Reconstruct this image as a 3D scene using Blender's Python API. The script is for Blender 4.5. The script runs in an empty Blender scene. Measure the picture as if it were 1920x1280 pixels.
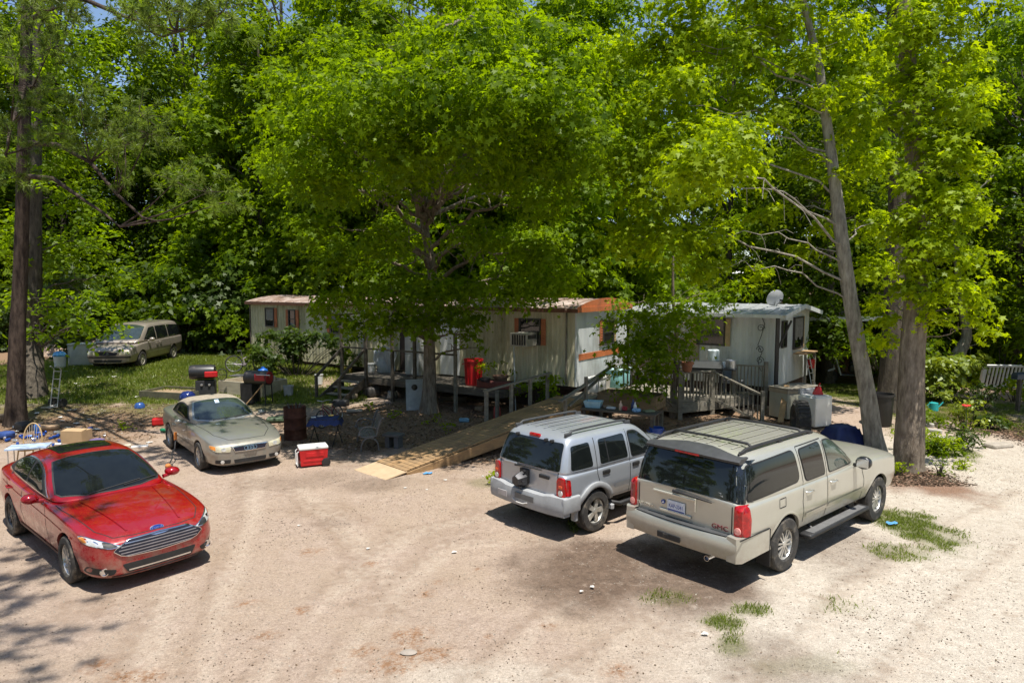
import bpy, bmesh, math, random
import numpy as np
from mathutils import Vector, Matrix
from mathutils.bvhtree import BVHTree
R = math.radians
rng = np.random.default_rng(7)
random.seed(7)
SC = bpy.context.scene
COL = SC.collection

# ---------------------------------------------------------------- camera, sky, sun, exposure
CAM_H, PITCH, FPX = 4.225, R(4.79), 1280.0
cam_d = bpy.data.cameras.new('camera'); cam = bpy.data.objects.new('camera', cam_d); COL.objects.link(cam)
cam.location = (0, 0, CAM_H); cam.rotation_euler = (R(90) - PITCH, 0, 0)
cam_d.sensor_width = 36; cam_d.lens = 36 * FPX / 1920; cam_d.clip_end = 3000; cam_d.clip_start = 0.1
SC.camera = cam
SUN = Vector((0.16, -0.25, 1.0)).normalized()
SUN_EL = math.asin(SUN.z); SUN_AZ = math.atan2(SUN.x, SUN.y)
w = bpy.data.worlds.new('World'); SC.world = w; w.use_nodes = True
nt = w.node_tree; nt.nodes.clear()
sky = nt.nodes.new('ShaderNodeTexSky'); sky.sky_type = 'NISHITA'; sky.sun_disc = False
sky.sun_elevation = SUN_EL; sky.sun_rotation = SUN_AZ; sky.air_density = 1.0; sky.dust_density = 0.6; sky.ozone_density = 2.0
bg = nt.nodes.new('ShaderNodeBackground'); bg.inputs[1].default_value = 0.115
wo = nt.nodes.new('ShaderNodeOutputWorld')
nt.links.new(sky.outputs[0], bg.inputs[0]); nt.links.new(bg.outputs[0], wo.inputs[0])
sl = bpy.data.lights.new('sun', 'SUN'); sl.energy = 5.0; sl.angle = R(0.5); sl.color = (1.0, 0.95, 0.86)
so = bpy.data.objects.new('sun', sl); COL.objects.link(so)
so.rotation_euler = (-SUN).to_track_quat('-Z', 'Y').to_euler(); so.location = (0, 0, 60)
SC.view_settings.view_transform = 'Standard'; SC.view_settings.look = 'None'; SC.view_settings.gamma = 1
SC.view_settings.exposure = 0.55; SC.view_settings.use_curve_mapping = False
SC.cycles.max_bounces = 8; SC.cycles.transparent_max_bounces = 8; SC.cycles.transmission_bounces = 5
SC.cycles.diffuse_bounces = 4; SC.cycles.glossy_bounces = 4
SC.cycles.sample_clamp_indirect = 4.0
SC.render.use_persistent_data = False

# ---------------------------------------------------------------- helpers
def sstep(a, b, x):
    t = np.clip((np.asarray(x, float) - a) / (b - a), 0, 1); return t * t * (3 - 2 * t)
def th(x, y):                                        # height of the ground
    return 0.25 * sstep(18.5, 22.5, y) + 0.60 * sstep(22.3, 27.5, y) * (1 - sstep(-5.5, -1.0, x))
def at(px, py, z=None, dz=0.0):                      # a point of the place seen at a pixel of the survey photo (z known, or on the ground)
    c, s = math.cos(PITCH), math.sin(PITCH)
    a = (px - 960) / FPX; b = (640 - py) / FPX
    d = (a, c + b * s, -s + b * c)
    zz = 0.0 if z is None else z
    for _ in range(14):
        t = (zz + dz - CAM_H) / d[2]
        if z is not None: break
        zz = float(th(d[0] * t, d[1] * t))
    return Vector((d[0] * t, d[1] * t, zz + dz))
def at_y(px, py, y):                                 # point at a known distance
    c, s = math.cos(PITCH), math.sin(PITCH)
    a = (px - 960) / FPX; b = (640 - py) / FPX
    t = y / (c + b * s)
    return Vector((a * t, y, CAM_H + (-s + b * c) * t))

def link_props(o, label=None, cat=None, group=None, kind=None):
    if label: o['label'] = label
    if cat: o['category'] = cat
    if group: o['group'] = group
    if kind: o['kind'] = kind
    return o
def empty(name, loc=(0, 0, 0), rz=0.0, label=None, cat=None, group=None):
    o = bpy.data.objects.new(name, None); COL.objects.link(o); o.location = loc; o.rotation_euler = (0, 0, rz)
    o.empty_display_size = 0.2
    return link_props(o, label, cat, group)
def kids(o):
    return [c for c in bpy.data.objects if c.parent == o]
def copy_tree(o, parent=None):
    c = o.copy(); COL.objects.link(c); c.parent = parent
    for ch in kids(o): copy_tree(ch, c)
    return c

# materials ------------------------------------------------------
MATS = {}
def mat(name, col, rough=0.6, metal=0.0, var=0.15, scale=6.0, bump=0.0, bscale=40.0, coat=0.0, col2=None, spec=None, dirt=None, dirt_amt=0.0, stretch=None):
    """procedural Principled: colour mottled by noise, optional second colour and dirt, noise bump"""
    if name in MATS: return MATS[name]
    m = bpy.data.materials.new(name); m.use_nodes = True; n = m.node_tree.nodes; l = m.node_tree.links
    p = n['Principled BSDF']
    p.inputs['Roughness'].default_value = rough; p.inputs['Metallic'].default_value = metal
    if coat: p.inputs['Coat Weight'].default_value = coat; p.inputs['Coat Roughness'].default_value = 0.04
    if spec is not None: p.inputs['Specular IOR Level'].default_value = spec
    tc = n.new('ShaderNodeTexCoord'); src = tc.outputs['Object']
    if stretch:
        mp = n.new('ShaderNodeMapping'); mp.inputs['Scale'].default_value = stretch; l.new(src, mp.inputs[0]); src = mp.outputs[0]
    no = n.new('ShaderNodeTexNoise'); no.inputs['Scale'].default_value = scale; no.inputs['Detail'].default_value = 5; no.inputs['Roughness'].default_value = 0.65
    l.new(src, no.inputs['Vector'])
    mr = n.new('ShaderNodeMapRange'); mr.inputs[1].default_value = 0.32; mr.inputs[2].default_value = 0.68; l.new(no.outputs[0], mr.inputs[0])
    mx = n.new('ShaderNodeMix'); mx.data_type = 'RGBA'; l.new(mr.outputs[0], mx.inputs[0])
    c2 = col2 or tuple(min(1, c * (1 + var)) for c in col); c1 = col if col2 else tuple(c * (1 - var) for c in col)
    mx.inputs[6].default_value = (*c1, 1); mx.inputs[7].default_value = (*c2, 1)
    out = mx.outputs[2]
    if dirt:
        n2 = n.new('ShaderNodeTexNoise'); n2.inputs['Scale'].default_value = scale * 0.45; n2.inputs['Detail'].default_value = 8; n2.inputs['Roughness'].default_value = 0.75
        l.new(src, n2.inputs['Vector'])
        m2 = n.new('ShaderNodeMapRange'); m2.inputs[1].default_value = 0.62 - 0.3 * dirt_amt; m2.inputs[2].default_value = 0.78 - 0.2 * dirt_amt; m2.inputs[4].default_value = 0.9; l.new(n2.outputs[0], m2.inputs[0])
        mm = n.new('ShaderNodeMix'); mm.data_type = 'RGBA'; l.new(m2.outputs[0], mm.inputs[0]); l.new(out, mm.inputs[6]); mm.inputs[7].default_value = (*dirt, 1); out = mm.outputs[2]
    l.new(out, p.inputs['Base Color'])
    if bump:
        nb = n.new('ShaderNodeTexNoise'); nb.inputs['Scale'].default_value = bscale; nb.inputs['Detail'].default_value = 4; l.new(src, nb.inputs['Vector'])
        b = n.new('ShaderNodeBump'); b.inputs['Strength'].default_value = bump; b.inputs['Distance'].default_value = 0.02; l.new(nb.outputs[0], b.inputs['Height']); l.new(b.outputs[0], p.inputs['Normal'])
    MATS[name] = m; return m

# mesh builder ---------------------------------------------------
class MB:
    def __init__(s): s.v = []; s.f = []; s.mi = []; s.M = Matrix.Identity(4)
    def add(s, vs, fs, mi=0, M=None):
        b = len(s.v); T = s.M @ M if M is not None else s.M
        s.v += [T @ Vector(v) for v in vs]; s.f += [[b + i for i in f] for f in fs]; s.mi += [mi] * len(fs); return s
    def box(s, c, d, mi=0, rz=0.0, rx=0.0, ry=0.0, b=0.0):
        hx, hy, hz = d[0] / 2, d[1] / 2, d[2] / 2
        M = Matrix.Translation(c) @ Matrix.Rotation(rz, 4, 'Z') @ Matrix.Rotation(ry, 4, 'Y') @ Matrix.Rotation(rx, 4, 'X')
        if b <= 0:
            vs = [(x, y, z) for x in (-hx, hx) for y in (-hy, hy) for z in (-hz, hz)]
            fs = [(0, 1, 3, 2), (4, 6, 7, 5), (0, 4, 5, 1), (2, 3, 7, 6), (0, 2, 6, 4), (1, 5, 7, 3)]
            return s.add(vs, fs, mi, M)
        b = min(b, hx * .9, hy * .9, hz * .9); bm = bmesh.new(); bmesh.ops.create_cube(bm, size=1)
        for v in bm.verts: v.co = Vector((v.co.x * d[0], v.co.y * d[1], v.co.z * d[2]))
        bmesh.ops.bevel(bm, geom=bm.edges[:], offset=b, segments=2, affect='EDGES', profile=0.5)
        bm.verts.index_update(); vs = [v.co.copy() for v in bm.verts]; fs = [[v.index for v in f.verts] for f in bm.faces]; bm.free()
        return s.add(vs, fs, mi, M)
    def beam(s, a, b, wd, ht, mi=0, bev=0.0):        # box from a to b
        a = Vector(a); b = Vector(b); d = b - a; L = d.length; q = d.to_track_quat('X', 'Z')
        sub = MB(); sub.box((0, 0, 0), (L, wd, ht), 0, b=bev)
        return s.add(sub.v, sub.f, mi, Matrix.Translation((a + b) / 2) @ q.to_matrix().to_4x4())
    def tube(s, pts, rad, n=8, mi=0, cap=True):
        pts = [Vector(p) for p in pts]; k = len(pts); rad = rad if hasattr(rad, '__len__') else [rad] * k
        vs = []; fs = []; up = None
        for i, p in enumerate(pts):
            t = (pts[min(i + 1, k - 1)] - pts[max(i - 1, 0)]).normalized()
            if up is None: up = Vector((0, 0, 1)) if abs(t.z) < .9 else Vector((1, 0, 0))
            u = (up - t * up.dot(t)).normalized(); vv = t.cross(u); up = u
            for j in range(n):
                a = 2 * math.pi * j / n; vs.append(p + (u * math.cos(a) + vv * math.sin(a)) * rad[i])
        for i in range(k - 1):
            for j in range(n):
                fs.append((i * n + j, i * n + (j + 1) % n, (i + 1) * n + (j + 1) % n, (i + 1) * n + j))
        if cap: fs.append(list(range(n))[::-1]); fs.append([(k - 1) * n + j for j in range(n)])
        return s.add(vs, fs, mi)
    def lathe(s, prof, n=24, mi=0, M=None, close=False):   # prof: (r, z) about Z
        vs = []; fs = []; k = len(prof)
        for r, z in prof:
            for j in range(n):
                a = 2 * math.pi * j / n; vs.append((r * math.cos(a), r * math.sin(a), z))
        for i in range(k if close else k - 1):
            for j in range(n):
                i2 = (i + 1) % k
                fs.append((i * n + j, i * n + (j + 1) % n, i2 * n + (j + 1) % n, i2 * n + j))
        if not close:
            if prof[0][0] > 1e-4: fs.append([j for j in range(n)][::-1])
            if prof[-1][0] > 1e-4: fs.append([(k - 1) * n + j for j in range(n)])
        return s.add(vs, fs, mi, M)
    def prism(s, poly, t, mi=0, M=None):                # poly in XY extruded by t in Z, centred
        k = len(poly); vs = [(x, y, -t / 2) for x, y in poly] + [(x, y, t / 2) for x, y in poly]
        fs = [list(range(k))[::-1], [k + i for i in range(k)]] + [(i, (i + 1) % k, k + (i + 1) % k, k + i) for i in range(k)]
        return s.add(vs, fs, mi, M)
    def build(s, name, mats, parent=None, smooth=False, ang=40):
        me = bpy.data.meshes.new(name); me.from_pydata([tuple(v) for v in s.v], [], s.f)
        mats = mats if isinstance(mats, (list, tuple)) else [mats]
        for m in mats: me.materials.append(m)
        me.polygons.foreach_set('material_index', s.mi)
        bm = bmesh.new(); bm.from_mesh(me); bmesh.ops.recalc_face_normals(bm, faces=bm.faces[:])
        if smooth:
            for f in bm.faces: f.smooth = True
            for e in bm.edges:
                if len(e.link_faces) == 2 and e.calc_face_angle(0) > R(ang): e.smooth = False
        bm.to_mesh(me); bm.free()
        o = bpy.data.objects.new(name, me); COL.objects.link(o); o.parent = parent; return o
def np_mesh(name, V, loops, starts, mats, mi=None, smooth=False, attrs=None, parent=None):
    me = bpy.data.meshes.new(name); V = np.ascontiguousarray(V, np.float32)
    me.vertices.add(len(V)); me.vertices.foreach_set('co', V.ravel())
    me.loops.add(len(loops)); me.loops.foreach_set('vertex_index', np.ascontiguousarray(loops, np.int32))
    me.polygons.add(len(starts)); me.polygons.foreach_set('loop_start', np.ascontiguousarray(starts, np.int32))
    for m in (mats if isinstance(mats, (list, tuple)) else [mats]): me.materials.append(m)
    if mi is not None: me.polygons.foreach_set('material_index', np.ascontiguousarray(mi, np.int32))
    for k, a in (attrs or {}).items():
        at_ = me.attributes.new(k, 'FLOAT', 'POINT'); at_.data.foreach_set('value', np.ascontiguousarray(a, np.float32))
    me.update(calc_edges=True); me.validate()
    if smooth: me.polygons.foreach_set('use_smooth', np.ones(len(starts), bool))
    if name is not None and parent != 'data':
        o = bpy.data.objects.new(name, me); COL.objects.link(o); o.parent = parent; return o
    return me
def MX(loc=(0, 0, 0), rz=0, rx=0, ry=0, sc=1):
    return Matrix.Translation(loc) @ Matrix.Rotation(rz, 4, 'Z') @ Matrix.Rotation(ry, 4, 'Y') @ Matrix.Rotation(rx, 4, 'X') @ Matrix.Scale(sc, 4)
def text_mesh(name, s, size, depth, m, parent, M, sx=1.0):
    cu = bpy.data.curves.new(name, 'FONT'); cu.body = s; cu.size = size; cu.extrude = depth; cu.align_x = 'CENTER'; cu.align_y = 'CENTER'; cu.resolution_u = 2
    t = bpy.data.objects.new(name, cu); COL.objects.link(t); dg = bpy.context.evaluated_depsgraph_get()
    me = bpy.data.meshes.new_from_object(t.evaluated_get(dg)); bpy.data.objects.remove(t); me.name = name
    me.transform(M @ Matrix.Diagonal((sx, 1, 1, 1))); me.materials.clear(); me.materials.append(m)
    o = bpy.data.objects.new(name, me); COL.objects.link(o); o.parent = parent; return o
# value noise in numpy ---------------------------------------------
_tab = rng.random((256, 256))
def vnoise(x, y):
    xi = np.floor(x).astype(int); yi = np.floor(y).astype(int); fx = x - xi; fy = y - yi
    fx = fx * fx * (3 - 2 * fx); fy = fy * fy * (3 - 2 * fy)
    g = lambda a, b: _tab[a & 255, b & 255]
    return (g(xi, yi) * (1 - fx) + g(xi + 1, yi) * fx) * (1 - fy) + (g(xi, yi + 1) * (1 - fx) + g(xi + 1, yi + 1) * fx) * fy
def fbm(x, y, o=4):
    s = 0; a = .5; t = 0
    for i in range(o): s = s + a * vnoise(x * 2 ** i + 17 * i, y * 2 ** i + 31 * i); t += a; a *= .5
    return s / t

# ---------------------------------------------------------------- ground
def ell(X, Y, px, py, rx, ry, soft=.35, amp=.55, fr=1.3):
    """soft-edged, noise-frayed patch of ground centred where survey pixel (px,py) lies, radii given in survey pixels"""
    c = at(px, py); ax = abs(at(px + rx, py).x - c.x); ay = abs(at(px, py - ry).y - at(px, py + ry).y) / 2
    d = np.sqrt(((X - c.x) / ax) ** 2 + ((Y - c.y) / ay) ** 2) + amp * (fbm(X * fr, Y * fr, 5) - .5) * 2
    return 1 - sstep(1 - soft, 1 + soft, d)
def mx(*a):
    r = a[0]
    for b in a[1:]: r = np.maximum(r, b)
    return r
def m_grass(X, Y):
    lawn = ell(X, Y, 330, 690, 330, 34, .3, .5) ; lawn2 = ell(X, Y, 560, 720, 130, 24, .3, .5)
    g = mx(lawn, lawn2, ell(X, Y, 1640, 742, 90, 34), ell(X, Y, 1800, 760, 60, 40) * .8, ell(X, Y, 1715, 988, 56, 32, .55, .8, 2.2), ell(X, Y, 1690, 1035, 60, 14, .5, .9, 2.5) * .55,
           ell(X, Y, 1345, 1165, 40, 16, .5, .7, 2.5), ell(X, Y, 1410, 1140, 30, 10, .5, .8, 2.5), ell(X, Y, 1375, 1205, 26, 22, .5, .8, 2.5) * .8,
           ell(X, Y, 1250, 1118, 40, 12, .5, .8, 2.5) * .4, ell(X, Y, 1915, 770, 40, 18), ell(X, Y, 1075, 985, 14, 10), ell(X, Y, 910, 905, 30, 10) * .5,
           ell(X, Y, 1740, 830, 40, 26) * .7, ell(X, Y, 1500, 1245, 90, 16, .5, .9, 2.5) * .3, ell(X, Y, 1450, 1250, 40, 20, .5, .9, 2.5) * .3, ell(X, Y, 1570, 1135, 50, 16, .5, .9, 2.5) * .22, sstep(38, 44, Y) * .25)
    return np.clip(g, 0, 1)
def m_litter(X, Y):
    return np.clip(mx(ell(X, Y, 130, 790, 230, 42, .3), ell(X, Y, 700, 800, 190, 44, .3), ell(X, Y, 1000, 800, 200, 60, .3), ell(X, Y, 1350, 800, 200, 50, .3), sstep(24, 27, Y)), 0, 1)
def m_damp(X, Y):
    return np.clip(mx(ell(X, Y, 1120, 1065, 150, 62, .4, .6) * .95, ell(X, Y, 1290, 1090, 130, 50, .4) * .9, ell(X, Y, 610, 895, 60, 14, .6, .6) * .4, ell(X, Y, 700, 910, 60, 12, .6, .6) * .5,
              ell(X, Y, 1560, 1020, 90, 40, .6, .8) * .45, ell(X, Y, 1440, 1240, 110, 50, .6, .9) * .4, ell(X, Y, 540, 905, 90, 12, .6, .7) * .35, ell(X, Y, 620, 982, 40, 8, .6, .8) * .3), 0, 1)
def m_rust(X, Y):
    r = [ell(X, Y, px, py, rx, ry, .4, .7, 4) for px, py, rx, ry in ((770, 1192, 36, 16), (740, 1240, 52, 24), (800, 1225, 50, 14), (690, 1218, 24, 10), (500, 1190, 24, 9), (180, 1250, 24, 14), (250, 1270, 50, 14),
         (1160, 1256, 26, 16), (820, 1090, 12, 6), (800, 1112, 12, 6), (1030, 1172, 14, 7), (560, 1145, 14, 7), (460, 1130, 18, 6), (700, 1055, 14, 6), (580, 1035, 22, 7), (900, 1065, 10, 5), (910, 1195, 14, 7), (640, 1255, 14, 12))]
    return np.clip(mx(*r), 0, 1)
def m_pale(X, Y):
    return np.clip(mx(sstep(0.2, 3.5, X - (Y - 9) * .25 + 1.6 * (fbm(X * .5, Y * .5) - .5)) * (1 - sstep(17.5, 20, Y)), ell(X, Y, 1900, 960, 60, 40), ell(X, Y, 900, 1270, 160, 30, .6) * .7), 0, 1)
def m_mulch(X, Y):
    return np.clip(mx(ell(X, Y, 1740, 905, 90, 34, .3, .5), ell(X, Y, 1850, 790, 60, 44, .3, .5), ell(X, Y, 1600, 930, 40, 20) * .5), 0, 1)
TRACKS = [((480, 1290), (620, 1120), (760, 1000), (960, 960)), ((610, 1290), (720, 1130), (850, 1020), (1060, 1010)), ((900, 1290), (1000, 1180), (1130, 1090), (1240, 1040)), ((1060, 1290), (1180, 1190), (1300, 1120), (1420, 1075)), ((1420, 1290), (1600, 1110), (1760, 1000), (1925, 920)), ((1660, 1290), (1780, 1150), (1925, 1020)), ((380, 1290), (420, 1120), (470, 980), (480, 880)), ((250, 1290), (300, 1180), (330, 1080)), ((780, 1290), (740, 1100), (640, 980), (560, 920))]
def m_track(X, Y, wd=.13):
    r = np.zeros_like(X)
    for t in TRACKS:
        P = [at(*p) for p in t]; d = np.full_like(X, 99.)
        wob_ = .35 * (fbm(X * .6, Y * .6, 2) - .5)
        for a, b in zip(P[:-1], P[1:]):
            ux, uy = b.x - a.x, b.y - a.y; L2 = ux * ux + uy * uy; q = np.clip(((X - a.x) * ux + (Y - a.y) * uy) / L2, 0, 1); d = np.minimum(d, np.hypot(X - a.x - q * ux, Y - a.y - q * uy) + 0 * wob_)
        r = np.maximum(r, 1 - sstep(wd * .7, wd * 1.7, np.abs(d + wob_)))
    return r
def m_scuff(X, Y):
    return np.clip(mx(sstep(.50, .66, fbm(X * .55 + 3, Y * .8, 4)) * (1 - .75 * m_pale(X, Y)), m_track(X + .25, Y, .10) * .8), 0, 1)
def build_ground():
    gx = np.concatenate([[-600, -250, -120, -70], np.arange(-45, -16, .5), np.arange(-16, 16, .10), np.arange(16, 45, .5), [70, 120, 250, 600]])
    gy = np.concatenate([[-300, -100, -40, -15, -5, 0, 3], np.arange(5, 26, .10), np.arange(26, 46, .4), np.arange(46, 80, 3), [100, 150, 300, 700]])
    X, Y = np.meshgrid(gx, gy); ny, nx = X.shape
    Z = th(X, Y) + .05 * (fbm(X * .35, Y * .35, 3) - .5) + .018 * (fbm(X * 2.2, Y * 2.2, 3) - .5)
    V = np.stack([X.ravel(), Y.ravel(), Z.ravel()], 1)
    i = (np.arange(ny - 1)[:, None] * nx + np.arange(nx - 1)[None]).ravel()
    q = np.stack([i, i + 1, i + 1 + nx, i + nx], 1)
    A = {'track': m_track, 'scuff': m_scuff, 'grass': m_grass, 'litter': m_litter, 'damp': m_damp, 'rust': m_rust, 'pale': m_pale, 'mulch': m_mulch}
    m = bpy.data.materials.new('dirt ground'); m.use_nodes = True; n = m.node_tree.nodes; l = m.node_tree.links; p = n['Principled BSDF']
    p.inputs['Roughness'].default_value = .95; p.inputs['Specular IOR Level'].default_value = .15
    geo = n.new('ShaderNodeNewGeometry')
    def noise(sc, det=6, ro=.65):
        t = n.new('ShaderNodeTexNoise'); t.inputs['Scale'].default_value = sc; t.inputs['Detail'].default_value = det; t.inputs['Roughness'].default_value = ro; l.new(geo.outputs['Position'], t.inputs['Vector']); return t.outputs[0]
    def rmp(v, a, b, c=0., d=1.):
        t = n.new('ShaderNodeMapRange'); t.inputs[1].default_value = a; t.inputs[2].default_value = b; t.inputs[3].default_value = c; t.inputs[4].default_value = d; l.new(v, t.inputs[0]); return t.outputs[0]
    def mix(f, a, b):
        t = n.new('ShaderNodeMix'); t.data_type = 'RGBA'
        for s, v in ((0, f), (6, a), (7, b)):
            if isinstance(v, tuple): t.inputs[s].default_value = (*v, 1)
            elif isinstance(v, float): t.inputs[s].default_value = v
            else: l.new(v, t.inputs[s])
        return t.outputs[2]
    def mul(a, b):
        t = n.new('ShaderNodeMath'); t.operation = 'MULTIPLY'
        for s, v in ((0, a), (1, b)):
            if isinstance(v, float): t.inputs[s].default_value = v
            else: l.new(v, t.inputs[s])
        return t.outputs[0]
    def attr(k): t = n.new('ShaderNodeAttribute'); t.attribute_name = k; return t.outputs['Fac']
    big = noise(.7, 5); mid = noise(5, 8, .7); fine = noise(45, 4, .7); grit = noise(140, 2, .6)
    tan = mix(rmp(mid, .3, .7), (.30, .226, .176), (.47, .372, .305))
    tan = mix(rmp(big, .35, .65), tan, mix(rmp(fine, .3, .7), (.36, .275, .205), (.40, .315, .245)))
    pale = mix(rmp(mid, .3, .7), (.43, .375, .31), (.60, .545, .465))
    c = mix(attr('pale'), tan, pale)
    c = mix(rmp(grit, .50, .70, 0., .65), c, (.22, .155, .11))
    c = mix(mul(rmp(noise(2.3, 8, .75), .56, .70), .55), c, (.27, .185, .125))
    c = mix(mul(rmp(noise(11, 6, .75), .62, .74), .7), c, (.24, .15, .09))
    c = mix(rmp(noise(230, 1), .66, .74, 0., .6), c, (.66, .62, .55))
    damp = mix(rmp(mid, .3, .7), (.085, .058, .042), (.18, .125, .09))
    tk = attr('track'); c = mix(mul(tk, rmp(noise(7, 7, .75), .38, .60, 0., .55)), c, (.50, .42, .34)); c = mix(mul(attr('scuff'), rmp(noise(6, 8, .8), .42, .58, 0., .6)), c, (.21, .145, .10))
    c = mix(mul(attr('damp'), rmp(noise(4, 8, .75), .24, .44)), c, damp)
    rust = mix(rmp(mid, .3, .7), (.20, .105, .055), (.33, .20, .12)); c = mix(mul(attr('rust'), rmp(noise(9, 8, .8), .44, .56)), c, rust)
    lit = mix(rmp(fine, .35, .65), (.13, .078, .045), (.32, .215, .135)); lit = mix(rmp(mid, .4, .6), lit, (.24, .145, .085))
    c = mix(mul(attr('litter'), .9), c, lit)
    mul_ = mix(rmp(fine, .35, .65), (.12, .06, .035), (.30, .18, .12)); c = mix(mul(attr('mulch'), .92), c, mul_)
    gr = mix(rmp(fine, .35, .65), (.05, .065, .015), (.14, .15, .04)); c = mix(mul(attr('grass'), .8), c, gr)
    def scale_(c, f, lo, hi):
        t = n.new('ShaderNodeVectorMath'); t.operation = 'SCALE'; l.new(c, t.inputs[0]); l.new(rmp(f, .28, .72, lo, hi), t.inputs[3]); return t.outputs[0]
    c = scale_(c, noise(24, 7, .8), .66, 1.30); c = scale_(c, noise(80, 4, .75), .75, 1.22)
    l.new(c, p.inputs['Base Color'])
    ad = n.new('ShaderNodeMath'); ad.operation = 'ADD'; l.new(mul(fine, .6), ad.inputs[0]); l.new(mul(mid, 1.4), ad.inputs[1])
    b = n.new('ShaderNodeBump'); b.inputs['Strength'].default_value = .85; b.inputs['Distance'].default_value = .04; l.new(ad.outputs[0], b.inputs['Height']); l.new(b.outputs[0], p.inputs['Normal'])
    o = np_mesh('ground', V, q.ravel(), np.arange(len(q)) * 4, m, smooth=True, attrs={k: f(X.ravel(), Y.ravel()) for k, f in A.items()})
    o['kind'] = 'structure'; return o
build_ground()

# ---------------------------------------------------------------- vehicles
def evald(o):
    dg = bpy.context.evaluated_depsgraph_get(); return bpy.data.meshes.new_from_object(o.evaluated_get(dg))
def paint(name, col, metal=.45, rough=.32, dust=(.45, .38, .3), amt=.10):
    if name in MATS: return MATS[name]
    m = mat(name, col, rough, metal, .05, 1.5, coat=.9, dirt=dust, dirt_amt=amt); n = m.node_tree.nodes; l = m.node_tree.links; p = n['Principled BSDF']
    src = p.inputs['Base Color'].links[0].from_socket; tc = n.new('ShaderNodeTexCoord'); sx = n.new('ShaderNodeSeparateXYZ'); l.new(tc.outputs['Object'], sx.inputs[0])   # dried mud splashed up the sills
    z = n.new('ShaderNodeMapRange'); z.inputs[1].default_value = .85; z.inputs[2].default_value = .25; l.new(sx.outputs[2], z.inputs[0])
    no = n.new('ShaderNodeTexNoise'); no.inputs['Scale'].default_value = 7; no.inputs['Detail'].default_value = 8; no.inputs['Roughness'].default_value = .75; l.new(tc.outputs['Object'], no.inputs['Vector'])
    r = n.new('ShaderNodeMapRange'); r.inputs[1].default_value = .38; r.inputs[2].default_value = .62; l.new(no.outputs[0], r.inputs[0])
    f = n.new('ShaderNodeMath'); f.operation = 'MULTIPLY'; l.new(z.outputs[0], f.inputs[0]); l.new(r.outputs[0], f.inputs[1]); g = n.new('ShaderNodeMath'); g.operation = 'MULTIPLY'; l.new(f.outputs[0], g.inputs[0]); g.inputs[1].default_value = .75
    x = n.new('ShaderNodeMix'); x.data_type = 'RGBA'; l.new(g.outputs[0], x.inputs[0]); l.new(src, x.inputs[6]); x.inputs[7].default_value = (.36, .28, .21, 1); l.new(x.outputs[2], p.inputs['Base Color'])
    q = n.new('ShaderNodeMapRange'); q.inputs[3].default_value = rough; q.inputs[4].default_value = .85; l.new(g.outputs[0], q.inputs[0]); l.new(q.outputs[0], p.inputs['Roughness'])
    c = n.new('ShaderNodeMapRange'); c.inputs[3].default_value = .9; c.inputs[4].default_value = .05; l.new(g.outputs[0], c.inputs[0]); l.new(c.outputs[0], p.inputs['Coat Weight']); return m
M_BLK = mat('black plastic', (.018, .018, .019), .55, var=.3)
M_RUB = mat('tyre rubber', (.035, .033, .031), .85, var=.35, scale=14, bump=.15, dirt=(.2, .17, .13), dirt_amt=.35)
M_GLS = mat('dark car glass', (.008, .010, .010), .03, var=.2, spec=.5)
M_GLG = mat('greenish windscreen glass', (.030, .042, .038), .05, var=.3, scale=2.5, coat=.6, spec=.6)
M_CHR = mat('chrome', (.72, .72, .74), .15, 1.0, .05)
M_ALU = mat('alloy rim', (.62, .61, .58), .32, .7, .08, dirt=(.25, .2, .15), dirt_amt=.2)
M_RED = mat('red lamp lens', (.34, .003, .005), .12, var=.45, scale=16, coat=.5)
M_WHL = mat('clear lamp lens', (.66, .66, .64), .1, .35, .2, 14, coat=.8)
M_CRM = mat('hazed headlamp lens', (.62, .58, .42), .2, .15, .15, 8, coat=.5)
M_AMB = mat('amber lens', (.75, .26, .03), .15, var=.15, coat=.6)
M_PNK = mat('pale red reverse lens', (.75, .30, .27), .15, var=.2, coat=.6)
M_WELL = mat('wheel well', (.012, .011, .010), .9)
M_SEAM = mat('panel gap', (.012, .012, .012), .8)

def ring_pts(z, xr, xf, wr, wf, bf, br, cs=.10):
    h = [(xf + bf, 0), (xf + bf * .78, .45 * wf), (xf, .86 * wf), (xf - cs, wf)]
    for t in (.3, .7): h.append((xf + (xr - xf) * t, wf + (wr - wf) * t + .018))
    h += [(xr + cs, wr), (xr, .86 * wr), (xr - br * .78, .45 * wr), (xr - br, 0)]
    p = h + [(x, -y) for x, y in h[-2:0:-1]]
    return [(x, y, z) for x, y in p]
def greenhouse(rings, cs=.10, bf=.07, br=.05):
    P = [ring_pts(z, xr, xf, wr, wf, bf * (1 if i < len(rings) - 1 else .6), br * (1 if i < len(rings) - 1 else .6), cs * (1 if i < len(rings) - 2 else 1.5)) for i, (z, xr, xf, wr, wf) in enumerate(rings)]
    n = len(P[0]); vs = sum(P, []); fs = []
    for i in range(len(P) - 1):
        for j in range(n): fs.append((i * n + j, i * n + (j + 1) % n, (i + 1) * n + (j + 1) % n, (i + 1) * n + j))
    b = (len(P) - 1) * n; k = n // 2
    for j in range(k):                                  # top: quads across
        a, c, d, e = j, j + 1, (n - j - 1) % n, (n - j) % n
        q = [b + a, b + c] + ([b + d] if d != c else []) + ([b + e] if e != a else [])
        if len(set(q)) >= 3: fs.append(q)
    fs.append(list(range(n))[::-1]); return vs, fs
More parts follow.
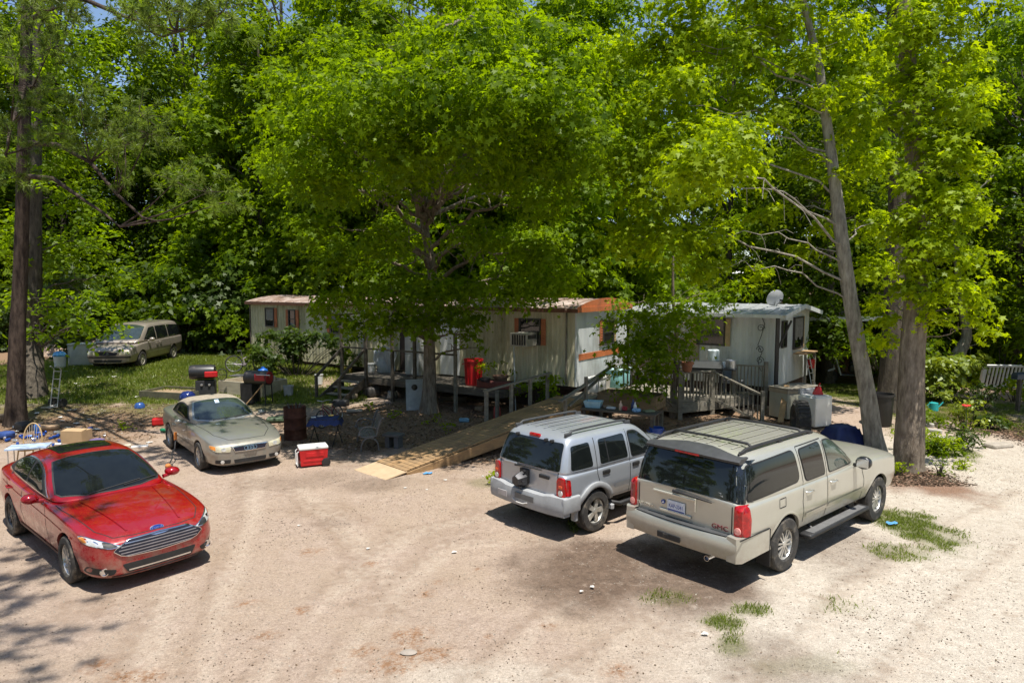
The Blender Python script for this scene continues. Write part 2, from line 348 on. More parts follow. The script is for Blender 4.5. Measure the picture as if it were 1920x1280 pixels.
def lower(st):
    vs = []; fs = []; n = 12
    for x, zb, wb, wm, zm, ws, zs, wt, zte, ztc in st:
        h = [(0, zb), (wb - .10, zb), (wb, zb + .07), (wm, zm), (ws, zs), (wt, zte), (0, ztc)]
        vs += [(x, y, z) for y, z in h] + [(x, -y, z) for y, z in h[-2:0:-1]]
    for i in range(len(st) - 1):
        for j in range(n): fs.append((i * n + j, i * n + (j + 1) % n, (i + 1) * n + (j + 1) % n, (i + 1) * n + j))
    for b in (0, (len(st) - 1) * n):
        for j in range(6):
            q = [b + j, b + j + 1] + ([b + n - j - 1] if n - j - 1 != j + 1 else []) + ([b + (n - j) % n] if (n - j) % n != j else [])
            if len(set(q)) >= 3: fs.append(q)
    return vs, fs
def cage_obj(name, vs, fs, m, lv=2, crease=None, cval=.55):
    me = bpy.data.meshes.new(name); me.from_pydata(vs, [], fs); me.materials.append(m)
    bm = bmesh.new(); bm.from_mesh(me); bmesh.ops.recalc_face_normals(bm, faces=bm.faces[:]); bm.to_mesh(me); 
    bm.free()
    if crease:
        a = me.attributes.new('crease_edge', 'FLOAT', 'EDGE')
        for e in me.edges:
            if crease(*e.vertices): a.data[e.index].value = cval
    o = bpy.data.objects.new(name, me); COL.objects.link(o)
    md = o.modifiers.new('s', 'SUBSURF'); md.levels = lv; md.render_levels = lv
    m2 = evald(o); o.modifiers.clear(); o.data = m2; return o
def cutter(x, y, r, wd):
    mb = MB(); mb.lathe([(r, -wd / 2), (r, wd / 2)], 40, 0, Matrix.Translation((x, y, 0)) @ Matrix.Rotation(R(90), 4, 'X'))
    return mb
def boolean(o, cut, op='DIFFERENCE'):
    md = o.modifiers.new('b', 'BOOLEAN'); md.object = cut; md.operation = op; md.solver = 'EXACT'; md.material_mode = 'TRANSFER'
    me = evald(o); o.modifiers.clear(); o.data = me; bpy.data.objects.remove(cut)
class Car:
    def __init__(s, name, label, loc, yaw, pm, low, rings, wheels, wr, arch, group=None, cs=.1, bf=.07, br=.05, roofmat=None, roofname='body', row_crease=(2, 3, 4)):
        s.root = empty(name, loc, yaw, label, 'car', group); s.pm = pm
        lv, lf = lower(low)
        def cr(a, b): return a % 12 == b % 12 and (a % 12 in row_crease or (12 - a % 12) in row_crease)
        body = cage_obj('body', lv, lf, pm, 3, cr, .5)
        gv, gf = greenhouse(rings, cs, bf, br); gh = cage_obj('roof', gv, gf, roofmat or pm, 3)
        mb = MB()
        for x in wheels:
            c = cutter(x, 0, arch, 2.6); mb.v, b = mb.v + [v + Vector((0, 0, wr)) for v in c.v], len(mb.v); mb.f += [[b + i for i in f] for f in c.f]; mb.mi += c.mi
        # keep the middle of the floor: the cut runs through, dark inside
        co = mb.build('cut', M_WELL); boolean(body, co)
        for o in (body, gh):
            o.data.polygons.foreach_set('use_smooth', np.ones(len(o.data.polygons), bool))
            a = o.data
            bm = bmesh.new(); bm.from_mesh(a)
            for e in bm.edges:
                if len(e.link_faces) == 2 and e.calc_face_angle(0) > R(38): e.smooth = False
            bm.to_mesh(a); bm.free()
        vs = []; fs = []
        for o in (body, gh):
            b = len(vs); vs += [v.co.copy() for v in o.data.vertices]; fs += [[b + i for i in p.vertices] for p in o.data.polygons]
        s.bvh = BVHTree.FromPolygons(vs, fs)
        body.parent = s.root; s.body = body; s.gh = gh
        # joined into one body unless the roof is of another stuff
        if roofmat is None:
            bm = bmesh.new(); bm.from_mesh(body.data); bm.from_mesh(gh.data); bm.to_mesh(body.data); bm.free(); bpy.data.objects.remove(gh); s.gh = None
        else:
            gh.parent = s.root; gh.name = roofname
        inner = MB(); x0, x1 = min(wheels), max(wheels)
        inner.box(((x0 + x1) / 2, 0, wr + .02), (x1 - x0 + 1.0, .9, .3)); inner.build('underbody', M_WELL, s.root)
    def ray(s, ax, a, b):
        O, D = {'y': ((a, 3, b), (0, -1, 0)), '-y': ((a, -3, b), (0, 1, 0)), 'x': ((8, a, b), (-1, 0, 0)), '-x': ((-8, a, b), (1, 0, 0)), 'z': ((a, b, 5), (0, 0, -1))}[ax]
        D = Vector(D); h = s.bvh.ray_cast(Vector(O), D)
        return h[0], D, h[1]
    def patch_mb(s, mb, poly, ax, off=.004, mi=0, grid=.07, thick=.012):
        bm = bmesh.new(); f = bm.faces.new([bm.verts.new((p[0], p[1], 0)) for p in poly])
        xs = [p[0] for p in poly]; ys = [p[1] for p in poly]
        for k, lo, hi in ((0, min(xs), max(xs)), (1, min(ys), max(ys))):
            c = lo + grid
            while c < hi - .01:
                no = Vector((1, 0, 0)) if k == 0 else Vector((0, 1, 0))
                bmesh.ops.bisect_plane(bm, geom=bm.verts[:] + bm.edges[:] + bm.faces[:], plane_co=no * c, plane_no=no); c += grid
        bm.verts.ensure_lookup_table(); bm.verts.index_update(); last = None; P = []
        dirs = None
        for v in bm.verts:
            h, D, nrm = s.ray(ax, v.co.x, v.co.y); dirs = D
            if h is None:
                P.append(None); continue
            P.append((h - D * off + (nrm * off * .5 if nrm else Vector()), h))
        good = [p for p in P if p]
        if not good: bm.free(); return
        for i, p in enumerate(P):
            if p is None:
                q = min((j for j in range(len(P)) if P[j]), key=lambda j: (bm.verts[j].co - bm.verts[i].co).length)
                P[i] = P[q]
        vs = [p[0] for p in P]; fs = [[v.index for v in f.verts] for f in bm.faces]
        k = len(vs); vs2 = [p[0] + dirs * thick for p in P]
        edges = [(e.verts[0].index, e.verts[1].index) for e in bm.edges if len(e.link_faces) == 1]
        fs += [(a, b, k + b, k + a) for a, b in edges]
        bm.free(); mb.add(vs + vs2, fs, mi)
    def patch(s, name, poly, ax, m, off=.004, grid=.07, both=False, parent=None, thick=.012):
        r = []
        axes = [ax] if not both else (['y', '-y'] if ax in ('y', '-y') else [ax])
        for a in axes:
            mb = MB(); s.patch_mb(mb, poly, a, off, 0, grid, thick)
            if mb.v: r.append(mb.build(name, m, parent or s.root, True, 50))
        if both and ax in ('x', '-x', 'z'):
            pl = [(-p[0], p[1]) for p in poly] if ax != 'z' else [(p[0], -p[1]) for p in poly]
            mb = MB(); s.patch_mb(mb, pl, ax, off, 0, grid, thick)
            if mb.v: r.append(mb.build(name, m, parent or s.root, True, 50))
        return r
    def strip_mb(s, mb, line, wd, ax, off=.002, mi=0, step=.05, thick=.006):
        pts = []
        for a, b in zip(line[:-1], line[1:]):
            n = max(1, int(math.dist(a, b) / step))
            for i in range(n): pts.append((a[0] + (b[0] - a[0]) * i / n, a[1] + (b[1] - a[1]) * i / n))
        pts.append(line[-1]); vs = []; ok = []
        for i, p in enumerate(pts):
            q0 = pts[max(0, i - 1)]; q1 = pts[min(len(pts) - 1, i + 1)]; d = math.dist(q0, q1) or 1
            nx, ny = -(q1[1] - q0[1]) / d * wd / 2, (q1[0] - q0[0]) / d * wd / 2
            hs = [s.ray(ax, p[0] + k * nx, p[1] + k * ny) for k in (1, -1)]
            ok.append(all(h[0] is not None for h in hs))
            for h in hs: vs.append((h[0] - h[1] * off) if h[0] is not None else Vector())
        fs = [(2 * i, 2 * i + 1, 2 * i + 3, 2 * i + 2) for i in range(len(pts) - 1) if ok[i] and ok[i + 1] and (vs[2 * i] - vs[2 * i + 2]).length < .3]
        if fs: mb.add(vs, fs, mi)
    def lines(s, name, items, m, wd=.012, off=.002):
        mb = MB()
        for ax, ln in items: s.strip_mb(mb, ln, wd, ax, off)
        return mb.build(name, m, s.root)
    def wheel(s, x, y, r, wd, rr, style, rimm=None, tilt=0):
        rimm = rimm or M_ALU
        h = MB(); h.lathe([(0, -.05), (rr * .5, -.05), (rr * .5, .05), (0, .05)], 20)
        sgn = -1 if y < 0 else 1
        T = Matrix.Translation((x, y, r)) @ Matrix.Rotation(tilt, 4, 'Z') @ Matrix.Rotation(R(-90) * sgn, 4, 'X')    # local +Z = outboard
        def place(mb): mb.v = [T @ v for v in mb.v]; return mb
        hub = place(h).build('wheel', M_WELL, s.root, True)
        t = MB(); a = wd / 2
        prof = [(rr * .96, -a * .9), (rr * 1.06, -a), (r * .93, -a * .98), (r * .985, -a * .82), (r, -a * .6), (r, -a * .2), (r * .985, -a * .16), (r * .985, -a * .08), (r, -a * .04), (r, a * .3), (r * .985, a * .34), (r * .985, a * .42), (r, a * .46), (r, a * .62), (r * .985, a * .84), (r * .93, a * .98), (rr * 1.06, a), (rr * .96, a * .86)]
        t.lathe(prof, 48, close=True); ty = place(t).build('tyre', M_RUB, hub, True, 30)
        k = MB(); o = a * .80
        k.lathe([(rr * .80, -a * .7), (rr * .86, o * .5), (rr * .97, o), (rr * 1.02, o + .004), (rr * 1.02, o - .02), (rr * .97, -a * .8)], 40, close=True)
        k.lathe([(0, o * .35), (rr * .86, o * .2), (rr * .86, o * .1), (0, o * .1)], 32, 1)      # dark drum behind the spokes
        n = {'six': 6, 'five': 5, 'twin': 5, 'steel': 5, 'seven': 9, 'cap': 10}[style]
        for i in range(n):
            an = 2 * math.pi * i / n
            for d in ((-.13, .13) if style in ('twin', 'six') else (0,)):
                w0, w1 = {'six': (.05, .055), 'twin': (.045, .05), 'five': (.13, .16), 'steel': (.15, .22), 'seven': (.05, .05), 'cap': (.075, .09)}[style]
                w0 *= rr * 2; w1 *= rr * 2; d0 = d * rr * .55; d1 = d * rr * 1.35
                vs = []
                for rad, ww, dd, zz in ((rr * .16, w0, d0, o * .95), (rr * .93, w1, d1, o * .9)):
                    for yy in (-ww / 2, ww / 2):
                        for z in (zz, zz - .035): vs.append((rad, dd + yy, z))
                M = Matrix.Rotation(an, 4, 'Z')
                k.add(vs, [(0, 2, 6, 4), (1, 5, 7, 3), (0, 4, 5, 1), (2, 3, 7, 6), (4, 6, 7, 5), (0, 1, 3, 2)], 0, M)
        k.lathe([(rr * .24, o * .5), (rr * .22, o * 1.0), (rr * .12, o * 1.06), (0, o * 1.07)], 20)
        place(k).build('rim', [rimm, M_WELL], hub, True, 35)
    def mirror(s, x, y, z, m, sx=.16, sy=.22, sz=.16, glass=True):
        for sg in (1, -1):
            mb = MB(); mb.lathe([(0, -.5), (.30, -.46), (.44, -.25), (.5, .1), (.47, .42), (.40, .5), (0, .5)], 14, 0, Matrix.Translation((x, sg * (y + sy * .45), z)) @ Matrix.Diagonal((sx, sy, sz, 1)) @ Matrix.Rotation(R(-90), 4, 'Y'))
            mb.tube([(x + .02, sg * (y - .06), z - sz * .35), (x, sg * (y + .08), z - sz * .25)], [.035, .03], 8)
            mo = mb.build('side_mirror', m, s.root, True, 60)
            if glass:
                g = MB(); g.box((x - sx * .5 - .001, sg * (y + sy * .45), z), (.006, sy * .72, sz * .66), b=.003); g.build('mirror_glass', M_CHR, mo)
    def handle(s, x, z, m, wd=.20):
        for ax in ('y', '-y'):
            h, D, _ = s.ray(ax, x, z)
            if h is None: continue
            mb = MB(); p = h - D * .035
            mb.tube([h - D * -.01 + Vector((-wd / 2, 0, 0)), p + Vector((-wd / 2 + .03, 0, 0)), p + Vector((wd / 2 - .03, 0, 0)), h - D * -.01 + Vector((wd / 2, 0, 0))], [.013, .015, .015, .013], 8)
            mb.build('door_handle', m, s.root, True, 60)
def rp(pts, r=.03, n=4):
    """polygon with rounded corners"""
    o = []; k = len(pts)
    for i in range(k):
        p = Vector((*pts[i][:2], 0)); a = Vector((*pts[i - 1][:2], 0)); b = Vector((*pts[(i + 1) % k][:2], 0)); rr = pts[i][2] if len(pts[i]) > 2 else r
        da = min(rr, (a - p).length * .45); db = min(rr, (b - p).length * .45); A = p + (a - p).normalized() * da; B = p + (b - p).normalized() * db
        for j in range(n + 1):
            t = j / n; q = A * (1 - t) ** 2 + p * 2 * t * (1 - t) + B * t * t; o.append((q.x, q.y))
    return o
def sym(half):                                            # closed polygon from its y>=0 half (top to bottom)
    return half + [(-y, z) for y, z in half[::-1] if abs(y) > 1e-6]
def inset(poly, d):
    cx = sum(p[0] for p in poly) / len(poly); cy = sum(p[1] for p in poly) / len(poly); k = len(poly); o = []
    ar = sum(poly[i][0] * poly[(i + 1) % k][1] - poly[(i + 1) % k][0] * poly[i][1] for i in range(k)); sg = 1 if ar > 0 else -1
    for i in range(k):
        a, p, b = poly[i - 1], poly[i], poly[(i + 1) % k]
        tx, ty = b[0] - a[0], b[1] - a[1]; L = math.hypot(tx, ty) or 1
        o.append((p[0] - ty / L * d * sg, p[1] + tx / L * d * sg))
    return o
def arch_lip(car, x, r, wr, m, th_=.03, wd=.03, name='arch_trim', a0=0, a1=180, yo=0.0, flat=False):
    for ax, sg in (('y', 1), ('-y', -1)):
        mb = MB(); vs = []; n = 22
        prev = None
        for i in range(n + 1):
            a = R(a0 + (a1 - a0) * i / n); row = []
            for rr, off in ((r - .004, -.05), (r - .004, yo), (r + th_ * .5, yo + wd * .35), (r + th_, yo), (r + th_, -.04)):
                h, D, _ = car.ray(ax, x + (r + th_ + .015) * math.cos(a), wr + (r + th_ + .015) * math.sin(a))
                yb = abs(h.y) if h is not None and abs(h.y) > .6 else prev or .85
                prev = yb; row.append((x + rr * math.cos(a), sg * (yb + off), wr + rr * math.sin(a)))
            vs += row
        fs = [(i * 5 + j, i * 5 + j + 1, (i + 1) * 5 + j + 1, (i + 1) * 5 + j) for i in range(n) for j in range(4)]
        mb.add(vs, fs); mb.build(name, m, car.root, True, 60)

def red_sedan():
    pm = paint('metallic red paint', (.34, .003, .008), .30, .22, (.22, .10, .08), .10)
    low = [(-1.03, .34, .62, .70, .66, .66, .94, .52, 1.02, 1.04), (-.96, .28, .76, .83, .66, .78, .98, .62, 1.07, 1.09), (-.75, .24, .82, .89, .66, .85, 1.0, .68, 1.09, 1.11), (-.3, .21, .85, .92, .64, .89, .985, .70, 1.06, 1.08), (.3, .20, .86, .925, .62, .90, .96, .72, 1.0, 1.02), (1.2, .20, .85, .915, .60, .895, .93, .72, .98, 1.0),
           (2.1, .20, .85, .915, .60, .895, .915, .74, .975, 1.0), (2.85, .19, .86, .925, .58, .90, .87, .76, .915, .945), (3.35, .18, .84, .90, .52, .87, .80, .72, .84, .875), (3.6, .18, .78, .84, .48, .80, .74, .64, .785, .815), (3.74, .19, .66, .72, .46, .69, .69, .52, .735, .76), (3.81, .23, .52, .58, .46, .55, .64, .42, .69, .71)]
    rings = [(.90, -.98, 2.32, .79, .83), (1.0, -.80, 2.06, .78, .825), (1.2, -.42, 1.68, .715, .76), (1.37, .02, 1.28, .62, .655), (1.435, .22, 1.02, .54, .57), (1.475, .42, .80, .36, .38)]
    c = Car('sedan', 'shiny red sedan with a chrome slatted grille and dark glass roof panel', (-7.88, 11.93, 0), R(-40.9), pm, low, rings, (0, 2.85), .335, .395)
    for x in (0, 2.85):
        for sg in (1, -1): c.wheel(x, sg * .80, .335, .235, .225, 'twin' if x else 'twin', M_ALU if x > 1 else mat('dark alloy rim', (.12, .12, .12), .35, .6))
        arch_lip(c, x, .395, .335, pm, .022, .01)
    dlo = rp([(1.80, .985, .05), (1.28, 1.315, .25), (.75, 1.39, .4), (.25, 1.375, .4), (-.2, 1.24, .3), (-.52, 1.09, .05), (-.40, 1.055, .05)], .05)
    c.patch('window_trim', dlo, 'y', M_CHR, .003, .08, True)
    c.patch('window_trim', inset(dlo, .014), 'y', M_BLK, .006, .08, True)
    c.patch('window', rp([(1.60, 1.02, .04), (1.22, 1.295, .12), (.80, 1.355, .1), (.74, 1.03, .03)], .03), 'y', M_GLS, .009, .08, True)
    c.patch('window', rp([(.66, 1.035, .03), (.72, 1.36, .06), (.28, 1.35, .2), (-.12, 1.23, .1), (-.16, 1.07, .03)], .03), 'y', M_GLS, .009, .08, True)
    ws = [(2.16, 0), (2.13, .40), (2.02, .70), (1.90, .755), (1.62, .70), (1.16, .575), (1.10, .3), (1.09, 0)]
    c.patch('windscreen_trim', sym2(ws), 'z', M_BLK, .003)
    wsp = c.patch('windscreen', inset(sym2(ws), .025), 'z', M_GLS, .007)
    c.patch('sunroof', rp([(.92, .40), (.92, -.40), (.30, -.42), (.30, .42)], .05), 'z', M_GLS, .006)
    c.patch('rear_window', sym2([(-.05, 0), (-.02, .5), (-.25, .6), (-.72, .66), (-.82, .3), (-.84, 0)]), 'z', M_GLS, .005)
    # front: hexagonal grille with chrome frame and slats
    g = [(0, .735), (.40, .725), (.565, .645), (.60, .60), (.52, .53), (.42, .495), (0, .475)]
    c.patch('grille', sym(g), 'x', M_CHR, .012, .08)
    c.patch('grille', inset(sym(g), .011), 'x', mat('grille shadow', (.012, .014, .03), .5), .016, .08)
    mb = MB()
    for k in range(5):
        z = .516 + k * .043; hw = min(.54, .46 + .055 * k) if k < 3 else .56 - (k - 2) * .05
        c.strip_mb(mb, [(-hw, z), (hw, z)], .014, 'x', .026, 0, .06)
    mb.build('grille_slats', mat('satin chrome slat', (.42, .44, .52), .30, .85), c.root)
    for a in ('y', '-y'):
        mb = MB(); c.strip_mb(mb, [(3.1, .70), (2.2, .755), (1.0, .80), (-.5, .88)], .022, a, .009, 0, .08); mb.build('side_crease', pm, c.root, True)
        mb = MB(); c.strip_mb(mb, [(2.35, .30), (.45, .32)], .05, a, .012, 0, .08); mb.build('sill_trim', mat('dark sill', (.06, .012, .014), .5), c.root, True)
    mb = MB(); c.strip_mb(mb, [(-.62, .245), (.62, .245)], .018, 'x', .012, 0, .06); mb.build('bumper_lip', M_BLK, c.root)
    c.patch('lower_intake', rp([(-.50, .40), (.50, .40), (.43, .275), (-.43, .275)], .03), 'x', M_BLK, .006, .08)
    mb = MB(); c.strip_mb(mb, [(-.42, .305), (.42, .305)], .02, 'x', .014, 0, .06); mb.build('intake_blade', M_CHR, c.root)
    hl = rp([(.46, .655, .03), (.66, .735, .05), (.845, .80, .04), (.875, .775, .03), (.855, .70, .04), (.62, .645, .03)], .02)
    for o in c.patch('headlight', hl, 'x', M_CHR, .006, .05, True): pass
    c.patch('headlight', inset(hl, .010), 'x', M_WHL, .009, .05, True)
    c.patch('headlight_lens', rp([(.54, .668), (.62, .715), (.70, .735), (.70, .675), (.60, .66)], .02), 'x', M_BLK, .012, .04, True)
    c.patch('indicator', rp([(.845, .785), (.87, .765), (.858, .715), (.83, .73)], .01), 'x', M_AMB, .013, .03, True)
    fg = rp([(.56, .345), (.84, .40), (.84, .29), (.60, .275)], .03)
    c.patch('fog_light_recess', fg, 'x', M_BLK, .006, .05, True)
    for sg in (1, -1):
        h, D, _ = c.ray('x', sg * .70, .335)
        mb = MB(); mb.lathe([(.055, -.01), (.055, .03), (.042, .032), (.036, .01), (0, .008)], 20, 0, Matrix.Translation(h) @ Matrix.Rotation(R(90), 4, 'Y')); mb.build('fog_light', M_CHR, c.root, True)
    c.lines('panel_gaps', [('y', [(2.02, .28), (2.05, .55), (1.92, .9)]), ('y', [(.80, .28), (.72, .6), (.76, 1.0)]), ('y', [(.80, .28), (2.02, .28)]), ('-y', [(2.02, .28), (2.05, .55), (1.92, .9)]), ('-y', [(.80, .28), (.72, .6), (.76, 1.0)]), ('-y', [(.80, .28), (2.02, .28)]), ('-y', [(.36, .45), (-.12, .9), (-.2, 1.06)]), ('y', [(.36, .45), (-.12, .9), (-.2, 1.06)]),
            ('z', [(3.66, -.56), (3.40, -.70), (2.4, -.80), (2.1, -.80)]), ('z', [(3.66, .56), (3.40, .70), (2.4, .80), (2.1, .80)]), ('z', [(3.66, -.56), (3.72, -.3), (3.73, 0), (3.72, .3), (3.66, .56)])], M_SEAM, .013)
    mb = MB()
    for sg in (1, -1): c.strip_mb(mb, [(3.60, sg * .36), (2.25, sg * .52)], .03, 'z', .010, 0, .06)
    mb.build('bonnet_crease', pm, c.root, True)
    mb = MB(); h0 = c.ray('z', 2.12, .2)[0]
    for a, b in (((2.13, -.35), (2.02, .42)), ((2.10, .15), (1.98, .68))):
        p = c.ray('z', *a)[0]; q = c.ray('z', *b)[0]; mb.tube([p + Vector((0, 0, .02)), q + Vector((0, 0, .025))], .009, 6)
    mb.build('wiper', M_BLK, c.root)
    c.mirror(1.78, .93, 1.02, pm, .17, .24, .15); c.handle(.95, .82, pm); c.handle(.02, .84, pm)
    # oval badge with lettering
    h, D, n = c.ray('x', 0, .765); nn = (Vector((.85, 0, .55))).normalized()
    Mb = Matrix.Translation(h + nn * .006) @ nn.to_track_quat('Z', 'Y').to_matrix().to_4x4() @ Matrix.Rotation(R(0), 4, 'Z')
    mb = MB(); mb.lathe([(1, 0), (1, .5), (.9, .6), (.9, .2), (0, .2)], 32, 0, Mb @ Matrix.Diagonal((.095, .04, .012, 1)))
    bo = mb.build('badge', M_CHR, c.root, True)
    mb = MB(); mb.lathe([(.88, .2), (.88, .4), (0, .45)], 32, 0, Mb @ Matrix.Diagonal((.095, .04, .012, 1))); mb.build('badge_face', mat('badge blue', (.02, .04, .25), .25, .3), bo, True)
    text_mesh('badge_lettering', 'Ford', .055, .002, M_CHR, bo, Mb @ Matrix.Translation((0, 0, .007)), 1.4)
    return c
def sym2(half):                                           # (x, y) half to full
    return half + [(x, -y) for x, y in half[::-1] if abs(y) > 1e-6]

def convertible():
    pm = paint('greyish champagne paint', (.27, .268, .24), .5, .3, (.36, .31, .24), .08)
    soft = mat('tan canvas hood', (.30, .255, .195), .9, var=.2, scale=12, bump=.2, bscale=120)
    low = [(-1.0, .34, .64, .70, .62, .66, .88, .54, .95, .97), (-.94, .28, .74, .80, .62, .76, .92, .62, 1.0, 1.02), (-.7, .24, .80, .86, .62, .83, .94, .68, 1.01, 1.03), (-.2, .21, .82, .885, .60, .86, .93, .70, .99, 1.01), (.5, .2, .82, .88, .58, .86, .90, .72, .94, .96), (1.2, .2, .82, .88, .58, .86, .88, .72, .93, .95),
           (1.95, .2, .82, .88, .58, .86, .88, .72, .95, .975), (2.65, .19, .82, .885, .56, .86, .84, .72, .89, .92), (3.1, .18, .80, .86, .52, .83, .76, .68, .81, .84), (3.38, .18, .74, .80, .48, .77, .69, .60, .735, .76), (3.50, .19, .66, .72, .46, .69, .64, .52, .68, .70), (3.56, .24, .54, .60, .46, .57, .58, .42, .62, .635)]
    rings = [(.84, -.62, 2.05, .74, .78), (.95, -.45, 1.86, .73, .775), (1.13, -.18, 1.52, .68, .71), (1.28, .12, 1.20, .60, .62), (1.335, .28, .96, .52, .54), (1.37, .44, .74, .36, .38)]
    c = Car('convertible', 'greyish champagne convertible with its tan canvas top up', (-8.18, 17.9, .0), R(-50.4), pm, low, rings, (0, 2.65), .32, .375, roofmat=soft, roofname='soft_top')
    for x in (0, 2.65):
        for sg in (1, -1): c.wheel(x, sg * .775, .32, .22, .215, 'seven')
        arch_lip(c, x, .375, .32, pm, .022, .01)
    ws = [(1.95, 0), (1.92, .38), (1.80, .66), (1.70, .71), (1.46, .665), (1.06, .55), (1.01, .3), (1.0, 0)]
    c.patch('windscreen_frame', sym2(inset(sym2(ws), -.0)[:8]), 'z', mat('silver windscreen frame', (.42, .45, .47), .3, .7), .006)
    c.patch('windscreen', inset(sym2(ws), .045), 'z', M_GLG, .012)
    dlo = rp([(1.62, .955, .04), (1.12, 1.235, .12), (.55, 1.275, .25), (.08, 1.20, .2), (-.12, .99, .05)], .04)
    c.patch('window_trim', dlo, 'y', M_BLK, .004, .07, True)
    c.patch('window', inset(dlo, .025), 'y', M_GLS, .008, .07, True)
    g = [(0, .635), (.37, .63), (.385, .615), (.335, .505), (0, .495)]
    c.patch('grille', sym(g), 'x', M_CHR, .010, .06)
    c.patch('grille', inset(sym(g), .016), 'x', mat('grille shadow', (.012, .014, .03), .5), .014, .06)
    mb = MB()
    for k in range(4): c.strip_mb(mb, [(-.34, .523 + k * .027), (.34, .523 + k * .027)], .009, 'x', .020, 0, .06)
    mb.build('grille_slats', M_CHR, c.root)
    mb = MB()
    for k in range(4):
        h, D, n = c.ray('x', (k - 1.5) * .062, .567); mb.lathe([(.050, 0), (.050, .016), (.037, .016), (.037, 0)], 24, 0, Matrix.Translation(h + Vector((.024, 0, 0))) @ Matrix.Rotation(R(75), 4, 'Y'), True)
    mb.build('badge', M_CHR, c.root, True)
    hl = rp([(.41, .625, .02), (.66, .655, .03), (.80, .68, .04), (.80, .60, .03), (.72, .54, .04), (.43, .515, .02)], .02)
    c.patch('headlight', hl, 'x', M_CRM, .008, .05, True)
    c.patch('headlight_lens', rp([(.52, .62), (.62, .63), (.62, .545), (.52, .54)], .04), 'x', M_WHL, .011, .04, True)
    c.patch('indicator', rp([(.72, .655), (.795, .672), (.795, .605), (.72, .57)], .015), 'x', M_AMB, .012, .03, True)
    c.patch('lower_intake', rp([(-.36, .335), (.36, .335), (.34, .245), (-.34, .245)], .02), 'x', M_BLK, .006, .06)
    c.patch('fog_light_recess', rp([(.42, .345), (.72, .36), (.72, .275), (.44, .26)], .02), 'x', M_BLK, .006, .05, True)
    for sg in (1, -1):
        h, D, _ = c.ray('x', sg * .60, .31); mb = MB(); mb.lathe([(.04, -.01), (.04, .02), (0, .024)], 16, 0, Matrix.Translation(h) @ Matrix.Rotation(R(90), 4, 'Y')); mb.build('fog_light', M_WHL, c.root, True)
    mb = MB(); c.strip_mb(mb, [(-.66, .215), (.66, .215)], .02, 'x', .012, 0, .06); mb.build('bumper_lip', mat('silver windscreen frame', (.42, .45, .47), .3, .7), c.root)
    for a in ('y', '-y'): mb = MB(); c.strip_mb(mb, [(.45, .47), (2.2, .45)], .045, a, .012, 0, .08); mb.build('side_moulding', pm, c.root)
    c.lines('panel_gaps', [(a, l) for a in ('y', '-y') for l in ([(1.86, .26), (1.9, .5), (1.72, .86)], [(.42, .3), (.34, .55), (.36, .92)], [(.42, .26), (1.86, .26)])] + [('z', [(3.36, s * .40), (3.0, s * .62), (2.1, s * .73), (1.9, s * .73)]) for s in (1, -1)] + [('z', [(3.36, -.4), (3.40, 0), (3.36, .4)])], M_SEAM, .013)
    mb = MB()
    for a, b in (((1.93, -.32), (1.84, .40)), ((1.90, .2), (1.80, .60))):
        p = c.ray('z', *a)[0]; q = c.ray('z', *b)[0]; mb.tube([p + Vector((0, 0, .022)), q + Vector((0, 0, .026))], .008, 6)
    mb.build('wiper', M_BLK, c.root)
    c.mirror(1.58, .90, .97, pm, .14, .2, .13); c.handle(.62, .74, pm)
    # tag hanging behind the glass
    p = c.ray('z', 1.28, -.02)[0]
    q = MX(p + Vector((.012, 0, .012)), R(90), 0, 0) 
    mb = MB(); n = (Vector((.55, 0, .83))).normalized(); T = Matrix.Translation(p + n * .016) @ n.to_track_quat('Z', 'X').to_matrix().to_4x4()
    mb.box((0, 0, 0), (.24, .10, .004), 0); mb.box((-.06, .0, .002), (.09, .085, .004), 1); mb.v = [T @ v for v in mb.v]
    mb.build('parking_tag', [mat('pale blue card', (.42, .55, .72), .7), mat('faded red card', (.6, .2, .2), .7)], c.root)
    return c

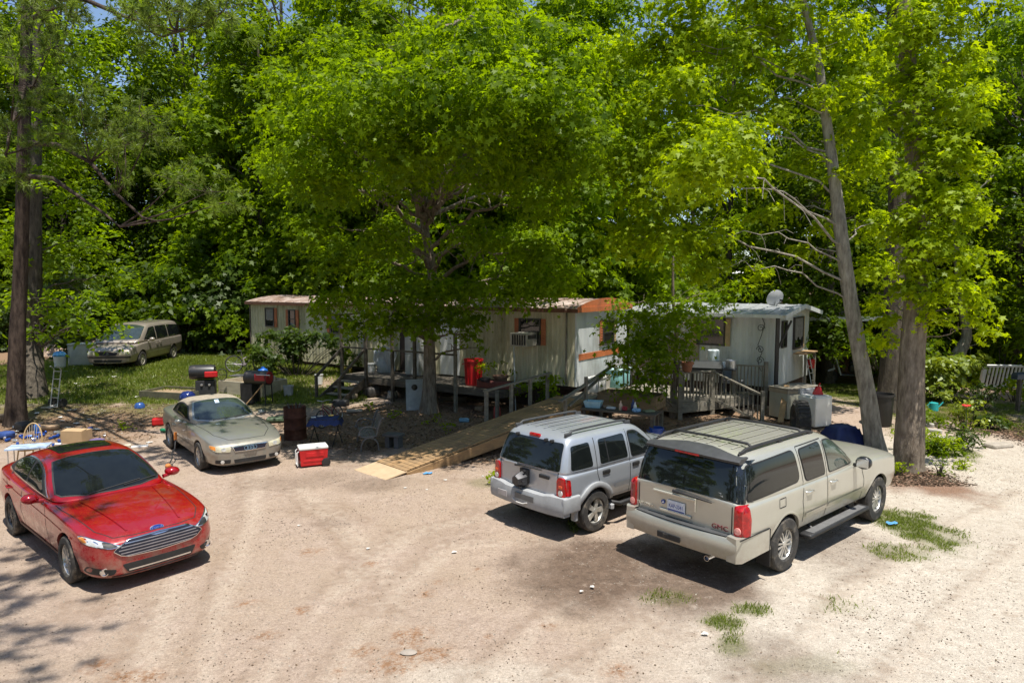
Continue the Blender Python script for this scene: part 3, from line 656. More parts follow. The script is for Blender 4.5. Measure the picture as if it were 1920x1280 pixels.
def wagon_common(c, pm): pass
def yukon():
    pm = paint('pale gold paint', (.46, .45, .39), .40, .34, (.42, .36, .27), .10)
    low = [(-1.20, .52, .88, .94, .80, .93, 1.16, .82, 1.24, 1.25), (-1.16, .50, .93, .985, .80, .97, 1.18, .85, 1.25, 1.27), (-.95, .48, .945, 1.0, .80, .985, 1.19, .86, 1.25, 1.27), (-.4, .47, .945, 1.005, .80, .985, 1.19, .86, 1.25, 1.27), (.5, .46, .94, 1.0, .80, .985, 1.19, .86, 1.25, 1.27), (1.6, .46, .94, 1.0, .80, .985, 1.18, .86, 1.25, 1.27),
           (2.5, .46, .94, 1.0, .80, .985, 1.17, .88, 1.25, 1.285), (3.3, .44, .94, 1.005, .78, .985, 1.14, .88, 1.22, 1.26), (3.9, .42, .93, 1.0, .75, .98, 1.08, .87, 1.17, 1.215), (4.16, .42, .90, .96, .72, .94, 1.03, .84, 1.11, 1.15), (4.28, .44, .82, .88, .70, .87, .98, .78, 1.05, 1.08), (4.32, .5, .72, .78, .70, .77, .94, .7, 1.0, 1.02)]
    rings = [(1.10, -1.175, 2.62, .955, .965), (1.22, -1.165, 2.46, .95, .96), (1.5, -1.11, 2.06, .905, .91), (1.74, -1.03, 1.70, .845, .845), (1.835, -.96, 1.46, .78, .78), (1.885, -.72, 1.15, .58, .58)]
    c = Car('large_suv', 'pale gold long suv with black roof rack seen from behind', (3.40, 10.53, 0), R(40.8), pm, low, rings, (0, 3.302), .40, .465, cs=.05, bf=.10, br=.03)
    for x in (0, 3.302):
        for sg in (1, -1): c.wheel(x, sg * .86, .40, .265, .235, 'six', M_ALU)
        arch_lip(c, x, .465, .40, pm, .035, .018)
    dg = M_GLS
    for nm, pl in (('window', rp([(-1.0, 1.245, .03), (-.93, 1.70, .06), (.34, 1.735, .10), (.40, 1.29, .12)], .06)), ('window', rp([(.58, 1.25, .08), (.50, 1.715, .06), (1.18, 1.735, .06), (1.22, 1.25, .05)], .05)), ('window', rp([(1.36, 1.25, .05), (1.32, 1.73, .05), (1.62, 1.72, .14), (2.28, 1.255, .08)], .05))):
        c.patch('window_trim', inset(pl, -.018), 'y', M_BLK, .003, .08, True); c.patch('window', pl, 'y', M_GLS if pl[0][0] < 1.2 else mat('clear greenish door glass', (.05, .07, .06), .06, var=.4, scale=3, coat=.6), .007, .08, True)
    ws = [(2.52, 0), (2.49, .45), (2.36, .82), (2.20, .86), (1.62, .76), (1.56, .4), (1.55, 0)]
    c.patch('windscreen', sym2(ws), 'z', M_GLS, .006)
    # rear: full-width dark hatch glass, black corner pillars, spoiler
    c.patch('rear_window', rp([(-.84, 1.245, .04), (-.74, 1.745, .06), (.74, 1.745, .06), (.84, 1.245, .04)], .05), '-x', M_GLS, .012, .07)
    for sg in (1, -1):
        mb = MB(); c.patch_mb(mb, [(sg * .855, 1.22), (sg * .755, 1.78), (sg * .825, 1.76), (sg * .935, 1.22)], '-x', .010, 0, .05)
        c.patch_mb(mb, rp([(-1.16, 1.22), (-1.05, 1.77), (-.985, 1.735), (-1.045, 1.22)], .02), 'y' if sg > 0 else '-y', .010, 0, .05); mb.build('rear_pillar_trim', mat('gloss black pillar', (.012, .014, .018), .06, coat=.8), c.root, True, 40)
    mb = MB(); 
    vs = []; 
    for y in np.linspace(-.80, .80, 9):
        k = 1 - (abs(y) / .80) ** 3 * .08; e = .03 * (abs(y) / .8) ** 2
        vs += [(-1.10 * k - .015, y, 1.765 - e), (-1.13 * k, y, 1.80 - e), (-.99, y, 1.872 - e * 2.2), (-.80, y, 1.878 - e * 2.4), (-.95, y, 1.76 - e)]
    mb.add(vs, [(i * 5 + j, i * 5 + (j + 1) % 5, (i + 1) * 5 + (j + 1) % 5, (i + 1) * 5 + j) for i in range(8) for j in range(5)] + [(0, 1, 2, 3, 4), (44, 43, 42, 41, 40)])
    mb.build('spoiler', mat('weathered black spoiler', (.045, .047, .05), .5, var=.2), c.root, True, 30)
    mb = MB(); mb.box((-1.115, -0.0, 1.776), (.03, .42, .035), b=.01); mb.build('brake_light', M_RED, c.root)
    # tail lights wrap the corner
    for sg in (1, -1):
        mb = MB(); ax = 'y' if sg > 0 else '-y'
        c.patch_mb(mb, rp([(sg * .85, .80), (sg * .85, 1.205), (sg * .95, 1.205), (sg * .965, .80)], .02), '-x', .026, 0, .05, .05)
        c.patch_mb(mb, rp([(-1.17, .80), (-1.17, 1.205), (-1.08, 1.205), (-1.04, 1.02), (-1.06, .80)], .02), ax, .020, 0, .05, .04)
        t = mb.build('tail_light', M_RED, c.root, True, 40)
        h = c.ray('-x', sg * .905, .87)[0]; m2 = MB(); m2.lathe([(.052, 0), (.048, .012), (0, .02)], 20, 0, Matrix.Translation(h + Vector((-.034, 0, 0))) @ Matrix.Rotation(R(-90), 4, 'Y')); m2.build('reverse_light', M_PNK, t, True)
    # bumper with step pad
    def bump(x, prof, wds, nm, m):
        vs = []; n = 13; k = len(prof)
        for i in range(n):
            u = -1 + 2 * i / (n - 1); au = abs(u)
            y = u * wds; back = .0 + .05 * au ** 2 + (.10 if au == 1 else 0) * 0
            for dx, z in prof: vs.append((x + dx + back * (1 if dx < .1 else .2), y, z))
        fs = [(i * k + j, i * k + (j + 1) % k, (i + 1) * k + (j + 1) % k, (i + 1) * k + j) for i in range(n - 1) for j in range(k)] + [list(range(k)), [(n - 1) * k + j for j in range(k)][::-1]]
        mb = MB(); mb.add(vs, fs); return mb
    mb = bump(-1.36, [(.16, .46), (.05, .45), (.02, .50), (0, .60), (0, .70), (.03, .765), (.05, .77), (.2, .77)], .955, '', None)
    for sg in (1, -1):
        vs = [(x, sg * y, z) for x, y, z in [(-1.312, .945, .45), (-1.312, .945, .79), (-1.24, 1.0, .795), (-1.24, 1.0, .45), (-.56, 1.012, .77), (-.50, 1.012, .47), (-.56, .92, .77), (-.5, .92, .47), (-1.30, .80, .80), (-1.31, .80, .45), (-1.12, .80, .80)]]
        mb.add(vs, [(0, 1, 2, 3), (2, 4, 5, 3), (4, 6, 7, 5), (0, 9, 8, 1), (1, 8, 10, 2), (2, 10, 6, 4)])
    mb.build('rear_bumper', pm, c.root, True, 45)
    for sg in (1, -1): mb = MB(); mb.box((-.53, sg * 1.0135, .62), (.012, .008, .32)); mb.box((-.93, sg * 1.008, .785), (.78, .012, .012)); mb.build('bumper_seam', M_SEAM, c.root)
    mb = bump(-1.338, [(.02, .772), (.0, .785), (.17, .785), (.19, .772)], .78, '', None); mb.build('step_pad', mat('grey black step pad', (.05, .052, .055), .7, var=.2), c.root)
    mb = MB(); mb.box((-1.362, .12, .545), (.02, .40, .09), 0, b=.015); mb.box((-1.372, .16, .545), (.02, .09, .06), 1); mb.build('hitch_receiver', [M_BLK, M_RUB], c.root)
    mb = MB(); mb.lathe([(.04, -.16), (.042, .02), (.034, .02), (.034, -.14)], 16, 0, Matrix.Translation((-1.30, -.50, .395)) @ Matrix.Rotation(R(-90), 4, 'Y')); mb.build('exhaust_pipe', M_CHR, c.root, True)
    for sg in (1, -1):
        mb = MB(); mb.box((-.50, sg * .90, .36), (.02, .22, .30), b=.008); mb.build('mud_flap', M_BLK, c.root)
    # tailgate trim: handle bar, plate recess and plate
    X = c.ray('-x', 0, 1.0)[0].x
    mb = MB(); mb.box((X - .022, .14, 1.135), (.03, .74, .035), b=.01); mb.box((X - .012, -.22, 1.06), (.02, .03, .2), b=.008); mb.build('tailgate_handle', paint('pale gold trim', (.62, .60, .52), .4, .25), c.root)
    mb = MB(); mb.box((X - .015, .12, .865), (.03, .56, .05), b=.014); mb.build('tailgate_moulding', paint('pale gold trim', (.62, .60, .52), .4, .25), c.root)
    mb = MB(); mb.box((X - .016, .10, .965), (.012, .31, .155), b=.004)
    pl = mb.build('license_plate', mat('faded plate', (.55, .60, .72), .5, var=.15, scale=12, col2=(.75, .76, .78)), c.root)
    Mt = Matrix.Translation((X - .023, .10, .962)) @ Matrix.Rotation(R(-90), 4, 'Z') @ Matrix.Rotation(R(90), 4, 'X')
    text_mesh('plate_lettering', 'KAP-3341', .085, .001, mat('plate blue', (.03, .06, .28), .5), pl, Mt, .72)
    mb = MB(); mb.box((X - .0235, .10, .902), (.002, .29, .018)); mb.build('plate_stripe', mat('plate blue', (.03, .06, .28), .5), pl)
    mb = MB(); mb.lathe([(.034, 0), (.034, .004), (0, .004)], 20, 0, Matrix.Translation((X - .012, .335, .985)) @ Matrix.Rotation(R(-90), 4, 'Y')); st = mb.build('round_sticker', mat('plate blue', (.03, .06, .28), .5), c.root)
    mb = MB(); mb.prism([(-.02, -.016), (.02, -.016), (.004, .02), (-.006, .004)], .002, 0, Matrix.Translation((X - .018, .335, .985)) @ Matrix.Rotation(R(-90), 4, 'Z') @ Matrix.Rotation(R(90), 4, 'X')); mb.build('sticker_mark', mat('white vinyl', (.8, .8, .8), .5), st)
    rb = Matrix.Rotation(R(-90), 4, 'Z') @ Matrix.Rotation(R(90), 4, 'X')
    text_mesh('badge', 'GMC', .095, .006, mat('dark red badge', (.16, .02, .03), .3), c.root, Matrix.Translation((X + .0, -.62, .845)) @ rb, 1.25)
    text_mesh('badge', 'YUKON XL', .062, .004, mat('satin badge', (.68, .66, .58), .3, .6), c.root, Matrix.Translation((X - .0, .66, .87)) @ rb, 1.15)
    mb = MB()
    for z, y in ((1.30, .28), (1.32, -.55), (1.285, -.58)):
        h = c.ray('-x', y, z)[0]; mb.box((h.x - .014, y, z), (.003, .10 if y > 0 else .13, .03 if y > 0 else .018))
    mb.build('window_sticker', mat('grey sticker', (.35, .36, .36), .6), c.root)
    p = c.ray('-x', .0, 1.20)[0]; q = c.ray('-x', -.50, 1.17)[0]
    mb = MB(); mb.tube([p + Vector((-.04, .14, .0)), p + Vector((-.05, -.02, .0)), q + Vector((-.03, 0, 0))], [.028, .018, .008], 8); mb.build('wiper', M_BLK, c.root, True)
    # roof: ribs, rails, cross bars
    mb = MB()
    for y in np.linspace(-.52, .52, 6): c.strip_mb(mb, [(-.78, y), (1.0, y)], .035, 'z', .012, 0, .1)
    mb.build('roof_ribs', paint('pale gold trim', (.62, .60, .52), .4, .25), c.root, True)
    rk = []
    for sg in (1, -1):
        mb = MB(); pts = []
        for x in np.linspace(-.90, 1.30, 12):
            z = c.ray('z', float(x), sg * .70)[0].z; e = 1 if -.85 < x < 1.25 else .2
            pts.append((x, sg * .70, z + .035 * e + .008))
        mb.tube(pts, [.016] + [.026] * 10 + [.016], 8)
        for x in (-.8, .25, 1.2):
            z = c.ray('z', x, sg * .70)[0].z; mb.box((x, sg * .70, z + .01), (.14, .045, .05), b=.012)
        mb.build('roof_rail', M_BLK, c.root, True, 50)
    for x in (-.52, .98):
        z = c.ray('z', x, 0)[0].z; mb = MB(); mb.tube([(x, -.70, z - .01), (x, -.62, z + .045), (x, 0, z + .055), (x, .62, z + .045), (x, .70, z - .01)], [.02, .022, .02, .022, .02], 8); mb.build('roof_crossbar', M_BLK, c.root, True, 50)
    # side: steps, doors, handles, mirror, mouldings
    for sg in (1, -1):
        mb = MB(); mb.box((1.62, sg * 1.0, .40), (2.15, .20, .07), b=.03); mb.box((1.62, sg * 1.01, .437), (1.9, .13, .008), 1); mb.tube([(.9, sg * .8, .5), (.9, sg * .98, .4)], .025, 6); mb.tube([(2.3, sg * .8, .5), (2.3, sg * .98, .4)], .025, 6); mb.build('running_board', [M_BLK, mat('grey tread', (.12, .12, .12), .7)], c.root, True, 50)
    for a in ('y', '-y'):
        for u0, u1 in ((.56, 1.26), (1.32, 2.62)): mb = MB(); c.strip_mb(mb, [(u0, .72), (u1, .72)], .07, a, .012, 0, .1); mb.build('side_moulding', pm, c.root, True)
    dl = []
    for a in ('y', '-y'): dl += [(a, [(2.62, .5), (2.64, .9), (2.5, 1.22)]), (a, [(1.28, .5), (1.28, 1.78)]), (a, [(.52, .62), (.46, .95), (.50, 1.25), (.44, 1.76)]), (a, [(.62, .5), (2.62, .5)]), (a, [(-.06, 1.0), (-.24, 1.0), (-.24, 1.13), (-.06, 1.13), (-.06, 1.0)]), (a, [(1.28, 1.775), (.44, 1.77)])]
    dl += [('-x', [(-.80, .80), (-.80, 1.22)]), ('-x', [(.80, .80), (.80, 1.22)])]
    c.lines('panel_gaps', dl, M_SEAM, .015)
    c.handle(1.48, 1.08, mat('chrome handle', (.8, .79, .74), .2, .8), .2); c.handle(.66, 1.08, mat('chrome handle', (.8, .79, .74), .2, .8), .2)
    c.mirror(2.28, 1.02, 1.27, mat('black mirror shell', (.02, .02, .022), .3, coat=.5), .15, .26, .22)
    for sg in (1, -1):
        mb = MB(); c.patch_mb(mb, rp([(sg * .58, .95), (sg * .80, .97), (sg * .85, 1.06), (sg * .62, 1.06)], .02), 'x', .01, 0, .06); mb.build('headlight', M_WHL, c.root, True)
    c.patch('grille', rp([(-.5, .8), (.5, .8), (.52, 1.05), (-.52, 1.05)], .03), 'x', M_CHR, .01)
    return c

def jeep():
    pm = paint('silver blue paint', (.40, .43, .47), .45, .32, (.42, .38, .32), .08)
    gp = mat('weathered grey plastic', (.30, .31, .32), .65, var=.12, scale=5, bump=.05)
    low = [(-.76, .50, .78, .83, .75, .82, 1.02, .72, 1.10, 1.12), (-.73, .48, .83, .88, .75, .87, 1.05, .76, 1.13, 1.14), (-.5, .46, .84, .895, .75, .88, 1.06, .78, 1.13, 1.14), (.1, .44, .84, .895, .75, .88, 1.06, .78, 1.13, 1.14), (1.0, .42, .84, .89, .75, .88, 1.06, .78, 1.13, 1.14), (2.0, .42, .84, .89, .75, .875, 1.05, .76, 1.12, 1.14), (2.65, .44, .83, .88, .75, .86, 1.02, .70, 1.10, 1.13), (3.15, .46, .80, .85, .75, .82, .98, .62, 1.06, 1.09), (3.36, .5, .72, .78, .75, .76, .92, .56, .99, 1.01), (3.42, .55, .6, .7, .75, .66, .88, .5, .93, .95)]
    rings = [(1.0, -.765, 2.15, .865, .865), (1.12, -.75, 2.0, .86, .86), (1.38, -.665, 1.72, .805, .80), (1.575, -.575, 1.48, .75, .745), (1.665, -.50, 1.30, .69, .685), (1.715, -.28, 1.02, .50, .50)]
    c = Car('compact_suv', 'silver blue boxy suv with grey fender flares and a bare spare wheel mount', (.83, 12.07, 0), R(42.9), pm, low, rings, (0, 2.65), .355, .44, cs=.05, bf=.06, br=.02)
    for x in (0, 2.65):
        for sg in (1, -1): c.wheel(x, sg * .79, .355, .235, .215, 'steel', mat('steel rim', (.55, .54, .50), .4, .55, dirt=(.2, .16, .12), dirt_amt=.25))
        arch_lip(c, x, .425, .355, gp, .085, .05, 'fender_flare', -8, 188, .035)
    for pl in (rp([(-.58, 1.145, .05), (-.50, 1.53, .05), (-.08, 1.55, .05), (-.05, 1.145, .05)], .05), rp([(.14, 1.145, .05), (.16, 1.555, .05), (.86, 1.565, .05), (.90, 1.145, .05)], .05), rp([(1.02, 1.145, .05), (1.0, 1.565, .05), (1.24, 1.56, .1), (1.80, 1.15, .06)], .05)):
        c.patch('window_trim', inset(pl, -.02), 'y', pm if pl[0][0] < .95 else M_BLK, .004, .07, True); c.patch('window', pl, 'y', M_GLS if pl[0][0] > .9 else M_GLS, .007, .07, True)
    mb = MB()
    for a in ('y', '-y'): c.strip_mb(mb, [(.36, 1.145), (.34, 1.555)], .025, a, .011)
    mb.build('window_divider', M_BLK, c.root)
    c.patch('windscreen', sym2([(2.04, 0), (2.02, .4), (1.92, .74), (1.80, .77), (1.40, .68), (1.34, .35), (1.33, 0)]), 'z', M_GLS, .006)
    c.patch('rear_window', rp([(-.73, 1.135, .05), (-.665, 1.575, .06), (.665, 1.575, .06), (.73, 1.135, .05)], .05), '-x', M_GLS, .012, .07)
    X = c.ray('-x', 0, .9)[0].x
    mb = MB()
    for y in (-.42, -.28, .42): mb.box((-.60, y, 1.585), (.07, .05, .05), b=.01)
    mb.build('glass_hinge', M_BLK, c.root)
    h = c.ray('-x', 0, 1.62)[0]; mb = MB(); mb.box((h.x - .01, .02, 1.62), (.06, .26, .065), b=.022); mb.build('brake_light', M_RED, c.root, True)
    for sg in (1, -1):
        mb = MB(); c.patch_mb(mb, rp([(sg * .70, .74), (sg * .70, 1.0), (sg * .74, 1.06), (sg * .845, 1.04), (sg * .865, .74)], .03), '-x', .022, 0, .05, .05); c.patch_mb(mb, rp([(-.745, .76), (-.745, 1.04), (-.65, 1.02), (-.63, .76)], .03), 'y' if sg > 0 else '-y', .016, 0, .05, .03)
        t = mb.build('tail_light', M_RED, c.root, True, 40)
        m2 = MB(); hh = c.ray('-x', sg * .78, .80)[0]; m2.lathe([(.05, 0), (.045, .012), (0, .018)], 18, 0, Matrix.Translation(hh + Vector((-.026, 0, 0))) @ Matrix.Rotation(R(-90), 4, 'Y')); m2.build('reverse_light', M_WHL, t, True)
        m2 = MB(); hh = c.ray('-x', sg * .78, .90)[0]; m2.box((hh.x - .03, sg * .78, .90), (.02, .08, .05), b=.01); m2.build('indicator', mat('orange red lens', (.65, .09, .02), .2, coat=.5), t)
    # bare spare-wheel carrier
    mb = MB(); mb.box((X - .02, .06, .93), (.04, .22, .26), 0, b=.02); mb.lathe([(.15, 0), (.14, .05), (.10, .16), (.085, .18), (0, .18)], 6, 1, Matrix.Translation((X - .03, .10, .86)) @ Matrix.Rotation(R(-90), 4, 'Y'))
    for a, b in ((.02, 1.02), (.16, .9), (.03, .76), (-.03, .86)): mb.lathe([(.018, 0), (.018, .05), (0, .05)], 8, 1, Matrix.Translation((X - .12 if b < .95 else X - .04, a, b)) @ Matrix.Rotation(R(-90), 4, 'Y'))
    mb.build('spare_wheel_mount', [M_BLK, mat('dark steel cone', (.06, .06, .065), .4, .6)], c.root, True, 40)
    mb = MB(); mb.box((X - .012, -.40, 1.0), (.03, .23, .06), b=.02); mb.build('door_handle', M_BLK, c.root)
    p = c.ray('-x', .28, 1.105)[0]; mb = MB(); mb.tube([(X - .02, .30, 1.075), (X - .04, .1, 1.10), (X - .02, -.35, 1.10)], [.02, .014, .008], 8); mb.box((X - .012, .42, 1.105), (.03, .34, .03), 1, ry=0, b=.01); mb.build('wiper', [M_BLK, pm], c.root, True)
    # bumper
    mb = MB(); k = 8; n = 13; vs = []
    prof = [(.1, .42), (.02, .42), (0, .50), (.0, .60), (.03, .70), (.10, .715), (.16, .715), (.16, .42)]
    for i in range(n):
        u = -1 + 2 * i / (n - 1); y = u * .90; bk = .07 * abs(u) ** 3; hh = .0 if abs(u) < .62 else .03
        for dx, z in prof: vs.append((-.90 + dx + bk, y, z + (hh if z > .65 else 0)))
    mb.add(vs, [(i * k + j, i * k + (j + 1) % k, (i + 1) * k + (j + 1) % k, (i + 1) * k + j) for i in range(n - 1) for j in range(k)] + [list(range(k)), [(n - 1) * k + j for j in range(k)][::-1]])
    for sg in (1, -1): mb.box((-.62, sg * .885, .60), (.42, .07, .28), b=.03)
    mb.build('rear_bumper', gp, c.root, True, 45)
    mb = MB(); mb.box((-.905, -.05, .60), (.012, .46, .10), b=.005); mb.build('bumper_insert', mat('dark grey insert', (.13, .13, .13), .6), c.root); mb = MB(); mb.box((-.90, .50, .56), (.014, .22, .10)); mb.build('scuffed_panel', mat('scuffed grey', (.38, .36, .36), .6), c.root)
    mb = MB(); mb.tube([(-.92, .22, .52), (-.935, .10, .49), (-.935, -.05, .49), (-.92, -.14, .52)], .012, 6); mb.build('tow_cable', mat('pale cord', (.55, .53, .5), .7), c.root)
    # roof ribs and rails
    mb = MB()
    for y in np.linspace(-.42, .42, 5): c.strip_mb(mb, [(-.36, y), (1.05, y)], .04, 'z', .012, 0, .1)
    mb.build('roof_ribs', paint('bright silver rib', (.60, .64, .70), .5, .25), c.root, True)
    for sg in (1, -1):
        mb = MB(); pts = []
        for x in np.linspace(-.46, 1.28, 12):
            z = c.ray('z', float(x), sg * .60)[0].z; e = 0 if x < -.45 or x > 1.27 else 1; pts.append((x, sg * .60, z + .06 * e + .005))
        mb.tube(pts, [.022] + [.02] * 10 + [.022], 8)
        for x in (-.40, 1.2): z = c.ray('z', x, sg * .60)[0].z; mb.box((x, sg * .60, z + .02), (.16, .045, .07), b=.015)
        mb.build('roof_rail', mat('dark grey rail', (.05, .052, .055), .45), c.root, True, 50)
    dl = []
    for a in ('y', '-y'): dl += [(a, [(.10, .86), (.05, 1.0), (.06, 1.6)]), (a, [(.96, .45), (.95, 1.62)]), (a, [(1.98, .45), (2.0, .9), (1.88, 1.12)]), (a, [(.55, .45), (2.0, .45)])]
    dl += [('-x', [(-.70, .74), (-.70, 1.12)]), ('-x', [(.70, .74), (.70, 1.12)])]
    c.lines('panel_gaps', dl, M_SEAM, .015)
    for a in ('y', '-y'):
        for u0, u1 in ((.52, .93), (.98, 2.1)): mb = MB(); c.strip_mb(mb, [(u0, .70), (u1, .70)], .09, a, .014, 0, .1); mb.build('side_moulding', gp, c.root, True)
    for sg in (1, -1):
        mb = MB(); mb.tube([(.45, sg * .78, .40), (.6, sg * .93, .37), (2.0, sg * .93, .37), (2.15, sg * .78, .40)], .04, 10); mb.build('side_step', M_BLK, c.root, True)
        ax = 'y' if sg > 0 else '-y'
        for x in (.28, 1.12):
            h, D, _ = c.ray(ax, x, .99); mb = MB(); mb.box(h, (.20, .05, .075), b=.02); mb.build('door_handle', M_BLK, c.root)
    c.mirror(1.78, .92, 1.2, M_BLK, .13, .2, .17)
    return c

def minivan():
    pm = paint('brownish silver paint', (.36, .31, .265), .45, .38, (.36, .30, .24), .12)
    low = [(-1.05, .36, .78, .84, .75, .82, 1.0, .72, 1.06, 1.08), (-1.0, .32, .86, .92, .75, .90, 1.02, .8, 1.08, 1.09), (-.6, .28, .88, .95, .72, .93, 1.03, .82, 1.09, 1.1), (.6, .26, .88, .955, .7, .935, 1.02, .82, 1.08, 1.09), (2.0, .26, .88, .95, .68, .93, 1.0, .82, 1.06, 1.08), (2.7, .26, .88, .945, .66, .92, .99, .8, 1.05, 1.08), (3.2, .25, .87, .94, .64, .91, .96, .76, 1.02, 1.06), (3.6, .24, .84, .90, .6, .87, .86, .7, .93, .97), (3.84, .24, .78, .84, .56, .80, .77, .6, .82, .85), (3.94, .26, .68, .74, .54, .70, .69, .52, .73, .75)]
    rings = [(.95, -1.03, 3.5, .90, .90), (1.08, -1.01, 3.25, .895, .89), (1.35, -.96, 2.78, .85, .84), (1.60, -.87, 2.34, .79, .77), (1.71, -.74, 2.05, .72, .71), (1.77, -.45, 1.65, .5, .5)]
    c = Car('minivan', 'dusty brown silver minivan parked on the grass by the woods', (0, 0, 0), 0, pm, low, rings, (0, 3.0), .33, .40, cs=.07, bf=.12, br=.04)
    for x in (0, 3.0):
        for sg in (1, -1): c.wheel(x, sg * .82, .33, .215, .21, 'cap', mat('dirty hubcap', (.50, .46, .36), .5, .2, dirt=(.2, .16, .1), dirt_amt=.3))
        arch_lip(c, x, .40, .33, pm, .022, .01)
    for pl in (rp([(-.88, 1.10), (-.78, 1.54, .1), (.45, 1.60), (.45, 1.10)], .05), rp([(.55, 1.10), (.55, 1.60), (1.55, 1.60), (1.60, 1.09)], .04), rp([(1.70, 1.09), (1.65, 1.60), (2.1, 1.57, .1), (2.78, 1.10, .06)], .04)):
        c.patch('window', pl, 'y', M_GLS, .006, .1, True)
    c.patch('windscreen', sym2([(3.28, 0), (3.24, .45), (3.10, .8), (2.94, .82), (2.26, .70), (2.19, .35), (2.18, 0)]), 'z', M_GLG, .006)
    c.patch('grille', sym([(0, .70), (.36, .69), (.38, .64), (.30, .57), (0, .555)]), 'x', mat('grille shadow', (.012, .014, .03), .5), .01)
    mb = MB(); c.strip_mb(mb, [(-.36, .71), (0, .72), (.36, .71)], .025, 'x', .014); h = c.ray('x', 0, .63)[0]; mb.lathe([(.05, 0), (.05, .012), (.035, .012), (.035, 0)], 16, 0, Matrix.Translation(h + Vector((.012, 0, 0))) @ Matrix.Rotation(R(80), 4, 'Y'), True); mb.build('grille_trim', M_CHR, c.root)
    c.patch('headlight', rp([(.42, .70), (.66, .725), (.80, .74), (.82, .66), (.72, .60), (.44, .59)], .03), 'x', M_CRM, .008, .06, True)
    c.patch('bumper_strip', rp([(-.82, .53), (.82, .53), (.82, .47), (-.82, .47)], .01), 'x', M_BLK, .008, .08)
    c.patch('lower_intake', rp([(-.55, .40), (.55, .40), (.5, .30), (-.5, .30)], .02), 'x', M_BLK, .006, .08)
    dl = []
    for a in ('y', '-y'): dl += [(a, [(2.55, .35), (2.6, .7), (2.5, 1.0)]), (a, [(1.58, .35), (1.58, 1.5)]), (a, [(.5, .4), (.42, .7), (.5, 1.55)]), (a, [(.5, .35), (2.55, .35)])]
    dl += [('z', [(3.75, s * .55), (3.4, s * .7), (3.0, s * .78)]) for s in (1, -1)]
    c.lines('panel_gaps', dl, M_SEAM, .012)
    for a in ('y', '-y'): mb = MB(); c.strip_mb(mb, [(.5, .60), (2.55, .58)], .03, a, .012, 0, .1); mb.build('side_moulding', mat('pale moulding', (.5, .47, .4), .5), c.root)
    c.handle(1.72, .90, pm); c.handle(1.38, .92, pm); c.mirror(2.45, .97, 1.10, pm, .15, .22, .17)
    return c
red_sedan(); convertible(); yukon(); jeep()
van = minivan()
pv = at(264, 688); _a = R(-86); van.root.rotation_euler = (0, 0, _a)
van.root.location = (pv.x - 3.0 * math.cos(_a) + .82 * math.sin(_a), pv.y - 3.0 * math.sin(_a) - .82 * math.cos(_a), float(th(pv.x, pv.y)))

# ---------------------------------------------------------------- mobile homes, decks, ramp
W_GREY = mat('weathered grey wood', (.145, .13, .10), .9, 0, 0, 9, .5, 30, col2=(.26, .235, .19), stretch=(.25, 1, 1), dirt=(.09, .08, .06), dirt_amt=.3)
W_DARK = mat('dark and shaded wood', (.055, .045, .035), .9, 0, 0, 9, .5, 30, col2=(.13, .11, .085), stretch=(.25, 1, 1))  # dark brown wood; on the porch boards its tone stands for deep shade
W_NEW = mat('yellow treated wood', (.28, .17, .08), .8, 0, 0, 7, .4, 30, col2=(.42, .265, .125), stretch=(.25, 1, 1), dirt=(.15, .105, .065), dirt_amt=.5)
W_BRN = mat('brown planter boards', (.20, .13, .07), .85, 0, 0, 7, .4, 30, col2=(.32, .23, .13), stretch=(.25, 1, 1), dirt=(.11, .09, .05), dirt_amt=.3)
S_CRM = mat('cream metal siding', (.48, .44, .29), .55, .05, 0, 2.2, .1, 8, col2=(.62, .58, .41), dirt=(.19, .18, .09), dirt_amt=.55, stretch=(1, 1, .22))
S_WHT = mat('white metal siding', (.52, .555, .57), .5, .05, 0, 2., .05, 8, col2=(.70, .72, .71), dirt=(.26, .25, .21), dirt_amt=.4, stretch=(1, 1, .22))
M_RUST = mat('rusty roof metal', (.17, .10, .07), .75, .2, 0, 2.5, .2, 20, col2=(.30, .21, .165), dirt=(.55, .47, .43), dirt_amt=.6)
M_ORG = mat('orange painted metal', (.50, .15, .05), .5, 0, .15, 4, dirt=(.28, .10, .05), dirt_amt=.3)
M_SHUT = mat('faded orange shutter', (.42, .14, .06), .65, 0, .2, 6)
M_TAN = mat('tan board', (.46, .33, .17), .7, 0, .15, 6)
M_GALV = mat('galvanised roof sheet', (.52, .54, .56), .4, .5, .15, 2.5, dirt=(.26, .22, .18), dirt_amt=.3)
M_DKF = mat('dark window frame', (.05, .045, .04), .6)
M_WIN = mat('house window glass', (.015, .018, .018), .05, 0, .5, 1.5, coat=.5)
M_WHT = mat('white enamel', (.74, .74, .72), .45, 0, .06, 3, dirt=(.4, .36, .3), dirt_amt=.12)
M_CURT = mat('grey curtain cloth', (.22, .21, .20), .9, 0, .25, 9)
M_CONC = mat('concrete block', (.34, .32, .29), .9, 0, .15, 8, .3)
M_CRAWL = mat('dark crawl shade', (.055, .036, .028), .95, 0, .4, 3)  # shade of the open crawl space and doorway put into the colour
def ribbed(mb, x0, x1, y, z0, z1, pitch, dep, mi=0, ends=False):
    """metal sheet standing along x at y, ribs projecting to -y"""
    xs = []; x = x0
    while x < x1 - 1e-6:
        for f, d in ((0, 0), (.40, 0), (.52, dep), (.88, dep)): 
            if x + f * pitch <= x1: xs.append((x + f * pitch, y - d))
        x += pitch
    xs.append((x1, y)); n = len(xs)
    mb.add([(a, b, z0) for a, b in xs] + [(a, b, z1) for a, b in xs], [(i, i + 1, n + i + 1, n + i) for i in range(n - 1)], mi)
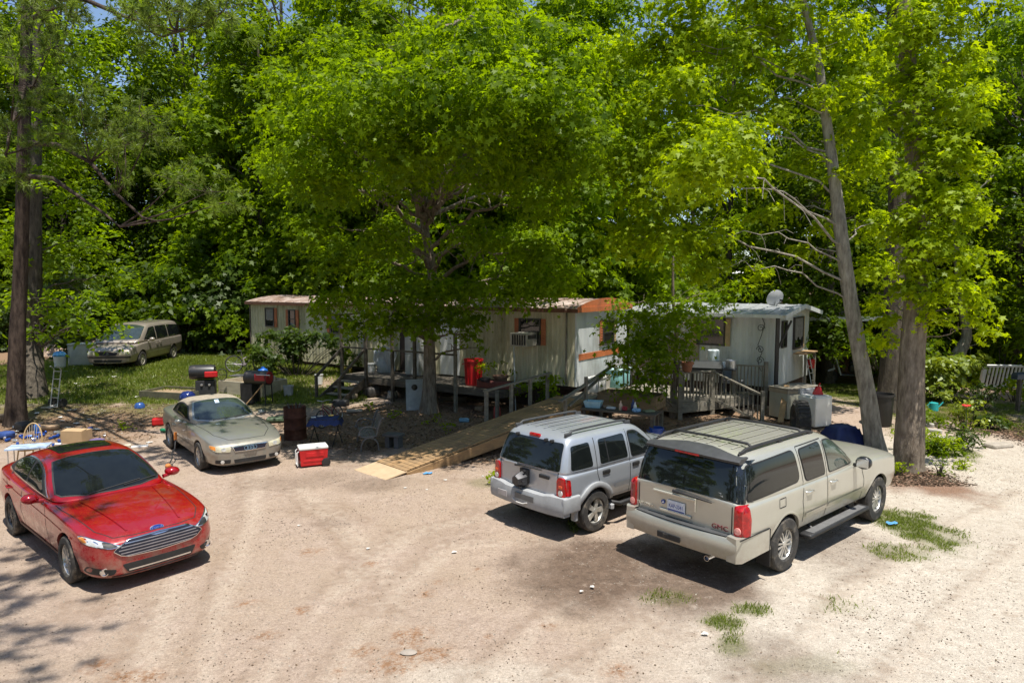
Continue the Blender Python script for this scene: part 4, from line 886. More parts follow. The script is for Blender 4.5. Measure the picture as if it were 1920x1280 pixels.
def window(parent, x, z0, z1, w, y, shutters=(), frame=M_DKF, sides=.0, nm='window', rot=None, curtain=False, bars=1):
    T = rot or Matrix.Identity(4); d = .05
    mb = MB(); mb.M = T
    for xx in (x - w / 2, x + w / 2): mb.box((xx, y - .03, (z0 + z1) / 2), (.045, .07, z1 - z0 + .045))
    for zz in (z0, z1): mb.box((x, y - .03, zz), (w - .045, .064, .045))
    for b in range(bars): mb.box((x, y - .028, z0 + (z1 - z0) * (b + 1) / (bars + 1)), (w - .05, .05, .025))
    f = mb.build(nm, frame, parent)
    g = MB(); g.M = T; g.box((x, y - .012, (z0 + z1) / 2), (w - .05, .02, z1 - z0 - .05)); g.build('pane', M_WIN, f)
    if curtain:
        g = MB(); g.M = T; n = 15; vs = []; fs = []
        for j in range(4):
            for i in range(n):
                u = i / (n - 1); v = j / 3; sag = math.sin(abs((u * 2) % 1) * math.pi) * .14
                vs.append((x - w * .46 + w * .92 * u, y - .036 - .012 * math.sin(i * 1.9), z1 - .03 - (z1 - z0 - .22) * v * (.75 + sag)))
        fs = [(j * n + i, j * n + i + 1, (j + 1) * n + i + 1, (j + 1) * n + i) for j in range(3) for i in range(n - 1)]
        g.add(vs, fs); g.build('curtain', M_CURT, f, True)
    for sd, m in shutters:
        g = MB(); g.M = T; g.box((x + sd * (w / 2 + .115), y - .025, (z0 + z1) / 2), (.17, .03, z1 - z0 + .04), b=.006)
        for k in range(9): g.box((x + sd * (w / 2 + .115), y - .043, z0 + .06 + (z1 - z0 - .1) * k / 8), (.13, .012, .03))
        g.build('shutter', m, parent)
    return f
CR = R(-33.75); CO = Vector((-11.5, 30.0, 0.25)); CL, CD = 16.2, 3.7
Z0, Z1 = .80, 3.20                                    # over the home's base
cm = empty('mobile_home', CO, CR, 'long cream ribbed mobile home with rusty roof edge and orange shutters', 'mobile home')
mb = MB(); ribbed(mb, 0, CL, 0, Z0, Z1, .19, .014); mb.add([(0, 0, Z0), (0, CD, Z0), (0, CD, Z1), (0, 0, Z1)], [(0, 1, 2, 3)]); mb.add([(0, CD, Z0), (CL, CD, Z0), (CL, CD, Z1), (0, CD, Z1)], [(0, 1, 2, 3)])
mb.box((9.98, -.022, 2.0), (.035, .02, 2.38), 1); mb.box((.0, -.016, 2.0), (.06, .03, 2.4), 1)
mb.build('wall', [S_CRM, W_DARK], cm)
mb = MB(); n = 26
mb.box((CL + .0, CD / 2, (Z0 + Z1) / 2), (.05, CD + .02, Z1 - Z0)); 
mb.build('end_wall', S_WHT, cm)
mb = MB(); mb.box((CL + .031, CD / 2 - .1, 1.70), (.02, CD - .5, .20), b=.004); mb.build('stripe', M_ORG, cm)
mb = MB(); ny_ = 10; vs = []
for x in (-.12, CL + .12):
    for j in range(ny_ + 1): t = j / ny_; vs.append((x, -.14 + (CD + .28) * t, Z1 + .03 + .26 * math.sin(t * math.pi) ** .8))
for x in (-.12, CL + .12):
    for j in range(ny_ + 1): t = j / ny_; vs.append((x, -.14 + (CD + .28) * t, Z1 - .02 + .24 * math.sin(t * math.pi) ** .8))
k = ny_ + 1; fs = [(j, j + 1, k + j + 1, k + j) for j in range(ny_)] + [(2 * k + j, 2 * k + j + 1, 3 * k + j + 1, 3 * k + j) for j in range(ny_)] + [(0, k, 3 * k, 2 * k), (ny_, k + ny_, 3 * k + ny_, 2 * k + ny_)] + [(a * k + j, a * k + j + 1, (a + 2) * k + j + 1, (a + 2) * k + j) for a in (0, 1) for j in range(ny_)]
mb.add(vs, fs)
for i in range(34): x = .2 + i * .48; [mb.beam((x, -.14 + (CD + .28) * j / 5, Z1 + .04 + .26 * math.sin(j / 5 * math.pi) ** .8), (x, -.14 + (CD + .28) * (j + 1) / 5, Z1 + .04 + .26 * math.sin((j + 1) / 5 * math.pi) ** .8), .03, .025) for j in range(5)]
mb.build('roof', M_RUST, cm)
mb = MB(); mb.box((CL / 2, -.16, Z1 - .04), (CL + .3, .025, .12)); mb.build('roof_edge', mat('dark rusty trim', (.13, .06, .035), .7, .2, .3, 5), cm)
mb = MB(); mb.box((CL + .15, CD / 2, Z1 - .01), (.03, CD + .34, .16)); mb.add([(CL + .142, -.14, Z1 + .071)] + [(CL + .142, -.14 + (CD + .28) * j / 8, Z1 + .075 + .26 * math.sin(j / 8 * math.pi) ** .8) for j in range(9)] + [(CL + .142, CD + .14, Z1 + .071)], [tuple(range(11))]); mb.build('fascia', M_ORG, cm)
mb = MB(); mb.box((CL / 2, .35, .38), (CL - .3, .04, .82)); mb.box((CL - .35, CD / 2, .38), (.04, CD - .6, .82)); mb.box((CL / 2, CD - .2, .4), (CL - .3, .04, .8)); mb.box((CL / 2, CD / 2, .74), (CL - .1, CD - .1, .10)); mb.build('skirting', M_CRAWL, cm)  # brown skirt sheets, darkened to stand for the shaded open crawl space
window(cm, 1.40, 2.18, 2.95, .55, -.016, ((1, M_SHUT),), curtain=True, bars=0)
window(cm, 2.86, 2.16, 2.90, .40, -.016, ((-1, M_SHUT), (1, M_SHUT)))
window(cm, 5.46, 2.05, 2.75, .55, -.016, ((-1, M_SHUT),), curtain=True)
window(cm, 14.55, 2.06, 2.86, .78, -.016, ((-1, M_SHUT), (1, M_SHUT)), bars=0)
TE_ = Matrix.Translation((CL + .03, 0, 0)) @ Matrix.Rotation(R(90), 4, 'Z')
window(cm, 2.15, 1.98, 2.78, .8, 0, ((-1, M_SHUT), (1, M_TAN)), rot=TE_)
mb = MB(); mb.box((11.25, -.03, 1.78), (.86, .05, 1.92), b=.01); d = mb.build('door', M_WHT, cm); mb = MB(); mb.lathe([(.03, 0), (.03, .05), (0, .055)], 10, 0, Matrix.Translation((11.58, -.055, 1.75)) @ Matrix.Rotation(R(90), 4, 'X')); mb.build('handle', M_CHR, d)
mb = MB(); mb.box((9.2, -.022, 1.80), (.62, .035, 1.95)); mb.build('doorway', M_CRAWL, cm)  # flat dark panel, the shade inside the opening put into its colour
for px_, z_ in ((1.6, 0), (5.4, 0), (9, 0), (12.6, 0), (15.6, 0)):
    mb = MB(); [mb.box((px_, .75, .10 + .2 * q), (.40, .2, .19), b=.01) for q in range(3)]; mb.build('pier', M_CONC, cm)
mb = MB(); mb.box((7.1, -.07, 1.75), (.26, .13, .42), b=.02); mb.lathe([(.08, 0), (.08, .06), (0, .07)], 16, 0, Matrix.Translation((7.1, -.13, 1.82)) @ Matrix.Rotation(R(90), 4, 'X')); mb.build('meter_box', M_GALV, cm)
mb = MB(); mb.tube([(7.1, -.05, 1.95), (7.1, -.05, 3.15), (7.1, -.1, 3.7)], .025, 8); mb.build('conduit', M_GALV, cm)
mb = MB(); mb.tube([(15.9, -.06, .85), (15.9, -.06, 3.1), (15.95, -.16, 3.2)], .03, 8); mb.build('downspout', W_GREY, cm)
for x in (4.2, 12.4): mb = MB(); mb.lathe([(.06, 0), (.06, .35), (.12, .36), (.10, .46), (0, .48)], 12, 0, Matrix.Translation((x, 1.5, Z1 + .25))); mb.build('roof_vent', M_GALV, cm)
def cw(x, y=0, z=0):                                   # point of the cream home's frame in the place
    return CO + Vector((x * math.cos(CR) - y * math.sin(CR), x * math.sin(CR) + y * math.cos(CR), z))

WO = Vector((4.35, 25.3, .25)); WR_ = R(-38); WL, WD = 5.33, 3.82; W0, W1 = .62, 3.0
wm = empty('mobile_home', WO, WR_, 'white ribbed mobile home with low gable roof behind the railed deck', 'mobile home')
mb = MB(); ribbed(mb, 0, WL, 0, W0, W1, .22, .008); ribbed_ = MB(); ribbed(ribbed_, 0, WD, 0, W0 + .02, W1, .22, .008)
mb.add(ribbed_.v, ribbed_.f, 0, Matrix.Translation((WL, 0, 0)) @ Matrix.Rotation(R(90), 4, 'Z'))
mb.add([(0, 0, W0), (0, WD, W0), (0, WD, W1), (0, 0, W1), (WL, WD, W0), (WL, WD, W1)], [(0, 1, 2, 3), (1, 4, 5, 2)])
mb.add([(WL, 0, W1), (WL, WD, W1), (WL, WD / 2, W1 + .20), (0, 0, W1), (0, WD, W1), (0, WD / 2, W1 + .20)], [(0, 1, 2), (3, 5, 4)])
mb.build('wall', S_WHT, wm)
mb = MB()
for y0, y1 in ((-.30, WD / 2), (WD + .30, WD / 2)):
    za, zb = W1 - .05, W1 + .23; mb.add([(-.2, y0, za), (WL + .35, y0, za), (WL + .35, y1, zb), (-.2, y1, zb), (-.2, y0, za + .05), (WL + .35, y0, za + .05), (WL + .35, y1, zb + .05), (-.2, y1, zb + .05)], [(0, 1, 2, 3), (4, 5, 6, 7), (0, 1, 5, 4), (1, 2, 6, 5), (0, 3, 7, 4)])
    for i in range(14): x = -.1 + i * .43; mb.beam((x, y0, za + .062), (x, y1, zb + .062), .03, .025)
mb.build('roof', M_GALV, wm)
mb = MB()
for y0, y1 in ((-.32, WD / 2), (WD + .32, WD / 2)): mb.beam((WL + .37, y0, W1 - .06), (WL + .37, y1, W1 + .23), .03, .14)
mb.box((WL / 2, -.325, W1 - .05), (WL + .5, .025, .11)); mb.build('fascia', S_WHT, wm)
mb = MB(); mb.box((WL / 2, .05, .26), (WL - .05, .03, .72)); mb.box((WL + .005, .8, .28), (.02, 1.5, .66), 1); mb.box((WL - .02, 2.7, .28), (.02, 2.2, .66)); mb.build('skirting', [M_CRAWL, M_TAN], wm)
mb = MB(); mb.box((.7, -.02, 1.75), (.05, .04, 2.2)); mb.box((1.6, -.022, 1.5), (2.3, .02, 1.2)); mb.build('patch_panel', mat('bare brownish panel', (.30, .25, .20), .8, 0, .3, 3, stretch=(3, 1, .3)), wm)
window(wm, 3.15, 1.91, 2.80, .95, -.012, ((1, M_TAN), (-1, M_TAN)))
TS = Matrix.Translation((WL + .012, 0, 0)) @ Matrix.Rotation(R(90), 4, 'Z')
window(wm, 2.35, 1.75, 2.82, 1.05, 0, ((1, M_TAN),), rot=TS, curtain=True, bars=0)
window(wm, .72, 1.9, 2.75, .42, 0, (), rot=TS)
def ww(x, y=0, z=0):
    return WO + Vector((x * math.cos(WR_) - y * math.sin(WR_), x * math.sin(WR_) + y * math.cos(WR_), z))

def thing(name, label, cat, loc, rz=0., group=None): return empty(name, loc, rz, label, cat, group)
# cream home's porch deck with stairs and rail posts
pd = thing('porch_deck', 'grey wooden porch with dark posts and stairs along the cream mobile home', 'porch', CO, CR)
DX0, DX1, DY, DZ = 7.7, 14.6, -1.72, .76
for i in range(12): mb = MB(); mb.box(((DX0 + DX1) / 2, -.10 - i * .141, DZ - .02), (DX1 - DX0, .132, .035)); mb.build('deck_board', W_DARK, pd)  # boards in the darker wood, porch shade put into their colour
mb = MB(); mb.box(((DX0 + DX1) / 2, DY - .025, DZ - .12), (DX1 - DX0, .04, .20)); mb.box((DX0 - .02, DY / 2, DZ - .12), (.04, -DY, .2)); mb.box((DX1 + .02, DY / 2, DZ - .12), (.04, -DY, .2)); mb.build('rim_joist', W_DARK, pd)
for x, h in ((7.75, 1.75), (8.95, 1.85), (10.2, 1.75), (11.2, 1.75), (12.9, 1.7), (14.5, 0.02)):
    mb = MB(); mb.box((x, DY - .09, (DZ + h) / 2 - .1), (.09, .09, DZ + h + .2)); mb.build('post', W_DARK if x < 12 else W_GREY, pd)
mb = MB(); mb.beam((7.7, DY - .09, DZ + 1.0), (12.95, DY - .09, DZ + 1.0), .09, .05); mb.build('top_rail', W_DARK, pd)
for i in range(4):
    mb = MB(); mb.box((8.33, DY - .20 - i * .27, DZ - .19 * (i + 1) + .0), (1.1, .27, .04)); mb.build('stair_tread', W_GREY, pd)
for x in (7.76, 8.90):
    mb = MB(); mb.beam((x, DY - .05, DZ - .1), (x, DY - 1.3, -.1), .04, .24); mb.build('stair_stringer', W_DARK, pd)
    mb = MB(); mb.beam((x, DY - .1, DZ + .95), (x, DY - 1.3, .80), .05, .09); mb.box((x, DY - 1.27, .35), (.08, .08, 1.0)); mb.build('stair_rail', W_DARK, pd)
# ramp
rp0 = Vector((-3.16, 14.9, .0)); RA = math.atan2(.69, .72); RS = .135; RLn = 6.6
ra = thing('wheelchair_ramp', 'long yellowish plank ramp rising from the lot to the homes', 'ramp', rp0, RA)
T = Matrix.Rotation(-math.atan(RS), 4, 'Y'); n = int(RLn / .145); LL = RLn * math.sqrt(1 + RS * RS)
mb = MB(); mb.M = T
for i in range(44): mb.box((.62 + i * .143, 0, .012), (.130, 1.16, .034))
mb.build('ramp_planks', W_NEW, ra)
mb = MB(); mb.M = T; mb.box((.27, 0, .0), (.62, 1.22, .02)); mb.build('ramp_foot_plate', mat('worn plywood', (.44, .32, .20), .85, 0, .12, 5, .2), ra)
for sy in (-1, 1):
    mb = MB(); x = .6
    for j, (xa, xb) in enumerate(((.55, 2.1), (2.1, 4.4), (4.4, 6.85))):
        za, zb = RS * xa - .01, RS * xb - .01; d = min(.28, .02 + .10 * xa)
        mb.add([(xa, sy * .60, max(-.1, za - d)), (xb, sy * .60, max(-.06, zb - .30)), (xb, sy * .60, zb), (xa, sy * .60, za), (xa, sy * .64, max(-.1, za - d)), (xb, sy * .64, max(-.06, zb - .30)), (xb, sy * .64, zb), (xa, sy * .64, za)], [(0, 1, 2, 3), (4, 5, 6, 7), (0, 1, 5, 4), (2, 3, 7, 6), (0, 3, 7, 4), (1, 2, 6, 5)])
    mb.build('side_board', W_NEW, ra)
for x in (2.1, 4.3, 6.4):
    for sy in (-.5, .5): mb = MB(); mb.box((x, sy, RS * x / 2 - .1), (.09, .09, max(.1, RS * x + .1))); mb.build('support_post', W_GREY, ra)
for a, h in ((4.07, .80), (5.0, .78), (5.75, .74), (6.47, .72)): mb = MB(); mb.box((a, .68, RS * a + h / 2 - .15), (.09, .07, h + .3)); mb.build('rail_post', W_GREY, ra)
mb = MB(); mb.beam((4.0, .68, RS * 4.0 + .82), (6.6, .68, RS * 6.6 + .74), .11, .04); mb.build('hand_rail', W_GREY, ra)
for a, h in ((5.74, .40), (6.6, .75)): mb = MB(); mb.box((a, -.68, RS * a + h / 2 - .1), (.085, .07, h + .2)); mb.build('rail_post', W_GREY, ra)
mb = MB(); mb.beam((5.5, -.70, RS * 5.7 + .30), (7.9, -.60, RS * 6.6 + .95), .12, .04); mb.beam((5.9, -.66, RS * 5.9 + .1), (7.6, -.56, RS * 6.6 + .75), .10, .035); mb.build('hand_rail', W_GREY, ra)
ld = thing('landing', 'plank landing at the head of the ramp beside the white end wall', 'landing', (0, 0, 0))
poly = [(1.10, 19.70), (2.02, 18.92), (2.55, 20.1), (3.9, 22.0), (3.5, 22.9), (2.35, 21.2)]
mb = MB(); mb.prism(poly, .05, 0, Matrix.Translation((0, 0, .88))); mb.build('planks', W_GREY, ld)
mb = MB(); [mb.beam((*poly[i], .76), (*poly[(i + 1) % 6], .76), .04, .17) for i in range(6)]; mb.build('rim_joist', W_DARK, ld)
for p in poly[1:4]: mb = MB(); mb.box((p[0], p[1], .35), (.1, .1, .9)); mb.build('post', W_DARK, ld)
# railed deck before the white home
P0 = Vector((5.1, 20.5, 0)); P1 = Vector((6.25, 21.08, 0)); PLf = Vector((3.35, 22.0, 0))
dk = thing('railed_deck', 'weathered deck with baluster railing before the white mobile home', 'deck', (0, 0, 0)); dz = .62
poly = [(3.3, 22.05), (5.1, 20.45), (6.3, 21.05), (7.9, 22.05), (4.7, 24.75), (3.9, 23.4)]
mb = MB(); mb.prism(poly, .05, 0, Matrix.Translation((0, 0, dz))); mb.build('planks', W_GREY, dk)
mb = MB(); [mb.beam((*poly[i], dz - .16), (*poly[(i + 1) % 6], dz - .16), .04, .26) for i in range(6)]; mb.build('rim_joist', W_GREY, dk)
def railing(a, b, z0, h, nb, m=W_GREY, drop=0.0):
    a = Vector(a); b = Vector(b)
    mb = MB(); mb.beam((a.x, a.y, z0 + h), (b.x, b.y, z0 + h - drop), .12, .04); mb.build('top_rail', m, dk)
    mb = MB(); mb.beam((a.x, a.y, z0 + .08), (b.x, b.y, z0 + .08 - drop), .05, .08); mb.build('bottom_rail', m, dk)
    for i in range(1, nb): q = a.lerp(b, i / nb); dr = drop * i / nb; mb = MB(); mb.box((q.x, q.y, z0 + h / 2 - dr + .02), (.036, .036, h - .06), rz=math.atan2(b.y - a.y, b.x - a.x)); mb.build('baluster', m, dk)
railing(P0, P1, dz, .92, 10); railing(P0, PLf, dz, .92, 15)
for p, zt in ((P0, 1.62), (P1, 1.58), (PLf, 1.62)): mb = MB(); mb.box((p.x, p.y, zt / 2 - .05), (.13, .13, zt + .1)); mb.build('post', W_GREY, dk)
Q0 = Vector((7.25, 22.15, 0)); Q1 = Vector((8.15, 21.75, 0)); railing(Q0, Q1, .62, .98, 9)
for p, zt in ((Q0, 1.62), (Q1, 1.75)): mb = MB(); mb.box((p.x, p.y, zt / 2), (.11, .11, zt)); mb.build('post', W_GREY, dk)
S1 = Vector((7.55, 20.35, 0)); railing(P1, S1, .60, .92, 11, drop=.62)
mb = MB(); mb.box((S1.x, S1.y, .5), (.1, .1, 1.05)); mb.build('post', W_GREY, dk)
for i in range(3): q = Vector((6.9, 21.25, 0)).lerp(Vector((7.9, 20.75, 0)), i / 2.2); mb = MB(); mb.box((q.x, q.y, .62 - .2 * (i + 1)), (.32, 1.1, .04), rz=R(-28)); mb.build('stair_tread', W_DARK, dk)
# iron scroll support and porch post at the white home's corner
po = thing('porch_post', 'dark square steel post at the corner of the white home', 'post', ww(WL + .12, -.28, -.1)); mb = MB(); mb.box((0, 0, 1.5), (.10, .10, 3.0)); mb.box((0, 0, .03), (.2, .2, .04)); mb.beam((.02, 0, 2.0), (.55, .3, 2.9), .05, .05); mb.build('shaft', mat('dark brown steel', (.035, .03, .027), .6), po)
sc = thing('iron_scroll', 'black wrought iron scrollwork fixed beside the corner post', 'ironwork', ww(WL - .45, -.16, 0), WR_)
mb = MB(); pts = []
for z0_, dr in ((2.55, 1), (1.85, -1), (1.5, 1)):
    pts = [(dr * (.03 + .10 * (1 - k / 16)) * math.cos(k * .55), 0, z0_ + (.03 + .10 * (1 - k / 16)) * math.sin(k * .55)) for k in range(17)]; mb.tube(pts, .011, 6)
mb.tube([(.0, 0, 2.95), (.12, 0, 2.7), (.02, 0, 2.3), (-.08, 0, 2.0), (.06, 0, 1.75), (-.06, 0, 1.45), (.02, 0, 1.2), (.1, 0, 1.12)], .012, 6); mb.build('scroll', M_BLK, sc)
# planter trough by the deck corner
pb = thing('planter_box', 'long brown plank planter trough in front of the deck railing', 'planter', (3.50, 19.82, 0), math.atan2(-.9, 1.52))
mb = MB()
for z in (.74, .87, 1.0): mb.box((0, -.40, z), (1.80, .04, .122)); mb.box((0, .40, z), (1.80, .04, .122)); [mb.box((s * .88, 0, z), (.04, .755, .122)) for s in (1, -1)]
mb.box((0, 0, .70), (1.7, .75, .03)); mb.build('boards', W_BRN, pb)
mb = MB(); mb.box((0, 0, .82), (1.7, .74, .16)); mb.build('soil', mat('potting soil', (.05, .035, .025), 1, 0, .4, 15, .5), pb)
for sx in (-.8, .8):
    for sy in (-.36, .36): mb = MB(); mb.box((sx, sy, .32), (.09, .09, .72)); mb.build('leg', W_GREY, pb)
mb = MB(); mb.box((0, -.36, .62), (1.9, .06, .10)); mb.box((0, .36, .62), (1.9, .06, .10)); mb.build('bearer', W_BRN, pb)

# house with the white roof beyond, carport
hb = thing('house', 'low white roofed house glimpsed between the trees beyond', 'house', (9.2, 38.5, .25))
mb = MB(); mb.box((0, 0, 1.7), (9, 5, 3.4)); mb.build('wall', mat('pale green grey wall', (.42, .46, .42), .7, 0, .1, 2), hb)
mb = MB(); mb.add([(-4.8, -2.9, 3.4), (4.8, -2.9, 3.4), (4.8, 0, 4.7), (-4.8, 0, 4.7), (4.8, 2.9, 3.4), (-4.8, 2.9, 3.4), (-4.8, -2.9, 3.3), (4.8, -2.9, 3.3), (4.8, 2.9, 3.3), (-4.8, 2.9, 3.3)], [(0, 1, 2, 3), (3, 2, 4, 5), (6, 7, 1, 0), (8, 9, 5, 4), (7, 8, 4, 2, 1), (9, 6, 0, 3, 5), (6, 9, 8, 7)]); mb.build('roof', mat('white roof sheet', (.72, .73, .78), .5, 0, .06, 2), hb)
for x in (-2.6, 0, 2.6): window(hb, x, 1.5, 2.6, 1.0, -2.5, (), frame=M_WHT)
cp = thing('carport', 'flat roofed metal carport behind the leaning trunk', 'carport', (13.2, 27.2, .25), R(-6))
mb = MB(); ribbed(mb, -2.4, 2.4, 0, 0, 3.4, .25, .03); mb.v = [Vector((v.x, v.z - 1.2, 2.72 + v.y * 1.0 - v.z * .02)) for v in mb.v]; mb.build('roof', M_GALV, cp)
mb = MB(); mb.box((0, -1.22, 2.66), (4.8, .04, .16)); mb.build('fascia', M_GALV, cp)
for x, y in ((-2.2, -1.1), (2.2, -1.1), (-2.2, 2.1), (2.2, 2.1)): mb = MB(); mb.box((x, y, 1.3), (.1, .1, 2.7)); mb.build('post', W_DARK, cp)
sd_ = thing('shed', 'dark brown shed in the shade under the carport', 'shed', (15.0, 30.2, .25)); mb = MB(); mb.box((0, 0, 1.2), (2.6, 2.2, 2.4)); mb.build('wall', mat('brown shed boards', (.16, .09, .055), .8, 0, .25, 4, stretch=(4, 4, .3)), sd_)
mb = MB(); mb.add([(-1.5, -1.3, 2.35), (1.5, -1.3, 2.35), (1.5, 0, 2.95), (-1.5, 0, 2.95), (1.5, 1.3, 2.35), (-1.5, 1.3, 2.35)], [(0, 1, 2, 3), (3, 2, 4, 5), (0, 1, 4, 5), (1, 4, 2), (0, 3, 5)]); mb.build('roof', M_RUST, sd_); mb = MB(); mb.box((.1, -1.12, 1.0), (.9, .05, 2.0)); mb.build('door', W_DARK, sd_)
# satellite dish
sdh = thing('satellite_dish', 'grey satellite dish on the white home roof', 'satellite dish', ww(4.9, 1.3, W1 + .06))
T = Matrix.Translation((0, 0, .42)) @ Matrix.Rotation(R(200), 4, 'Z') @ Matrix.Rotation(R(70), 4, 'X') @ Matrix.Diagonal((1, .85, 1, 1))
mb = MB(); mb.lathe([(0, 0), (.12, .008), (.25, .035), (.34, .07), (.34, .085), (.25, .05), (.12, .022), (0, .014)], 28, 0, T); mb.build('dish', mat('grey dish paint', (.42, .43, .45), .5, 0, .08), sdh, True, 50)
mb = MB(); mb.tube([(0, .02, 0), (0, .06, .25), (0, .03, .42)], .025, 8); mb.box((0, .02, -.02), (.25, .25, .02)); mb.build('mast', M_GALV, sdh); mb = MB(); mb.tube([(0, 0, .18), (.0, -.38, .36)], .012, 6); mb.box((0, -.40, .38), (.07, .12, .06), b=.015); mb.build('feed_arm', M_BLK, sdh)

# ---------------------------------------------------------------- things about the yard
def gz(x, y): return float(th(x, y))
def T_(px, py): p = at(px, py); return p
M_REDP = mat('red plastic', (.50, .012, .015), .4, 0, .12, 6, dirt=(.25, .1, .07), dirt_amt=.12)
M_WHP = mat('white plastic', (.70, .70, .68), .4, 0, .05, 5, dirt=(.5, .46, .4), dirt_amt=.1)
M_BLUP = mat('blue plastic', (.015, .13, .50), .4, 0, .15, 5)
M_GRYP = mat('grey plastic', (.30, .31, .33), .5, 0, .1, 5)
M_STL = mat('brushed steel', (.55, .55, .56), .35, .8, .1, 8)
M_TERR = mat('terracotta', (.36, .15, .085), .85, 0, .15, 8)
M_RSTD = mat('rusted drum steel', (.060, .022, .013), .9, .2, 0, 5, .4, 18, col2=(.15, .055, .03), dirt=(.24, .12, .08), dirt_amt=.3)
M_CARD = mat('cardboard', (.42, .29, .16), .9, 0, .1, 4)
M_TEAL = mat('teal plastic', (.25, .52, .52), .5, 0, .1, 5)
M_NAVY = mat('dark blue tarp', (.012, .022, .10), .45, 0, .3, 3, .4, 8)
M_GLDW = mat('varnished wood', (.46, .32, .16), .5, 0, .12, 8)
# wheeled cooler
p = T_(587, 872); c = thing('cooler', 'red wheeled ice chest with a white lid on the open dirt', 'cooler', p, R(24))
mb = MB(); mb.add([(x * .29, y * .185, .05) for x, y in ((-1, -1), (1, -1), (1, 1), (-1, 1))] + [(x * .32, y * .205, .42) for x, y in ((-1, -1), (1, -1), (1, 1), (-1, 1))], [(0, 1, 2, 3), (4, 5, 6, 7), (0, 1, 5, 4), (1, 2, 6, 5), (2, 3, 7, 6), (3, 0, 4, 7)]); mb.box((.02, -.196, .30), (.40, .02, .10), b=.006); mb.box((-.02, -.187, .16), (.44, .02, .05), b=.006); mb.build('body', M_REDP, c)
mb = MB(); mb.box((0, 0, .45), (.66, .43, .065), b=.022); mb.build('lid', M_WHP, c, True, 40)
for s in (1, -1): mb = MB(); mb.lathe([(.10, -.03), (.10, .03), (.05, .04), (0, .035)], 20, 0, Matrix.Translation((.27, s * .20, .10)) @ Matrix.Rotation(R(-90 * s), 4, 'X')); mb.build('wheel', M_BLK, c, True)
mb = MB(); mb.tube([(-.31, -.14, .40), (-.37, -.14, .36), (-.36, -.14, .06), (-.36, .14, .06), (-.37, .14, .36), (-.31, .14, .40)], .014, 8); mb.build('handle', M_WHP, c, True)
mb = MB(); mb.box((-.325, 0, .24), (.02, .24, .26)); mb.build('handle_recess', mat('dark red recess', (.14, .01, .012), .6), c)
# rusty drum
p = T_(554, 822); c = thing('oil_drum', 'rust brown steel drum standing beside the blue covered table', 'drum', p)
mb = MB(); mb.lathe([(.27, 0), (.30, .01), (.295, .27), (.31, .29), (.31, .31), (.295, .33), (.295, .58), (.31, .60), (.31, .62), (.295, .64), (.297, .86), (.305, .89), (.29, .89), (.275, .80), (.25, .15), (0, .15)], 32); mb.build('barrel', M_RSTD, c, True, 40)
mb = MB(); g = random.Random(3)
for k in range(10): mb.tube([(g.uniform(-.15, .15), g.uniform(-.15, .15), .5), (g.uniform(-.25, .25), g.uniform(-.22, .22), .98)], .012, 5)
mb.build('scrap_sticks', W_DARK, c)
# folding table with cloth and things on it
p = T_(606, 838); p.y += .25; c = thing('folding_table', 'small folding table with a dark blue cloth by the rusty drum', 'table', p, R(8))
mb = MB(); n = 16; vs = []
for j in range(n):
    for i in range(n):
        u, v = i / (n - 1) * 2 - 1, j / (n - 1) * 2 - 1; e = max(abs(u), abs(v)); dr = max(0, e - .82) / .18
        vs.append((u * .46 * (1 if e < .82 else .98), v * .32, .74 - dr * .16 + .010 * math.sin(i * 2.3 + j * 1.1) - dr * .03 * math.sin(i * 1.7 + j * 1.3)))
mb.add(vs, [(j * n + i, j * n + i + 1, (j + 1) * n + i + 1, (j + 1) * n + i) for j in range(n - 1) for i in range(n - 1)]); mb.build('tablecloth', mat('dark blue cloth', (.02, .035, .12), .8, 0, .4, 7), c, True, 70)
mb = MB(); mb.box((0, 0, .715), (.78, .52, .03)); mb.build('tabletop', M_BLK, c)
for sx in (-.3, .3):
    mb = MB(); mb.tube([(sx - .1, -.24, 0), (sx + .1, -.24, .7)], .012, 6); mb.tube([(sx + .1, .24, 0), (sx - .1, .24, .7)], .012, 6); mb.tube([(sx - .1, -.24, .02), (sx - .1, .24, .02)], .01, 6); mb.build('leg', M_BLK, c)
for (dx, dy, nm, lab, col, sz) in ((-.15, .05, 'paper_packet', 'pale crumpled packet lying on the blue table cloth', (.6, .55, .5), (.14, .09, .02)), (.12, .12, 'yellow_packet', 'small yellow packet lying on the blue table cloth', (.65, .45, .12), (.13, .09, .03)), (-.28, -.1, 'paper_plate', 'small white plate on the blue table cloth', (.7, .7, .7), (.12, .12, .015))):
    o = MB().box((0, 0, sz[2] / 2), sz, b=.006, rz=.5).build(nm, mat(nm, col, .6), None); o.location = (p.x + dx, p.y + dy, p.z + .752); link_props(o, lab, 'packet' if 'packet' in nm else 'plate')
